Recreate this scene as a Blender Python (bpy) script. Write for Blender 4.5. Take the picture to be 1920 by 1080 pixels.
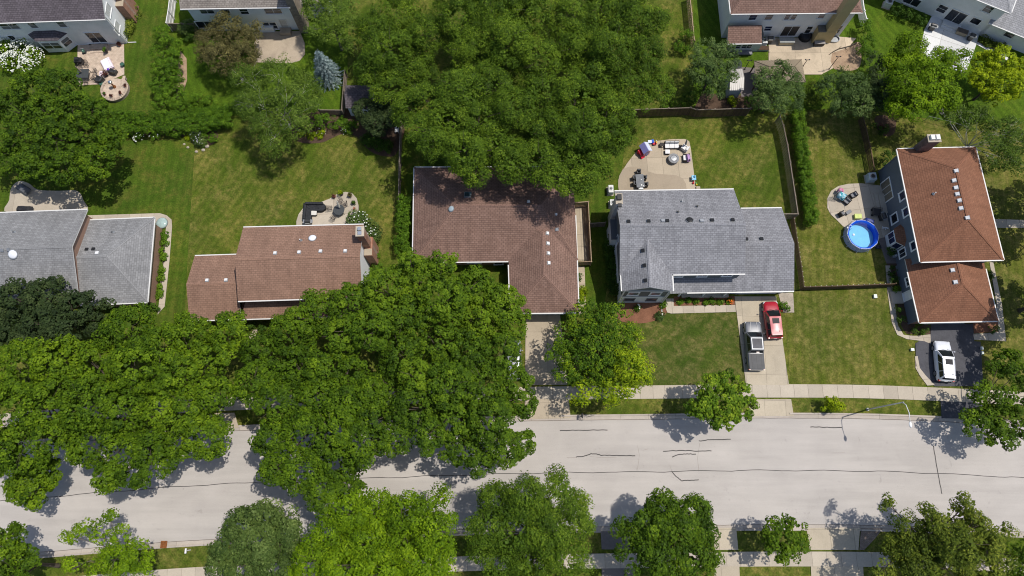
import bpy, math, random
import numpy as np
from mathutils import Vector, Matrix
random.seed(7)
R = math.radians
scene = bpy.context.scene
for _o in list(bpy.data.objects): bpy.data.objects.remove(_o)
COL = scene.collection

# ---------------------------------------------------------------- camera, sky, sun, exposure
CAM_H, TILT, FOC = 80.0, R(15.5), 1300.0
cam = bpy.data.cameras.new('camera')
cam.sensor_width = 36.0; cam.lens = 36.0 * FOC / 1920.0
cam.clip_start = 0.5; cam.clip_end = 4000
cam_ob = bpy.data.objects.new('camera', cam); COL.objects.link(cam_ob)
cam_ob.location = (0, 0, CAM_H); cam_ob.rotation_euler = (TILT, 0, 0)
scene.camera = cam_ob

SHADOW = Vector((-0.40, -0.12, -1.0)).normalized()      # direction the sunlight travels
SUN_EL = math.asin(-SHADOW.z); SUN_AZ = math.atan2(-SHADOW.x, -SHADOW.y)
world = bpy.data.worlds.new('World'); scene.world = world; world.use_nodes = True
wn = world.node_tree; bg = wn.nodes['Background']
sky = wn.nodes.new('ShaderNodeTexSky'); sky.sky_type = 'NISHITA'; sky.sun_disc = False
sky.sun_elevation = SUN_EL; sky.sun_rotation = SUN_AZ; sky.air_density = 1.0; sky.dust_density = 1.4
wn.links.new(sky.outputs[0], bg.inputs[0]); bg.inputs[1].default_value = 0.125
sl = bpy.data.lights.new('sun', 'SUN'); sl.energy = 3.95; sl.angle = R(0.53); sl.color = (1.0, 0.95, 0.87)
so = bpy.data.objects.new('sun', sl); COL.objects.link(so)
so.rotation_euler = SHADOW.to_track_quat('-Z', 'Y').to_euler(); so.location = (30, 5, 120)
vs = scene.view_settings
vs.view_transform = 'Standard'; vs.look = 'None'; vs.gamma = 1.0; vs.exposure = 0.0; vs.use_curve_mapping = False
scene.cycles.pixel_filter_type = 'BLACKMAN_HARRIS'; scene.cycles.filter_width = 1.05
scene.cycles.max_bounces = 6; scene.cycles.diffuse_bounces = 3; scene.cycles.glossy_bounces = 3
scene.cycles.transmission_bounces = 4; scene.cycles.transparent_max_bounces = 6

# ---------------------------------------------------------------- photo pixel -> place
CT, ST = math.cos(TILT), math.sin(TILT)
def ray(px, py):
    dx, dy = (px - 960.0) / FOC, -(py - 540.0) / FOC
    return Vector((dx, dy * CT + ST, dy * ST - CT))
def P(px, py, z=0.0):
    d = ray(px, py); s = (z - CAM_H) / d.z
    return Vector((d.x * s, d.y * s, z))
def PS(pts, z=0.0): return [P(x, y, z) for x, y in pts]
def mpp(px, py, z=0.0):
    """metres per photo pixel at that place"""
    return ((z - CAM_H) / ray(px, py).z) / FOC
def lerp(a, b, t): return a + (b - a) * t

# ---------------------------------------------------------------- materials
def rgb(r, g, b):
    f = lambda c: (c / 255 / 12.92) if c / 255 <= 0.04045 else ((c / 255 + 0.055) / 1.055) ** 2.4
    return (f(r), f(g), f(b))
class NT:
    def __init__(s, name):
        s.m = bpy.data.materials.new(name); s.m.use_nodes = True
        s.t = s.m.node_tree; s.b = s.t.nodes['Principled BSDF']; s.out = s.t.nodes['Material Output']
    def n(s, typ, **kw):
        x = s.t.nodes.new(typ)
        for k, v in kw.items(): setattr(x, k, v)
        return x
    def l(s, a, b): s.t.links.new(a, b)
    def coord(s, kind='Object', scale=None, rot=None):
        c = s.n('ShaderNodeTexCoord'); o = c.outputs[kind]
        if scale is not None or rot is not None:
            mp = s.n('ShaderNodeMapping')
            if scale is not None: mp.inputs['Scale'].default_value = scale
            if rot is not None: mp.inputs['Rotation'].default_value = rot
            s.l(o, mp.inputs['Vector']); o = mp.outputs[0]
        return o
    def noise(s, vec, scale, detail=4, rough=0.55, dist=0.0):
        x = s.n('ShaderNodeTexNoise'); x.inputs['Scale'].default_value = scale
        x.inputs['Detail'].default_value = detail; x.inputs['Roughness'].default_value = rough
        x.inputs['Distortion'].default_value = dist
        s.l(vec, x.inputs['Vector']); return x.outputs['Fac']
    def ramp(s, fac, stops):
        x = s.n('ShaderNodeValToRGB'); e = x.color_ramp.elements
        while len(e) < len(stops): e.new(0.5)
        for el, (p, c) in zip(e, stops):
            el.position = p; el.color = (*c, 1) if len(c) == 3 else c
        s.l(fac, x.inputs[0]); return x.outputs[0]
    def mix(s, fac, a, b, mode='MIX'):
        x = s.n('ShaderNodeMix', data_type='RGBA', blend_type=mode)
        for sock, v in ((x.inputs[0], fac), (x.inputs[6], a), (x.inputs[7], b)):
            if hasattr(v, 'is_linked') or hasattr(v, 'links'): s.l(v, sock)
            elif isinstance(v, (int, float)): sock.default_value = v
            else: sock.default_value = (*v, 1)
        return x.outputs[2]
    def math(s, op, a, b=None):
        x = s.n('ShaderNodeMath', operation=op)
        for i, v in enumerate((a, b)):
            if v is None: continue
            if hasattr(v, 'links'): s.l(v, x.inputs[i])
            else: x.inputs[i].default_value = v
        return x.outputs[0]
    def bump(s, h, strength=0.3, dist=0.02):
        x = s.n('ShaderNodeBump'); x.inputs['Strength'].default_value = strength; x.inputs['Distance'].default_value = dist
        s.l(h, x.inputs['Height']); s.l(x.outputs[0], s.b.inputs['Normal'])
    def done(s, col=None, rough=0.7, spec=0.3, metal=0.0):
        if col is not None:
            if hasattr(col, 'links'): s.l(col, s.b.inputs['Base Color'])
            else: s.b.inputs['Base Color'].default_value = (*col, 1)
        s.b.inputs['Roughness'].default_value = rough; s.b.inputs['Specular IOR Level'].default_value = spec
        s.b.inputs['Metallic'].default_value = metal
        return s.m
def gray(v): return (v, v, v)
def sc(c, k): return tuple(min(1, x * k) for x in c)
_cache = {}
def plain(name, col, rough=0.6, spec=0.35, metal=0.0, var=0.12, scale=3.0):
    """a paint, plastic or cloth: its colour with slight uneven wear"""
    if name in _cache: return _cache[name]
    t = NT(name); v = t.coord()
    n = t.noise(v, scale, 5, 0.6)
    c = t.ramp(n, [(0.3, sc(col, 1 - var)), (0.7, sc(col, 1 + var))])
    _cache[name] = t.done(c, rough, spec, metal); return _cache[name]

def mat_lawn(name, green, dry, amount, scale=0.35, stripes=0.0, ang=0.0):
    t = NT(name); v = t.coord(rot=(0, 0, ang))
    big = t.noise(v, scale, 6, 0.62, 0.6)
    f1 = t.ramp(big, [(0.62 - amount * 0.45, gray(0)), (0.80 - amount * 0.35, gray(1))])
    mid = t.noise(v, 1.7, 5, 0.7, 0.4)
    f2 = t.ramp(mid, [(0.38, gray(0.0)), (0.72, gray(1.0))])
    f = t.math('MULTIPLY', f1, t.math('ADD', t.math('MULTIPLY', f2, 0.85), 0.12))
    col = t.mix(f, green, dry)
    fine = t.noise(v, 5.0, 6, 0.82)
    col = t.mix(0.9, col, t.ramp(fine, [(0.32, gray(0.42)), (0.68, gray(1.48))]), 'MULTIPLY')
    blot = t.noise(v, 0.85, 5, 0.65, 0.5)
    col = t.mix(0.8, col, t.ramp(blot, [(0.35, (0.78, 0.84, 0.72)), (0.68, (1.20, 1.14, 1.2))]), 'MULTIPLY')
    lush = t.noise(v, 0.16, 3, 0.5)
    col = t.mix(0.6, col, t.ramp(lush, [(0.35, (0.74, 0.82, 0.78)), (0.65, (1.22, 1.14, 1.04))]), 'MULTIPLY')
    if stripes:
        w = t.n('ShaderNodeTexWave', wave_type='BANDS', bands_direction='X'); w.inputs['Scale'].default_value = 0.33
        w.inputs['Distortion'].default_value = 1.2; w.inputs['Detail'].default_value = 2; w.inputs['Detail Scale'].default_value = 0.7
        t.l(v, w.inputs['Vector'])
        col = t.mix(stripes, col, t.ramp(w.outputs['Fac'], [(0.3, gray(0.8)), (0.7, gray(1.15))]), 'MULTIPLY')
    t.bump(t.noise(v, 14, 3, 0.7), 0.6, 0.05)
    return t.done(col, 0.95, 0.12)
def mat_concrete(name, col, stain=0.16, scale=0.6, speck=0.12, rnd=0.10, stretch=None):
    t = NT(name); v = t.coord(scale=stretch)
    a = t.noise(v, scale, 6, 0.6, 0.5); b = t.noise(v, 9.0, 4, 0.7)
    c = t.ramp(a, [(0.25, sc(col, 1 - stain)), (0.5, col), (0.8, sc(col, 1 + stain * 0.6))])
    c = t.mix(1.0, c, t.ramp(b, [(0.25, gray(1 - speck)), (0.75, gray(1 + speck * 0.7))]), 'MULTIPLY')
    if rnd:
        oi = t.n('ShaderNodeObjectInfo')
        c = t.mix(1.0, c, t.ramp(oi.outputs['Random'], [(0, gray(1 - rnd)), (1, gray(1 + rnd))]), 'MULTIPLY')
    t.bump(b, 0.15, 0.01)
    return t.done(c, 0.85, 0.2)
def mat_shingle(name, c1, c2, c3, row=0.24, wid=0.42):
    t = NT(name); uv = t.coord('UV'); ob = t.coord()
    br = t.n('ShaderNodeTexBrick'); br.offset = 0.5
    br.inputs['Scale'].default_value = 1.0; br.inputs['Brick Width'].default_value = wid; br.inputs['Row Height'].default_value = row
    br.inputs['Mortar Size'].default_value = 0.026; br.inputs['Mortar Smooth'].default_value = 0.4; br.inputs['Bias'].default_value = 0.0
    br.inputs['Color1'].default_value = (*c1, 1); br.inputs['Color2'].default_value = (*c2, 1); br.inputs['Mortar'].default_value = (*c3, 1)
    t.l(uv, br.inputs['Vector'])
    mp = t.n('ShaderNodeMapping'); mp.inputs['Scale'].default_value = (2.4, 5.0, 1); t.l(uv, mp.inputs['Vector'])
    n = t.noise(mp.outputs[0], 1.0, 4, 0.75, 0.3)
    c = t.mix(0.8, br.outputs['Color'], t.ramp(n, [(0.28, gray(0.80)), (0.5, gray(0.95)), (0.74, gray(1.12))]), 'MULTIPLY')
    big = t.noise(ob, 0.35, 5, 0.6)
    c = t.mix(1.0, c, t.ramp(big, [(0.3, gray(0.90)), (0.7, gray(1.10))]), 'MULTIPLY')
    mp2 = t.n('ShaderNodeMapping'); mp2.inputs['Scale'].default_value = (1.6, 0.16, 1); t.l(uv, mp2.inputs['Vector'])
    st = t.noise(mp2.outputs[0], 1.0, 4, 0.6)
    c = t.mix(1.0, c, t.ramp(st, [(0.3, gray(0.84)), (0.65, gray(1.05))]), 'MULTIPLY')
    t.bump(br.outputs['Fac'], -0.25, 0.015)
    return t.done(c, 0.9, 0.2)
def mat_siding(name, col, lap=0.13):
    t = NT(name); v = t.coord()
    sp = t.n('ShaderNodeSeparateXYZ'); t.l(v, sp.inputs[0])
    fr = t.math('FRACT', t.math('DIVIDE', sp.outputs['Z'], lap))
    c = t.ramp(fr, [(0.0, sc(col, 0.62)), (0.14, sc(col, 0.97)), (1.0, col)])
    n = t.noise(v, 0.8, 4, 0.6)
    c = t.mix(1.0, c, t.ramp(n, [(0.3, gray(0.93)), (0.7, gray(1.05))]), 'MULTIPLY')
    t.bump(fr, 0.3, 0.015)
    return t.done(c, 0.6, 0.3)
def mat_brick(name, c1, c2, mortar, w=0.22, h=0.075, kind='Object', rot=None, rough=0.9):
    t = NT(name); v = t.coord(kind, rot=rot)
    br = t.n('ShaderNodeTexBrick'); br.inputs['Scale'].default_value = 1.0
    br.inputs['Brick Width'].default_value = w; br.inputs['Row Height'].default_value = h; br.inputs['Mortar Size'].default_value = 0.008
    br.inputs['Color1'].default_value = (*c1, 1); br.inputs['Color2'].default_value = (*c2, 1); br.inputs['Mortar'].default_value = (*mortar, 1)
    t.l(v, br.inputs['Vector'])
    n = t.noise(v, 2.0, 5, 0.6)
    c = t.mix(1.0, br.outputs['Color'], t.ramp(n, [(0.3, gray(0.8)), (0.7, gray(1.2))]), 'MULTIPLY')
    t.bump(br.outputs['Fac'], -0.3, 0.01)
    return t.done(c, rough, 0.2)
def mat_wood(name, col, vert=True):
    t = NT(name); v = t.coord(scale=(9, 9, 0.8) if vert else (0.8, 9, 9))
    n = t.noise(v, 1.0, 5, 0.65, 0.5)
    oi = t.n('ShaderNodeObjectInfo')
    c = t.ramp(n, [(0.25, sc(col, 0.6)), (0.5, col), (0.8, sc(col, 1.35))])
    c = t.mix(1.0, c, t.ramp(oi.outputs['Random'], [(0, gray(0.78)), (1, gray(1.22))]), 'MULTIPLY')
    return t.done(c, 0.85, 0.2)
def mat_mulch(name, col):
    t = NT(name); v = t.coord()
    n = t.noise(v, 9, 6, 0.8, 1.0); b = t.noise(v, 0.9, 4, 0.6)
    c = t.ramp(n, [(0.3, sc(col, 0.6)), (0.5, col), (0.75, sc(col, 1.35))])
    c = t.mix(1.0, c, t.ramp(b, [(0.3, gray(0.8)), (0.7, gray(1.2))]), 'MULTIPLY')
    t.bump(n, 0.35, 0.03)
    return t.done(c, 0.95, 0.1)
def mat_leaf(name, dark, mid, light, trans=0.22, gloss=0.10):
    t = NT(name)
    at = t.n('ShaderNodeAttribute', attribute_name='tint')
    c = t.ramp(at.outputs['Fac'], [(0.0, dark), (0.5, mid), (1.0, light)])
    v = t.coord(); n = t.noise(v, 0.55, 4, 0.6)
    c = t.mix(1.0, c, t.ramp(n, [(0.3, (0.78, 0.82, 0.85)), (0.7, (1.20, 1.16, 1.05))]), 'MULTIPLY')
    t.done(c, 0.6, gloss)
    tr = t.n('ShaderNodeBsdfTranslucent'); t.l(t.mix(1.0, c, (1.15, 1.15, 0.55), 'MULTIPLY'), tr.inputs['Color'])
    mx = t.n('ShaderNodeMixShader'); mx.inputs[0].default_value = trans
    t.l(t.b.outputs[0], mx.inputs[1]); t.l(tr.outputs[0], mx.inputs[2]); t.l(mx.outputs[0], t.out.inputs[0])
    return t.m
def mat_glass(name, col=(0.02, 0.025, 0.03), rough=0.06):
    t = NT(name); v = t.coord(); n = t.noise(v, 0.9, 2)
    return t.done(t.ramp(n, [(0.35, sc(col, 0.6)), (0.65, sc(col, 1.7))]), rough, 0.6)

# ---------------------------------------------------------------- objects
def tag(o, label=None, cat=None, group=None, kind=None):
    if label: o['label'] = label
    if cat: o['category'] = cat
    if group: o['group'] = group
    if kind: o['kind'] = kind
    return o
def thing(name, loc, label, cat, group=None, rz=0.0):
    o = bpy.data.objects.new(name, None); o.empty_display_size = 0.5
    COL.objects.link(o); o.location = loc; o.rotation_euler = (0, 0, rz)
    o['_org'] = tuple(loc)
    return tag(o, label, cat, group)
def origin_of(o):
    """where the builder's coordinates of a part start (things built in place keep theirs)"""
    return Vector(o['_org']) if o is not None and '_org' in o.keys() else Vector((0, 0, 0))
class MB:
    """collects faces of ONE mesh object"""
    def __init__(s): s.v = []; s.f = []; s.uv = []; s.mi = []
    def add(s, vs, fs, uvs=None, mi=0):
        b = len(s.v); s.v += [tuple(x) for x in vs]
        for k, f in enumerate(fs):
            s.f.append(tuple(b + i for i in f)); s.uv.append(uvs[k] if uvs else None); s.mi.append(mi)
        return s
    def poly(s, pts, uv=None, mi=0): return s.add(pts, [tuple(range(len(pts)))], [uv] if uv else None, mi)
    def box(s, c, size, rz=0.0, mi=0, axes=None):
        c = Vector(c); hx, hy, hz = (q / 2 for q in size)
        if axes is None:
            ax = Vector((math.cos(rz), math.sin(rz), 0)); ay = Vector((-math.sin(rz), math.cos(rz), 0)); az = Vector((0, 0, 1))
        else: ax, ay, az = (Vector(a) for a in axes)
        vs = [c + ax * (i * hx) + ay * (j * hy) + az * (k * hz) for k in (-1, 1) for j in (-1, 1) for i in (-1, 1)]
        return s.add(vs, [(0, 2, 3, 1), (4, 5, 7, 6), (0, 1, 5, 4), (2, 6, 7, 3), (0, 4, 6, 2), (1, 3, 7, 5)], mi=mi)
    def prism(s, pts, z0, z1, mi=0):
        n = len(pts)
        a = sum(pts[i][0] * pts[(i + 1) % n][1] - pts[(i + 1) % n][0] * pts[i][1] for i in range(n))
        if a < 0: pts = list(reversed(pts))
        vs = [(p[0], p[1], z0) for p in pts] + [(p[0], p[1], z1) for p in pts]
        fs = [tuple(range(n - 1, -1, -1)), tuple(range(n, 2 * n))] + [(i, (i + 1) % n, n + (i + 1) % n, n + i) for i in range(n)]
        return s.add(vs, fs, mi=mi)
    def tube(s, pts, rad, n=6, caps=True, mi=0):
        pts = [Vector(p) for p in pts]
        rad = rad if isinstance(rad, (list, tuple)) else [rad] * len(pts)
        vs, fs = [], []; up = Vector((0, 0, 1)); prev = None
        for i, p in enumerate(pts):
            d = (pts[min(i + 1, len(pts) - 1)] - pts[max(i - 1, 0)]).normalized()
            a = prev if prev is not None else (Vector((1, 0, 0)) if abs(d.z) > 0.9 else up)
            u = (a - d * a.dot(d)).normalized(); w = d.cross(u); prev = u
            for k in range(n):
                t = 2 * math.pi * k / n
                vs.append(p + (u * math.cos(t) + w * math.sin(t)) * rad[i])
        for i in range(len(pts) - 1):
            for k in range(n):
                fs.append((i * n + k, i * n + (k + 1) % n, (i + 1) * n + (k + 1) % n, (i + 1) * n + k))
        if caps: fs += [tuple(range(n - 1, -1, -1)), tuple(range((len(pts) - 1) * n, len(pts) * n))]
        return s.add(vs, fs, mi=mi)
    def lathe(s, c, prof, n=12, sx=1.0, sy=1.0, mi=0):
        c = Vector(c); vs, fs = [], []
        for r, z in prof:
            for k in range(n):
                t = 2 * math.pi * k / n; vs.append((c.x + r * sx * math.cos(t), c.y + r * sy * math.sin(t), c.z + z))
        for i in range(len(prof) - 1):
            for k in range(n): fs.append((i * n + k, i * n + (k + 1) % n, (i + 1) * n + (k + 1) % n, (i + 1) * n + k))
        fs.append(tuple(range(n - 1, -1, -1))); fs.append(tuple(range((len(prof) - 1) * n, len(prof) * n)))
        return s.add(vs, fs, mi=mi)
    def ball(s, c, rx, ry=None, rz=None, n=10, m=6, mi=0):
        ry = ry or rx; rz = rz or rx
        prof = [(max(0.02, math.sin(math.pi * i / m)), -math.cos(math.pi * i / m)) for i in range(m + 1)]
        c = Vector(c); b = MB().lathe((0, 0, 0), prof, n)
        return s.add([(c.x + x * rx, c.y + y * ry, c.z + z * rz) for x, y, z in b.v], b.f, mi=mi)
    def build(s, name, mat, parent=None, smooth=False, bevel=0.0, sub=0, local=False):
        org = Vector((0, 0, 0)) if local else (origin_of(parent) if parent is not None else Vector((0, 0, 0)))
        me = bpy.data.meshes.new(name)
        me.from_pydata([(x - org.x, y - org.y, z - org.z) for x, y, z in s.v], [], s.f)
        mats = mat if isinstance(mat, (list, tuple)) else [mat]
        for m in mats: me.materials.append(m)
        if len(mats) > 1: me.polygons.foreach_set('material_index', s.mi)
        if any(u is not None for u in s.uv):
            ul = me.uv_layers.new(name='UVMap'); k = 0
            for p, u in zip(me.polygons, s.uv):
                for j in range(p.loop_total):
                    if u is not None: ul.data[p.loop_start + j].uv = u[j]
        if smooth: me.polygons.foreach_set('use_smooth', [True] * len(me.polygons))
        me.update()
        o = bpy.data.objects.new(name, me); COL.objects.link(o)
        if parent is not None: o.parent = parent
        if parent is not None and not local: o['_org'] = tuple(org)
        if bevel:
            b = o.modifiers.new('bevel', 'BEVEL'); b.width = bevel; b.segments = 2; b.limit_method = 'ANGLE'; b.angle_limit = R(40)
        if sub:
            b = o.modifiers.new('smooth', 'SUBSURF'); b.levels = sub; b.render_levels = sub
        return o
def placed(mb, name, mat, label, cat, group=None, **kw):
    """a thing that is one mesh, with its own origin at its base"""
    xs = np.array(mb.v); c = Vector((float(xs[:, 0].mean()), float(xs[:, 1].mean()), float(xs[:, 2].min())))
    mb.v = [(x - c.x, y - c.y, z - c.z) for x, y, z in mb.v]
    o = mb.build(name, mat, **kw); o.location = c
    return tag(o, label, cat, group)
def children_of(o): return [c for c in bpy.data.objects if c.parent == o]
def copy_tree(root, loc, rz, label=None, kids=None):
    r = root.copy(); COL.objects.link(r); r.location = loc; r.rotation_euler = (0, 0, rz)
    if label: r['label'] = label
    def rec(src, dst):
        for ch in KIDS(src):
            c = ch.copy(); COL.objects.link(c); c.parent = dst; rec(ch, c)
    rec(root, r); return r
def KIDS(o): return list(o.children)
def share(src, name, loc, parent, rz=0.0, scale=None):
    """another piece with the same mesh data, as a child of parent"""
    o = bpy.data.objects.new(name, src.data); COL.objects.link(o); o.parent = parent
    o.location = loc; o.rotation_euler = (0, 0, rz)
    if scale: o.scale = scale
    return o
# ================================================================ ground, road, pavements
def clip_convex(subj, clip):
    """polygon clipped by a convex, counter-clockwise one"""
    out = subj
    for i in range(len(clip)):
        a, b = clip[i], clip[(i + 1) % len(clip)]
        inp, out = out, []
        if not inp: return []
        side = lambda p: (b[0] - a[0]) * (p[1] - a[1]) - (b[1] - a[1]) * (p[0] - a[0])
        for j in range(len(inp)):
            p, q = inp[j], inp[(j + 1) % len(inp)]
            sp, sq = side(p), side(q)
            if sp >= 0: out.append(p)
            if (sp >= 0) != (sq >= 0):
                t = sp / (sp - sq); out.append((p[0] + (q[0] - p[0]) * t, p[1] + (q[1] - p[1]) * t))
    return out
def area(p): return 0.5 * sum(p[i][0] * p[(i + 1) % len(p)][1] - p[(i + 1) % len(p)][0] * p[i][1] for i in range(len(p)))
def rounded(pts, n=8):
    """closed Catmull-Rom curve through the points"""
    out = []; m = len(pts)
    for i in range(m):
        p0, p1, p2, p3 = (Vector(pts[(i + k) % m]) for k in (-1, 0, 1, 2))
        for j in range(n):
            t = j / n
            out.append(0.5 * ((2 * p1) + (p2 - p0) * t + (2 * p0 - 5 * p1 + 4 * p2 - p3) * t * t + (3 * p1 - p0 - 3 * p2 + p3) * t ** 3))
    return out
def sheet(name, pts, z, mat, kind='structure'):
    pts = [(p[0], p[1]) for p in pts]
    if area(pts) < 0: pts = pts[::-1]
    o = MB().poly([(x, y, z) for x, y in pts]).build(name, mat); tag(o, kind=kind); return o
def slabs(name, poly, ang, cx, cy, mat, joint, z=0.05, gap=0.014, off=(0, 0), root=None, piece='slab'):
    """a paved area: a joint-coloured bed with one object for each slab"""
    poly = [(p[0], p[1]) for p in poly]
    if area(poly) < 0: poly = poly[::-1]
    if root is None:
        root = MB().prism(poly, 0.0, z - 0.012).build(name, joint); tag(root, kind='structure')
    ca, sa = math.cos(ang), math.sin(ang)
    loc = [(x * ca + y * sa, -x * sa + y * ca) for x, y in poly]
    x0, x1 = min(p[0] for p in loc), max(p[0] for p in loc); y0, y1 = min(p[1] for p in loc), max(p[1] for p in loc)
    i0 = math.floor((x0 - off[0]) / cx); i1 = math.ceil((x1 - off[0]) / cx)
    j0 = math.floor((y0 - off[1]) / cy); j1 = math.ceil((y1 - off[1]) / cy)
    for i in range(i0, i1):
        for j in range(j0, j1):
            a, b, c, d = off[0] + i * cx + gap, off[1] + j * cy + gap, off[0] + (i + 1) * cx - gap, off[1] + (j + 1) * cy - gap
            q = clip_convex(loc, [(a, b), (c, b), (c, d), (a, d)])
            if len(q) < 3 or abs(area(q)) < 0.05: continue
            q = [(x * ca - y * sa, x * sa + y * ca) for x, y in q]
            MB().prism(q, 0.002, z + random.uniform(-0.004, 0.004)).build(piece, mat, root)
    return root

G_HEALTHY, G_DRY = (0.075, 0.098, 0.014), (0.22, 0.185, 0.062)
lawn_a = mat_lawn('lawn_green', (0.056, 0.098, 0.009), (0.145, 0.130, 0.028), 0.42, 0.40, 0.40)
lawn_b = mat_lawn('lawn_patchy', (0.062, 0.096, 0.009), (0.215, 0.180, 0.052), 0.56, 0.30, 0.4, 0.5)
lawn_c = mat_lawn('lawn_dry', (0.072, 0.096, 0.011), (0.225, 0.188, 0.062), 0.64, 0.45, 0.4, 0.1)
lawn_d = mat_lawn('lawn_lush', (0.062, 0.112, 0.008), (0.12, 0.135, 0.02), 0.25, 0.4, 0.5, -0.5)
lawn_e = mat_lawn('lawn_worn', (0.050, 0.080, 0.010), (0.195, 0.158, 0.062), 0.56, 0.55, 0.2, 0.8)
concrete_walk = mat_concrete('concrete_walk', (0.43, 0.375, 0.30), 0.10)
concrete_drive = mat_concrete('concrete_drive', (0.43, 0.37, 0.28), 0.12)
concrete_old = mat_concrete('concrete_old', (0.40, 0.33, 0.25), 0.30, 0.5, 0.16)
concrete_white = mat_concrete('concrete_white', (0.62, 0.62, 0.61), 0.06)
concrete_tan = mat_concrete('concrete_tan', (0.40, 0.335, 0.25), 0.12)
concrete_kerb = mat_concrete('concrete_kerb', (0.41, 0.36, 0.31), 0.12, 0.9)
joint_dark = mat_concrete('joint_filler', (0.20, 0.17, 0.135), 0.1)
asphalt = mat_concrete('asphalt_sealed', (0.078, 0.078, 0.088), 0.30, 0.8, 0.2, 0.0)
asphalt_old = mat_concrete('asphalt_old', (0.17, 0.15, 0.14), 0.2, 0.8, 0.2, 0.0)
def mat_road():
    t = NT('road_surface'); v = t.coord(); vx = t.coord(scale=(0.06, 1.1, 1))
    col = (0.432, 0.398, 0.366)
    a = t.noise(v, 0.22, 5, 0.6, 0.4); b = t.noise(vx, 1.0, 5, 0.65, 0.2); f = t.noise(v, 12, 4, 0.8)
    c = t.ramp(a, [(0.3, sc(col, 0.93)), (0.7, sc(col, 1.05))])
    c = t.mix(1.0, c, t.ramp(b, [(0.3, gray(0.93)), (0.7, gray(1.05))]), 'MULTIPLY')
    c = t.mix(1.0, c, t.ramp(f, [(0.3, gray(0.90)), (0.7, gray(1.08))]), 'MULTIPLY')
    s = t.noise(v, 0.9, 5, 0.75, 1.5)                       # oil spots and scuffs
    c = t.mix(1.0, c, t.ramp(s, [(0.62, gray(1.0)), (0.74, gray(0.74))]), 'MULTIPLY')
    mp_ = t.coord(scale=(0.10, 0.55, 1)); lane = t.noise(mp_, 1.0, 3, 0.5)          # worn wheel lanes
    c = t.mix(1.0, c, t.ramp(lane, [(0.35, gray(0.93)), (0.6, gray(1.02))]), 'MULTIPLY')
    drip = t.noise(v, 2.6, 3, 0.6)
    c = t.mix(1.0, c, t.ramp(drip, [(0.70, gray(1.0)), (0.78, gray(0.78))]), 'MULTIPLY')
    t.bump(f, 0.2, 0.01); return t.done(c, 0.9, 0.15)
road_mat = mat_road()
tar = plain('tar_sealant', (0.055, 0.05, 0.048), 0.7, 0.3, 0, 0.4, 2)
mulch_red = mat_mulch('mulch_red', (0.19, 0.09, 0.055))
mulch_dark = mat_mulch('mulch_dark', (0.085, 0.055, 0.038))
soil = mat_mulch('bare_soil', (0.34, 0.24, 0.16))

sheet('ground', [(-900, -700), (900, -700), (900, 900), (-900, 900)], -0.02, lawn_b)
# lawns of the single lots
sheet('lawn', PS([(-260, 268), (366, 262), (352, 480), (345, 615), (-260, 615)]), 0.0, lawn_a)
sheet('lawn', PS([(366, 262), (380, 225), (747, 222), (746, 470), (742, 600), (345, 615), (352, 480)]), 0.0, lawn_b)
sheet('lawn', PS([(-500, -60), (315, -60), (318, 225), (-400, 260)]), 0.0, lawn_a)
sheet('lawn', PS([(318, -60), (655, -60), (650, 208), (318, 222)]), 0.0, lawn_d)
sheet('lawn', PS([(655, -60), (1300, -60), (1300, 206), (655, 206)]), 0.0, lawn_b)
sheet('lawn', PS([(1300, -60), (1610, -60), (1625, 205), (1300, 205)]), 0.0, lawn_d)
sheet('lawn', PS([(1612, -60), (2200, -60), (2250, 230), (1790, 230), (1625, 205)]), 0.0, lawn_d)
sheet('lawn', PS([(750, 208), (1180, 208), (1130, 600), (745, 600)]), 0.0, lawn_a)
sheet('lawn', PS([(1180, 208), (1462, 210), (1496, 410), (1500, 545), (1130, 600)]), 0.0, lawn_b)
sheet('lawn', PS([(1464, 210), (1626, 208), (1672, 540), (1505, 545), (1496, 405)]), 0.0, lawn_c)
sheet('lawn', PS([(1630, 212), (1790, 232), (2250, 300), (2250, 735), (1880, 735), (1840, 690), (1672, 540)]), 0.0, lawn_c)
sheet('lawn', PS([(1205, 585), (1392, 585), (1404, 722), (1150, 722)]), 0.0, lawn_e)
sheet('lawn', PS([(1468, 545), (1672, 540), (1700, 640), (1745, 722), (1482, 719)]), 0.0, lawn_c)

# the road: centre line traced along the tar joint, edges to either side
CL = [(-420, 1035), (-250, 993), (-100, 957), (0, 939), (122, 929), (310, 914), (475, 905), (715, 896), (960, 888), (1257, 884), (1440, 882), (1660, 884), (1920, 896), (2080, 908), (2300, 930)]
def smooth_line(px, z=0.0, step=0.8):
    p = [P(x, y, z) for x, y in px]; out = []
    for i in range(1, len(p) - 2):
        n = max(2, int((p[i + 1] - p[i]).length / step))
        for j in range(n):
            t = j / n; a, b, c, d = p[i - 1:i + 3]
            out.append(0.5 * ((2 * b) + (c - a) * t + (2 * a - 5 * b + 4 * c - d) * t * t + (3 * b - a - 3 * c + d) * t ** 3))
    return out
centre = smooth_line(CL)
def offs(line, d):
    out = []
    for i, p in enumerate(line):
        t = (line[min(i + 1, len(line) - 1)] - line[max(i - 1, 0)]).normalized()
        out.append(p + Vector((-t.y, t.x, 0)) * d)
    return out
HALF = 5.75
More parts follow.
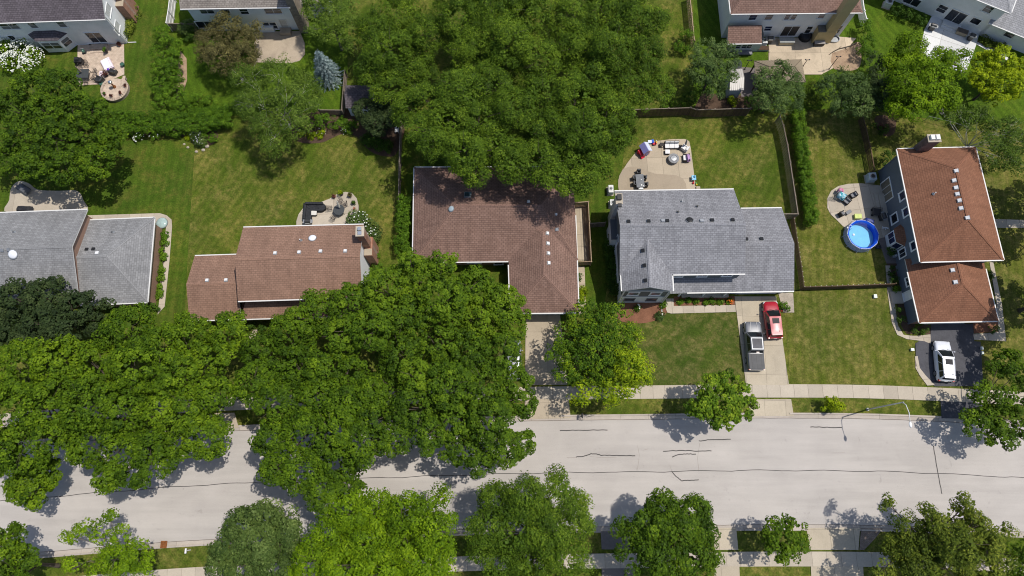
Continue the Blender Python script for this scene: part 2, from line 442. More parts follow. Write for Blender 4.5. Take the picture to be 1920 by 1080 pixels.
def strip(name, l0, l1, z, mat, bottom=None):
    mb = MB(); n = len(l0)
    vs = [(p.x, p.y, z) for p in l0] + [(p.x, p.y, z) for p in l1]
    fs = [(n + i, n + i + 1, i + 1, i) for i in range(n - 1)]
    mb.add(vs, fs)
    if bottom is not None:
        vb = [(p.x, p.y, bottom) for p in l0] + [(p.x, p.y, z) for p in l0]
        mb.add(vb, [(i, i + 1, n + i + 1, n + i) for i in range(n - 1)])
        vb = [(p.x, p.y, bottom) for p in l1] + [(p.x, p.y, z) for p in l1]
        mb.add(vb, [(n + i, n + i + 1, i + 1, i) for i in range(n - 1)])
    o = mb.build(name, mat); tag(o, kind='structure'); return o
strip('road', offs(centre, HALF + 0.05), offs(centre, -HALF - 0.05), 0.006, road_mat)
# gutter pans and kerbs, cast in sections
def to_px(p):
    d = Vector((p.x, p.y, p.z - CAM_H)); cy = d.y * CT + d.z * ST; cz = -d.y * ST + d.z * CT
    return 960 + FOC * d.x / -cz, 540 - FOC * cy / -cz
def near_px(p, lo, hi): return lo <= to_px(p)[0] <= hi
def kerb_line(name, side, drops):
    root = strip(name, *( (offs(centre, HALF + 0.62), offs(centre, HALF + 0.0)) if side > 0 else (offs(centre, -HALF), offs(centre, -HALF - 0.62)) ), 0.010, joint_dark)
    a, b, c = offs(centre, side * HALF), offs(centre, side * (HALF + 0.42)), offs(centre, side * (HALF + 0.60))
    step = 4
    for i in range(0, len(centre) - step - 1, step):
        j = i + step
        if not near_px(centre[i], -120, 2060): continue
        low = any(near_px(lerp(b[i], b[j], 0.5), lo, hi) for lo, hi in drops)
        g = 0.012
        def quad(l0, l1):
            q = [l0[i], l0[j], l1[j], l1[i]]; m = sum(q, Vector()) / 4
            t = (q[1] - q[0]).normalized()
            return [q[0] + t * g, q[1] - t * g, q[2] - t * g, q[3] + t * g]
        MB().prism([(p.x, p.y) for p in quad(a, b)], 0.0, 0.022).build('gutter_section', concrete_kerb, root)
        MB().prism([(p.x, p.y) for p in quad(b, c)], 0.0, 0.045 if low else 0.14).build('kerb_section', concrete_kerb, root)
    return root
kerb_line('kerb', 1, [(975, 1072), (1400, 1492), (1755, 1830), (380, 440)])
kerb_line('kerb', -1, [(1105, 1195), (1330, 1392), (1515, 1622), (385, 520)])
# tar lines
def ribbon(mb, pts, w, z):
    for i in range(len(pts) - 1):
        t = (pts[i + 1] - pts[i]).normalized(); s = Vector((-t.y, t.x, 0)) * w / 2
        mb.poly([(q.x, q.y, z) for q in (pts[i] - s, pts[i + 1] - s, pts[i + 1] + s, pts[i] + s)])
mb = MB(); wob = [p + Vector((0, 0.05 * math.sin(i * 0.7) + random.uniform(-.025, .025), 0)) for i, p in enumerate(centre)]
ribbon(mb, wob, 0.07, 0.011); tag(mb.build('road_joint', tar), kind='structure')
joint_brown = mat_concrete('gutter_joint', (0.17, 0.145, 0.125), 0.2)
for s_ in (1, -1):
    mb = MB(); ribbon(mb, [p + Vector((0, random.uniform(-.02, .02), 0)) for p in offs(centre, s_ * (HALF + .0))], 0.06, 0.024); tag(mb.build('gutter_joint', joint_brown), kind='structure')
for pts in ([(1050, 807), (1085, 806.5), (1139, 806.5)], [(1080, 857), (1095, 855.5), (1108, 851), (1118, 851), (1128, 854), (1140, 853.5), (1160, 854), (1191, 854.5)],
            [(1310, 827), (1330, 824.5), (1370, 823.5)], [(1243, 846), (1280, 844.5), (1310, 846), (1334, 845.5)], [(1260, 857), (1270, 852.5), (1285, 851), (1305, 851.5)],
            [(1259, 883), (1265, 891), (1278, 901.5), (1292, 900.5), (1310, 899.5)], [(1519, 800.5), (1545, 801), (1579, 802)],
            [(1750, 836), (1753, 855), (1757, 880), (1762, 905), (1766, 926)], [(1590, 781), (1591, 784)]):
    mb = MB(); q = [P(x, y) for x, y in pts]; fine = []
    for i in range(len(q) - 1):
        for k in range(6): fine.append(lerp(q[i], q[i + 1], k / 6) + Vector((random.uniform(-.02, .02), random.uniform(-.03, .03), 0)))
    fine.append(q[-1]); ribbon(mb, fine, 0.10, 0.012); tag(mb.build('crack_seal', tar), kind='structure')
mb = MB()
for pts in ([(1194, 884), (1197, 866), (1199, 852), (1196, 836)], [(1310, 884), (1308, 860), (1312, 830)], [(1062, 858), (1080, 857)], [(1205, 845), (1215, 842)],
            [(1560, 849), (1585, 848.5)], [(1105, 856), (1125, 857.5), (1155, 857)], [(1256, 872), (1259, 883)]):
    ribbon(mb, [P(x, y) + Vector((random.uniform(-.05, .05), random.uniform(-.05, .05), 0)) for x, y in pts], 0.035, 0.0095)
tag(mb.build('hairline_crack', mat_concrete('crack_shadow', (0.3, 0.27, 0.24), 0.1)), kind='structure')

# pavements along both sides: strips of slabs that follow the road
def walkway(name, d0, d1, lo, hi, mat, skip=()):
    l0, l1 = offs(centre, d0), offs(centre, d1)
    ok = [i for i in range(len(centre)) if near_px(l0[i], lo, hi)]
    i0, i1 = ok[0], ok[-1]
    root = strip(name, l0[i0:i1], l1[i0:i1], 0.045, joint_dark)
    i = i0
    while i + 2 < i1:
        q = [l0[i], l0[i + 2], l1[i + 2], l1[i]]; t = (q[1] - q[0]).normalized() * 0.014; s = (q[3] - q[0]).normalized() * 0.0
        if not any(near_px(q[0], a, b) for a, b in skip):
            MB().prism([(q[0] + t).to_2d(), (q[1] - t).to_2d(), (q[2] - t).to_2d(), (q[3] + t).to_2d()], 0.0, 0.06).build('slab', mat, root)
        i += 2
    return root
walkway('pavement', HALF + 3.85, HALF + 2.33, -60, 1960, concrete_walk)
walkway('pavement', -HALF - 2.75, -HALF - 4.25, -60, 1960, concrete_walk)
# driveways
def quadpx(q): return PS(q)
slabs('driveway', PS([(1377, 556), (1455, 556), (1479, 722), (1398.5, 722)]), -0.03, 2.35, 3.45, concrete_drive, joint_dark, 0.066, off=(24.35, 9.2))
slabs('driveway', PS([(1402, 748.5), (1483, 748.5), (1488, 780), (1407, 780)]), -0.03, 2.4, 2.3, concrete_drive, joint_dark, 0.066, off=(26.2, 7.4))
slabs('driveway', PS([(986, 590), (1050, 590), (1064, 721.5), (984, 722)]), 0.0, 2.6, 2.75, concrete_tan, joint_dark, 0.066, off=(1.55, 0.3))
slabs('driveway', PS([(984, 748), (1066, 748), (1070, 784), (984, 786)]), 0.0, 2.6, 2.75, concrete_tan, joint_dark, 0.066, off=(1.55, 0.3))
slabs('driveway', PS([(392, 775), (440, 774), (448, 802), (380, 806)]), 0.05, 2.6, 2.4, concrete_tan, joint_dark, 0.066)
slabs('driveway', PS([(1336, 989.5), (1380, 989.5), (1384, 1031), (1340, 1031)]), 0.0, 2.5, 2.6, concrete_drive, joint_dark, 0.066)
slabs('driveway', PS([(1339, 1062), (1386, 1062), (1390, 1180), (1342, 1180)]), 0.0, 2.5, 2.6, concrete_drive, joint_dark, 0.066)
slabs('driveway', PS([(1512, 990), (1612, 990), (1609, 1031), (1518, 1031)]), 0.0, 2.6, 2.6, concrete_drive, joint_dark, 0.066, off=(0.85, 0))
slabs('driveway', PS([(1520, 1062), (1618, 1062), (1622, 1180), (1524, 1180)]), 0.0, 2.6, 2.6, concrete_drive, joint_dark, 0.066, off=(0.85, 0))
brickmat = mat_brick('paver_brown', (0.20, 0.15, 0.12), (0.26, 0.2, 0.16), (0.1, 0.08, 0.07), 0.22, 0.11)
sheet('driveway', PS([(1126, 996), (1190, 996), (1192, 1030), (1128, 1030)]), 0.05, asphalt_old)
sheet('driveway', PS([(1128, 1062), (1190, 1062), (1194, 1180), (1130, 1180)]), 0.05, asphalt_old)
sheet('driveway', PS([(1614, 991), (1655, 991), (1640, 1010), (1620, 1031), (1611, 1031)]), 0.05, brickmat)
sheet('driveway', PS([(455, 1066), (520, 1060), (540, 1180), (440, 1180)]), 0.05, asphalt_old)
dq = [(1745, 607), (1824, 607), (1826, 640), (1838, 641), (1840, 668), (1842, 705), (1842, 724), (1752, 724.5), (1735, 706), (1722, 690), (1717, 670), (1716, 644), (1724, 639), (1744, 640)]
sheet('driveway', PS(dq), 0.05, asphalt)
sheet('driveway', PS([(1763, 749), (1840, 752), (1846, 786), (1765, 784)]), 0.05, asphalt)
# concrete edging and paths beside the right-hand drive
slabs('path', PS([(1660, 498), (1668, 498), (1676, 560), (1683, 610), (1694, 628), (1715, 630), (1744, 627), (1745, 645), (1733, 640), (1700, 636), (1682, 628), (1672, 605), (1664, 550)]), 0.1, 1.6, 1.6, concrete_walk, joint_dark, 0.06)
slabs('path', PS([(1715, 668), (1720, 668), (1724, 690), (1735, 704), (1752, 722), (1738, 723), (1724, 704), (1716, 690)]), 0.1, 1.6, 1.6, concrete_walk, joint_dark, 0.075)
slabs('path', PS([(1855, 492), (1862, 492), (1878, 570), (1886, 640), (1826, 637), (1824, 626), (1848, 625), (1872, 622), (1868, 570)]), 0.1, 2.2, 2.2, concrete_walk, joint_dark, 0.06)
slabs('path', PS([(1864, 411), (2100, 418), (2100, 430), (1867, 427)]), -0.05, 1.6, 3.0, concrete_walk, joint_dark, 0.06)
sheet('planting_bed', PS([(1662, 494), (1700, 494), (1716, 615), (1735, 608), (1744, 612), (1744, 627), (1700, 626), (1690, 612), (1680, 560)]), 0.03, mulch_dark)
sheet('planting_bed', PS([(1824, 605), (1872, 604), (1873, 622), (1826, 625)]), 0.03, mulch_red)
# front walk of the grey-roofed house, with its beds
slabs('path', PS([(1248, 560), (1263, 560), (1263, 574), (1378.5, 572), (1379.5, 585), (1258, 588), (1251, 586), (1248.5, 580)]), 0.02, 1.28, 3.4, concrete_walk, joint_dark, 0.07, off=(0.2, 0.4))
sheet('planting_bed', PS([(1263.5, 556), (1377, 555), (1378, 571.5), (1263.5, 573.5)]), 0.03, mulch_red)
sheet('planting_bed', rounded(PS([(1150, 572), (1247, 568), (1250, 585), (1240, 596), (1218, 604), (1195, 606), (1160, 600)])), 0.03, mulch_red)
sheet('planting_bed', PS([(1459, 549), (1487, 549), (1489, 586), (1469, 586)]), 0.03, mat_mulch('pea_gravel', (0.36, 0.31, 0.25)))
# beds behind
sheet('planting_bed', rounded(PS([(195, 250), (260, 254), (330, 254), (352, 262), (372, 275), (400, 270), (408, 250), (380, 232), (200, 228)])), 0.03, mulch_dark)
sheet('planting_bed', rounded(PS([(555, 262), (600, 268), (640, 252), (668, 256), (690, 280), (715, 292), (745, 285), (745, 210), (560, 215)])), 0.03, mulch_dark)
sheet('planting_bed', rounded(PS([(1640, 222), (1646, 244), (1662, 256), (1676, 250), (1680, 230), (1672, 220), (1655, 216)])), 0.03, mulch_dark)
sheet('planting_bed', PS([(338, 95), (350, 110), (351, 150), (345, 170), (330, 160)]), 0.03, soil)
sheet('planting_bed', PS([(1316, 175), (1440, 180), (1442, 206), (1300, 206)]), 0.03, mulch_dark)
# patios
paver_tan = mat_brick('paver_tan', (0.46, 0.36, 0.28), (0.52, 0.42, 0.33), (0.33, 0.26, 0.2), 0.3, 0.2)
sheet('patio', PS([(146, 85), (233, 82), (233.5, 140), (189, 158), (145, 161)]), 0.05, paver_tan)
sheet('patio', PS([(476, 60), (562, 58), (571, 80), (572, 102), (562, 114), (545, 119), (478, 117)]), 0.03, concrete_old)
slabs('patio', rounded(PS([(18, 400), (18, 375), (22, 352), (36, 340), (54, 344), (72, 356), (110, 358), (144, 358), (156, 374), (155, 400)]), 4), 0.05, 30, 30, concrete_walk, joint_dark, 0.06)
slabs('patio', PS([(556, 428), (556, 415), (560, 402), (568, 391), (580, 382), (600, 380), (618, 373), (634, 363), (648, 360), (660, 362), (669, 372), (673, 388), (672, 410), (668, 428)]), 0.03, 3.1, 3.1, concrete_walk, joint_dark, 0.06, off=(0.6, 1.3))
# back patio of the grey-roofed house: pale slabs and a darker washed curve
pt = PS([(1161, 362), (1159, 350), (1159, 338), (1164, 325), (1176, 306), (1190, 288), (1203, 275), (1216, 266), (1236, 264), (1262, 261), (1284, 261), (1292, 265), (1295, 278), (1299, 310), (1303, 340), (1306, 362)])
pr = slabs('patio', pt, 0.03, 1.95, 2.95, concrete_tan, joint_dark, 0.06, off=(0.62, 0.35))
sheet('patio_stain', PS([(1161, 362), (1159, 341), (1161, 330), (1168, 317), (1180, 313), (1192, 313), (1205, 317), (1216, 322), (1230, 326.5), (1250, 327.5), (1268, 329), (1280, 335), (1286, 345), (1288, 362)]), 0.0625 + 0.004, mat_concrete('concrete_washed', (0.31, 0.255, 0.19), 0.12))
slabs('patio', PS([(1666, 350), (1640, 347), (1614, 344), (1590, 345), (1572, 349), (1558, 358), (1551, 372), (1551, 390), (1557, 402), (1567, 411), (1580, 424), (1600, 440), (1640, 450), (1676, 440)]), 0.12, 1.85, 2.9, concrete_walk, joint_dark, 0.06, off=(0.3, 0.8))
sheet('patio', PS([(1640, 430), (1660, 395), (1680, 395), (1700, 500), (1664, 500)]), 0.02, mat_concrete('gravel_dark', (0.16, 0.14, 0.13), 0.2, 2.0, 0.3))
slabs('patio', PS([(1441, 112), (1441, 70), (1470, 72), (1560, 68), (1605, 72), (1590, 90), (1560, 100), (1557, 115), (1562, 128), (1540, 140), (1440, 140)]), 0.0, 3.4, 3.4, mat_concrete('concrete_sand', (0.50, 0.41, 0.30), 0.28, 0.5, 0.15), joint_dark, 0.06)
sheet('planting_bed', rounded(PS([(1556, 104), (1580, 92), (1612, 80), (1614, 118), (1600, 132), (1565, 130)])), 0.035, soil)
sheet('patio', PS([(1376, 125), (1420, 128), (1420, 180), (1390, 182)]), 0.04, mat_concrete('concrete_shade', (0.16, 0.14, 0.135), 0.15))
slabs('patio', PS([(1733, 56), (1747, 30), (1835, 66), (1830, 84), (1812, 134), (1804, 138), (1722, 100)]), -0.38, 3.2, 3.2, concrete_white, joint_dark, 0.06)
slabs('path', PS([(1831, 84), (1833, 76), (1870, 94), (1900, 110), (1896, 118)]), -0.38, 1.6, 3, concrete_white, joint_dark, 0.06)
slabs('path', PS([(165, 404), (300, 400), (313, 404), (322, 412), (323, 424), (318, 490), (309, 575), (300, 585), (296, 590), (306, 500), (312, 420), (165, 410)]), 0.02, 1.5, 3.0, concrete_walk, joint_dark, 0.06)
slabs('path', PS([(452, 650), (462, 640), (476, 618), (484, 618), (478, 636), (462, 655)]), 0.3, 1.4, 1.4, concrete_tan, joint_dark, 0.05)
sheet('path', PS([(1077, 385), (1103, 385), (1108, 489), (1083, 489)]), 0.02, soil)
slabs('path', PS([(1077.5, 388), (1091, 388), (1095, 435), (1097, 450), (1101, 489), (1083, 489)]), 0.02, 1.5, 1.6, concrete_tan, joint_dark, 0.06)
slabs('path', PS([(1083.5, 500), (1096, 500), (1099, 585), (1086, 590)]), 0.02, 1.4, 1.5, concrete_tan, joint_dark, 0.06)
# ================================================================ houses
white_trim = plain('white_trim', (0.78, 0.78, 0.77), 0.5, 0.35, 0, 0.05)
gutter_white = plain('gutter_white', (0.62, 0.61, 0.59), 0.45, 0.4, 0, 0.06)
gutter_brown = plain('gutter_brown', (0.25, 0.20, 0.17), 0.5, 0.4)
glass = mat_glass('window_glass', (0.022, 0.026, 0.034))
glass_blue = mat_glass('window_glass_blue', (0.015, 0.022, 0.06))
blind = plain('blind', (0.5, 0.5, 0.48), 0.6)
screen_gray = plain('insect_screen', (0.16, 0.16, 0.165), 0.8)
black_plastic = plain('black_plastic', (0.018, 0.018, 0.02), 0.5)
black_cloth = plain('black_cloth', (0.022, 0.023, 0.027), 0.75, 0.3, 0, 0.35, 4)
white_metal = plain('white_metal', (0.68, 0.68, 0.68), 0.35, 0.5)
gray_metal = plain('gray_metal', (0.30, 0.31, 0.32), 0.4, 0.5, 0.5)
dark_metal = plain('dark_metal', (0.05, 0.05, 0.052), 0.45, 0.5, 0.3)
red_brick = mat_brick('red_brick', (0.27, 0.115, 0.07), (0.34, 0.16, 0.10), (0.36, 0.31, 0.27), 0.22, 0.075, rot=(R(90), 0, 0))
sh_gray_w = mat_shingle('shingle_gray_weathered', (0.21, 0.21, 0.215), (0.275, 0.275, 0.28), (0.165, 0.165, 0.165))
sh_gray = mat_shingle('shingle_gray', (0.215, 0.215, 0.230), (0.285, 0.285, 0.302), (0.14, 0.14, 0.152))
sh_brown = mat_shingle('shingle_brown', (0.245, 0.146, 0.104), (0.285, 0.172, 0.124), (0.16, 0.097, 0.071))
sh_brown_d = mat_shingle('shingle_brown_old', (0.200, 0.122, 0.096), (0.25, 0.157, 0.125), (0.11, 0.068, 0.055))
sh_brown_r = mat_shingle('shingle_rust', (0.215, 0.098, 0.058), (0.255, 0.120, 0.072), (0.15, 0.07, 0.044))
sh_plum = mat_shingle('shingle_plum', (0.10, 0.085, 0.095), (0.135, 0.115, 0.13), (0.05, 0.045, 0.05))
sh_taupe = mat_shingle('shingle_taupe', (0.22, 0.195, 0.17), (0.29, 0.26, 0.23), (0.12, 0.10, 0.09))
sd_white = mat_siding('siding_white', (0.80, 0.81, 0.82), 0.12)
sd_bluewhite = mat_siding('siding_blue_white', (0.76, 0.81, 0.84), 0.12)
sd_lightgray = mat_siding('siding_pale_gray', (0.60, 0.62, 0.64), 0.12)
sd_slate = mat_siding('siding_slate', (0.14, 0.165, 0.20), 0.14)
sd_darkgray = mat_siding('siding_charcoal', (0.13, 0.15, 0.165), 0.14)
sd_tanbrown = mat_siding('siding_tan_brown', (0.30, 0.185, 0.135), 0.2)
sd_cream = plain('painted_cream', (0.46, 0.37, 0.19), 0.6, 0.3, 0, 0.06, 1)
ridge_of = {}
def lighter(mat, k, name):
    if name in bpy.data.materials: return bpy.data.materials[name]
    m = mat.copy(); m.name = name
    for n in m.node_tree.nodes:
        if n.type == 'TEX_BRICK':
            for s_ in ('Color1', 'Color2', 'Mortar'):
                c = n.inputs[s_].default_value; n.inputs[s_].default_value = (min(1, c[0] * k), min(1, c[1] * k), min(1, c[2] * k), 1)
    return m
def perp(d): return Vector((d.y, -d.x, 0))
def inset(poly, d):
    """offset a counter-clockwise outline inwards; d is one number or one for each edge"""
    n = len(poly); ds = d if isinstance(d, (list, tuple)) else [d] * n; L = []
    for i in range(n):
        a, b = poly[i], poly[(i + 1) % n]; t = (b - a); t.z = 0; t.normalize(); nn = perp(t)
        L.append((a - nn * ds[i], t))
    out = []
    for i in range(n):
        (p, t), (q, u) = L[i - 1], L[i]
        den = t.x * u.y - t.y * u.x; k = ((q.x - p.x) * u.y - (q.y - p.y) * u.x) / den
        out.append(Vector((p.x + t.x * k, p.y + t.y * k, 0)))
    return out
class House:
    def __init__(s, name, base, label, cat='house', group=None):
        s.root = thing(name, base, label, cat, group); s.faces = []
    def roof(s, faces, mat, t=0.16, name='roof', ridge_k=1.16, ridges=(), skirt=None):
        mb = MB(); edges = {}
        key = lambda p: (round(p.x, 3), round(p.y, 3), round(p.z, 3))
        for f in faces:
            n = (f[1] - f[0]).cross(f[2] - f[0]).normalized()
            if n.z < 0: f.reverse(); n = -n
            u = Vector((0, 0, 1)).cross(n); u = u.normalized() if u.length > 1e-4 else Vector((1, 0, 0)); v = n.cross(u)
            mb.poly(f, [(p.dot(u), p.dot(v)) for p in f])
            mb.poly([p - Vector((0, 0, t)) for p in reversed(f)], [(p.dot(u), p.dot(v)) for p in reversed(f)])
            s.faces.append((list(f), n))
            for i in range(len(f)):
                a, b = key(f[i]), key(f[(i + 1) % len(f)])
                if (b, a) in edges: edges[(b, a)] = None
                else: edges[(a, b)] = (f[i], f[(i + 1) % len(f)])
        dz = Vector((0, 0, t)); s.eaves = []
        fb = MB()
        for e in edges.values():
            if e is None: continue
            a, b = e; nn = perp((b - a).normalized()) * 0.001
            fb.poly([a + nn, a - dz + nn, b - dz + nn, b + nn]); s.eaves.append((a, b))
        o = mb.build(name, mat, s.root)
        fb.build('fascia', gutter_white if not hasattr(s, 'fascia') else s.fascia, o)
        if ridges:
            cm = lighter(mat, ridge_k, mat.name + '_cap'); 
            for a, b in ridges:
                L = (b - a).length; n = max(1, round(L / 1.2)); d = (b - a) / L
                rb = MB(); side = perp(Vector((d.x, d.y, 0)).normalized())
                for i in range(n):
                    p, q = a + d * (L * i / n), a + d * (L * (i + 1) / n - 0.02); h = Vector((0, 0, 0.035 + 0.006 * (i % 2)))
                    w = side * 0.15; dn = Vector((0, 0, 0.05))
                    rb.poly([p + h, q + h, q + w + h - dn, p + w + h - dn], [(0, 0), (1, 0), (1, .16), (0, .16)])
                    rb.poly([q + h, p + h, p - w + h - dn, q - w + h - dn], [(0, 0), (1, 0), (1, .16), (0, .16)])
                rb.build('ridge_cap', cm, o)
        return o
    def four(s, c, ze, rise, mat, i0=0.0, i1=0.0, **kw):
        """c: a, b, c, d counter-clockwise; a-b and c-d are eaves, the ridge runs along them; i0, i1 hip the d-a and b-c ends"""
        a, b, c_, d = (Vector((p.x, p.y, ze)) for p in c)
        m0, m1 = (d + a) / 2, (b + c_) / 2; t = (m1 - m0).normalized()
        r0, r1 = m0 + t * i0 + Vector((0, 0, rise)), m1 - t * i1 + Vector((0, 0, rise))
        fs = [[a, b, r1, r0], [c_, d, r0, r1]]; rd = [(r0, r1)]
        if i1: fs.append([b, c_, r1]); rd += [(b, r1), (c_, r1)]
        if i0: fs.append([d, a, r0]); rd += [(d, r0), (a, r0)]
        s.last = (a, b, c_, d, r0, r1)
        s.roof(fs, mat, ridges=rd, **kw); return s.last
    def walls(s, foot, z0, z1, mat, gables=(), name='wall', open_edges=()):
        """gables: {edge index: apex height}"""
        mb = MB(); n = len(foot); gables = dict(gables)
        for i in range(n):
            if i in open_edges: continue
            a, b = foot[i], foot[(i + 1) % n]
            q = [Vector((a.x, a.y, z0)), Vector((b.x, b.y, z0)), Vector((b.x, b.y, z1)), Vector((a.x, a.y, z1))]
            if i in gables:
                m = (a + b) / 2; q.insert(3, Vector((m.x, m.y, gables[i])))
            mb.poly(q)
        return mb.build(name, mat, s.root)
    def gutter(s, a, b, mat=None, parent=None):
        d = (b - a); L = d.length; d.normalize(); n = perp(d)
        mb = MB().box((a + b) / 2 + n * 0.062 + Vector((0, 0, -0.07)), (L - 0.02, 0.115, 0.12), axes=(d, -n, (0, 0, 1)))
        mb.box((a + b) / 2 + n * 0.062 + Vector((0, 0, -0.005)), (L - 0.03, 0.125, 0.012), axes=(d, -n, (0, 0, 1)))
        return mb.build('gutter', mat or gutter_white, s.root)
    def roof_hit(s, px, py):
        d = ray(px, py); o = Vector((0, 0, CAM_H)); best = None
        for f, n in s.faces:
            den = d.dot(n)
            if abs(den) < 1e-6: continue
            t = (f[0] - o).dot(n) / den
            p = o + d * t; inside = True
            for i in range(len(f)):
                a, b = f[i], f[(i + 1) % len(f)]
                if (b.x - a.x) * (p.y - a.y) - (b.y - a.y) * (p.x - a.x) < -1e-4: inside = False; break
            if inside and (best is None or t < best[0]): best = (t, p, n)
        if best is None: return P(px, py, 5), Vector((0, 0, 1))
        return best[1], best[2]
    def frame(s, n):
        u = Vector((0, 0, 1)).cross(n); u = u.normalized() if u.length > 1e-3 else Vector((1, 0, 0)); return u, n.cross(u), n
    def vent(s, px, py, mat, size=0.34, h=0.13, cap=None):
        p, n = s.roof_hit(px, py); u, v, n = s.frame(n)
        mb = MB().box(p + n * (h / 2), (size, size, h), axes=(u, v, n)); o = mb.build('roof_vent', mat, s.root)
        MB().box(p + n * 0.012, (size * 1.45, size * 1.45, 0.02), axes=(u, v, n)).build('flashing', cap or gray_metal, o)
        MB().box(p + n * (h + 0.015), (size * 1.1, size * 1.1, 0.03), axes=(u, v, n)).build('vent_cap', mat, o)
        return o
    def pipe(s, px, py, mat=None, h=0.45, r=0.055):
        p, n = s.roof_hit(px, py)
        o = MB().tube([p - Vector((0, 0, .05)), p + Vector((0, 0, h))], r, 8).build('vent_pipe', mat or gray_metal, s.root)
        MB().lathe(p, [(0.2, 0.0), (0.17, 0.03), (0.075, 0.14)], 10).build('flashing', gray_metal, o)
    def dome(s, px, py, mat, r=0.5, name='skylight_dome'):
        p, n = s.roof_hit(px, py); u, v, n = s.frame(n)
        mb = MB(); pr = [(1.0, 0.0), (0.98, 0.12), (0.86, 0.3), (0.6, 0.44), (0.25, 0.5), (0.02, 0.51)]
        b = MB().lathe((0, 0, 0), pr, 16)
        mb.add([p + u * (x * r) + v * (y * r) + n * (0.1 + z * r * 0.7) for x, y, z in b.v], b.f)
        o = mb.build(name, mat, s.root, smooth=True)
        b = MB().lathe((0, 0, 0), [(1.12, 0), (1.12, 0.22), (1.0, 0.26)], 16)
        MB().add([p + u * (x * r) + v * (y * r) + n * (z * r) for x, y, z in b.v], b.f).build('curb_ring', gray_metal, o)
    def window(s, A, B, px, py, w, h, cols=2, rows=1, trim=None, pane=None, name='window', depth=0.06, tw=0.09, z=None, half=None):
        """window whose middle shows at that pixel of the wall from A to B"""
        d = B - A; d.z = 0; d.normalize(); n = perp(d)
        r = ray(px, py); o = Vector((0, 0, CAM_H)); t = (A - o).dot(n) / r.dot(n); c = o + r * t
        if z is not None: c.z = z
        c += n * 0.004
        trim = trim or white_trim; pane = pane or glass; up = Vector((0, 0, 1)); ax = (d, -n, up)
        f = MB()
        f.box(c + up * (h / 2 + tw / 2) + n * depth / 2, (w + 2 * tw, depth, tw), axes=ax)
        f.box(c - up * (h / 2 + tw / 2) + n * depth / 2, (w + 2 * tw, depth, tw), axes=ax)
        for sg in (-1, 1): f.box(c + d * sg * (w / 2 + tw / 2) + n * depth / 2, (tw, depth, h), axes=ax)
        fr = f.build(name, trim, s.root)
        pw, ph = w / cols, h / rows
        for i in range(cols):
            for j in range(rows):
                q = c + d * (-w / 2 + pw * (i + .5)) + up * (-h / 2 + ph * (j + .5)) + n * (0.012 + 0.008 * ((j + (0 if half is None else 1)) % 2))
                pm = pane
                if half is not None and j == half: pm = screen_gray
                MB().box(q, (pw - 0.03, 0.016, ph - 0.03), axes=ax).build('pane', pm, fr)
        m = MB()
        for i in range(1, cols): m.box(c + d * (-w / 2 + pw * i) + n * 0.02, (0.05, 0.04, h), axes=ax)
        for j in range(1, rows): m.box(c + up * (-h / 2 + ph * j) + n * 0.021, (w, 0.038, 0.045), axes=ax)
        if m.v: m.build('mullion', trim, fr)
        MB().box(c - up * (h / 2 + tw + 0.02) + n * (depth / 2 + 0.02), (w + 2 * tw + 0.06, depth + 0.05, 0.035), axes=ax).build('sill', trim, fr)
        return fr
    def corner_board(s, p, z0, z1, mat=None, w=0.14):
        return MB().box((p.x, p.y, (z0 + z1) / 2), (w, w, z1 - z0)).build('corner_board', mat or white_trim, s.root)
    def downspout(s, p, z1, out, mat=None):
        mb = MB(); q = Vector((p.x, p.y, 0))
        mb.box(q + Vector((0, 0, z1 / 2 + 0.05)), (0.09, 0.09, z1 - 0.1))
        mb.box(q + out * 0.5 + Vector((0, 0, 0.09)), (out.length, 0.1, 0.08), rz=math.atan2(out.y, out.x))
        return mb.build('downspout', mat or gutter_white, s.root)
def mid(*v): return sum(v, Vector()) / len(v)
UP = Vector((0, 0, 1))

# ---- far left: long grey-roofed ranch with a lower wing
Z = 4.0
c = [P(-170, 566, Z), P(147, 556, Z), P(164, 393, Z), P(-140, 404.5, Z)]
h = House('ranch_house', mid(*c) * 1.0 - UP * Z, 'long ranch house with weathered grey shingles and brown siding at the left edge'); ranch = h
f = inset(c, [0.45, 0.35, 0.45, 0.35])
a, b, cc, d, r0, r1 = h.four(c, Z, 2.1, sh_gray_w)
h.walls(f, 0, Z - 0.05, sd_tanbrown, {1: Z + 1.95, 3: Z + 1.95})
h.gutter(cc, d)
Z = 2.8
c2 = [P(150, 572, Z), P(276, 566.5, Z), P(289.5, 408, Z), P(168, 413, Z)]
a, b, cc, d, r0, r1 = h.four(c2, Z, 1.75, sh_gray_w, 0.0, 4.2)
f2 = inset(c2, [0.4, 0.4, 0.4, 0.1]); h.walls(f2, 0, Z - 0.05, sd_tanbrown)
h.gutter(b, cc); h.gutter(cc, d); h.gutter(a, b)
h.dome(25, 477, plain('dome_white', (0.75, 0.76, 0.8), 0.2, 0.5), 0.5)
for x, y in ((5, 469), (17, 468)): h.vent(x, y, gray_metal, 0.3)
for x, y in ((163, 468), (175.5, 467.5)): h.vent(x, y, black_plastic, 0.32)
h.vent(182.5, 475, white_metal, 0.34); h.pipe(212, 435.5); h.pipe(27, 435)

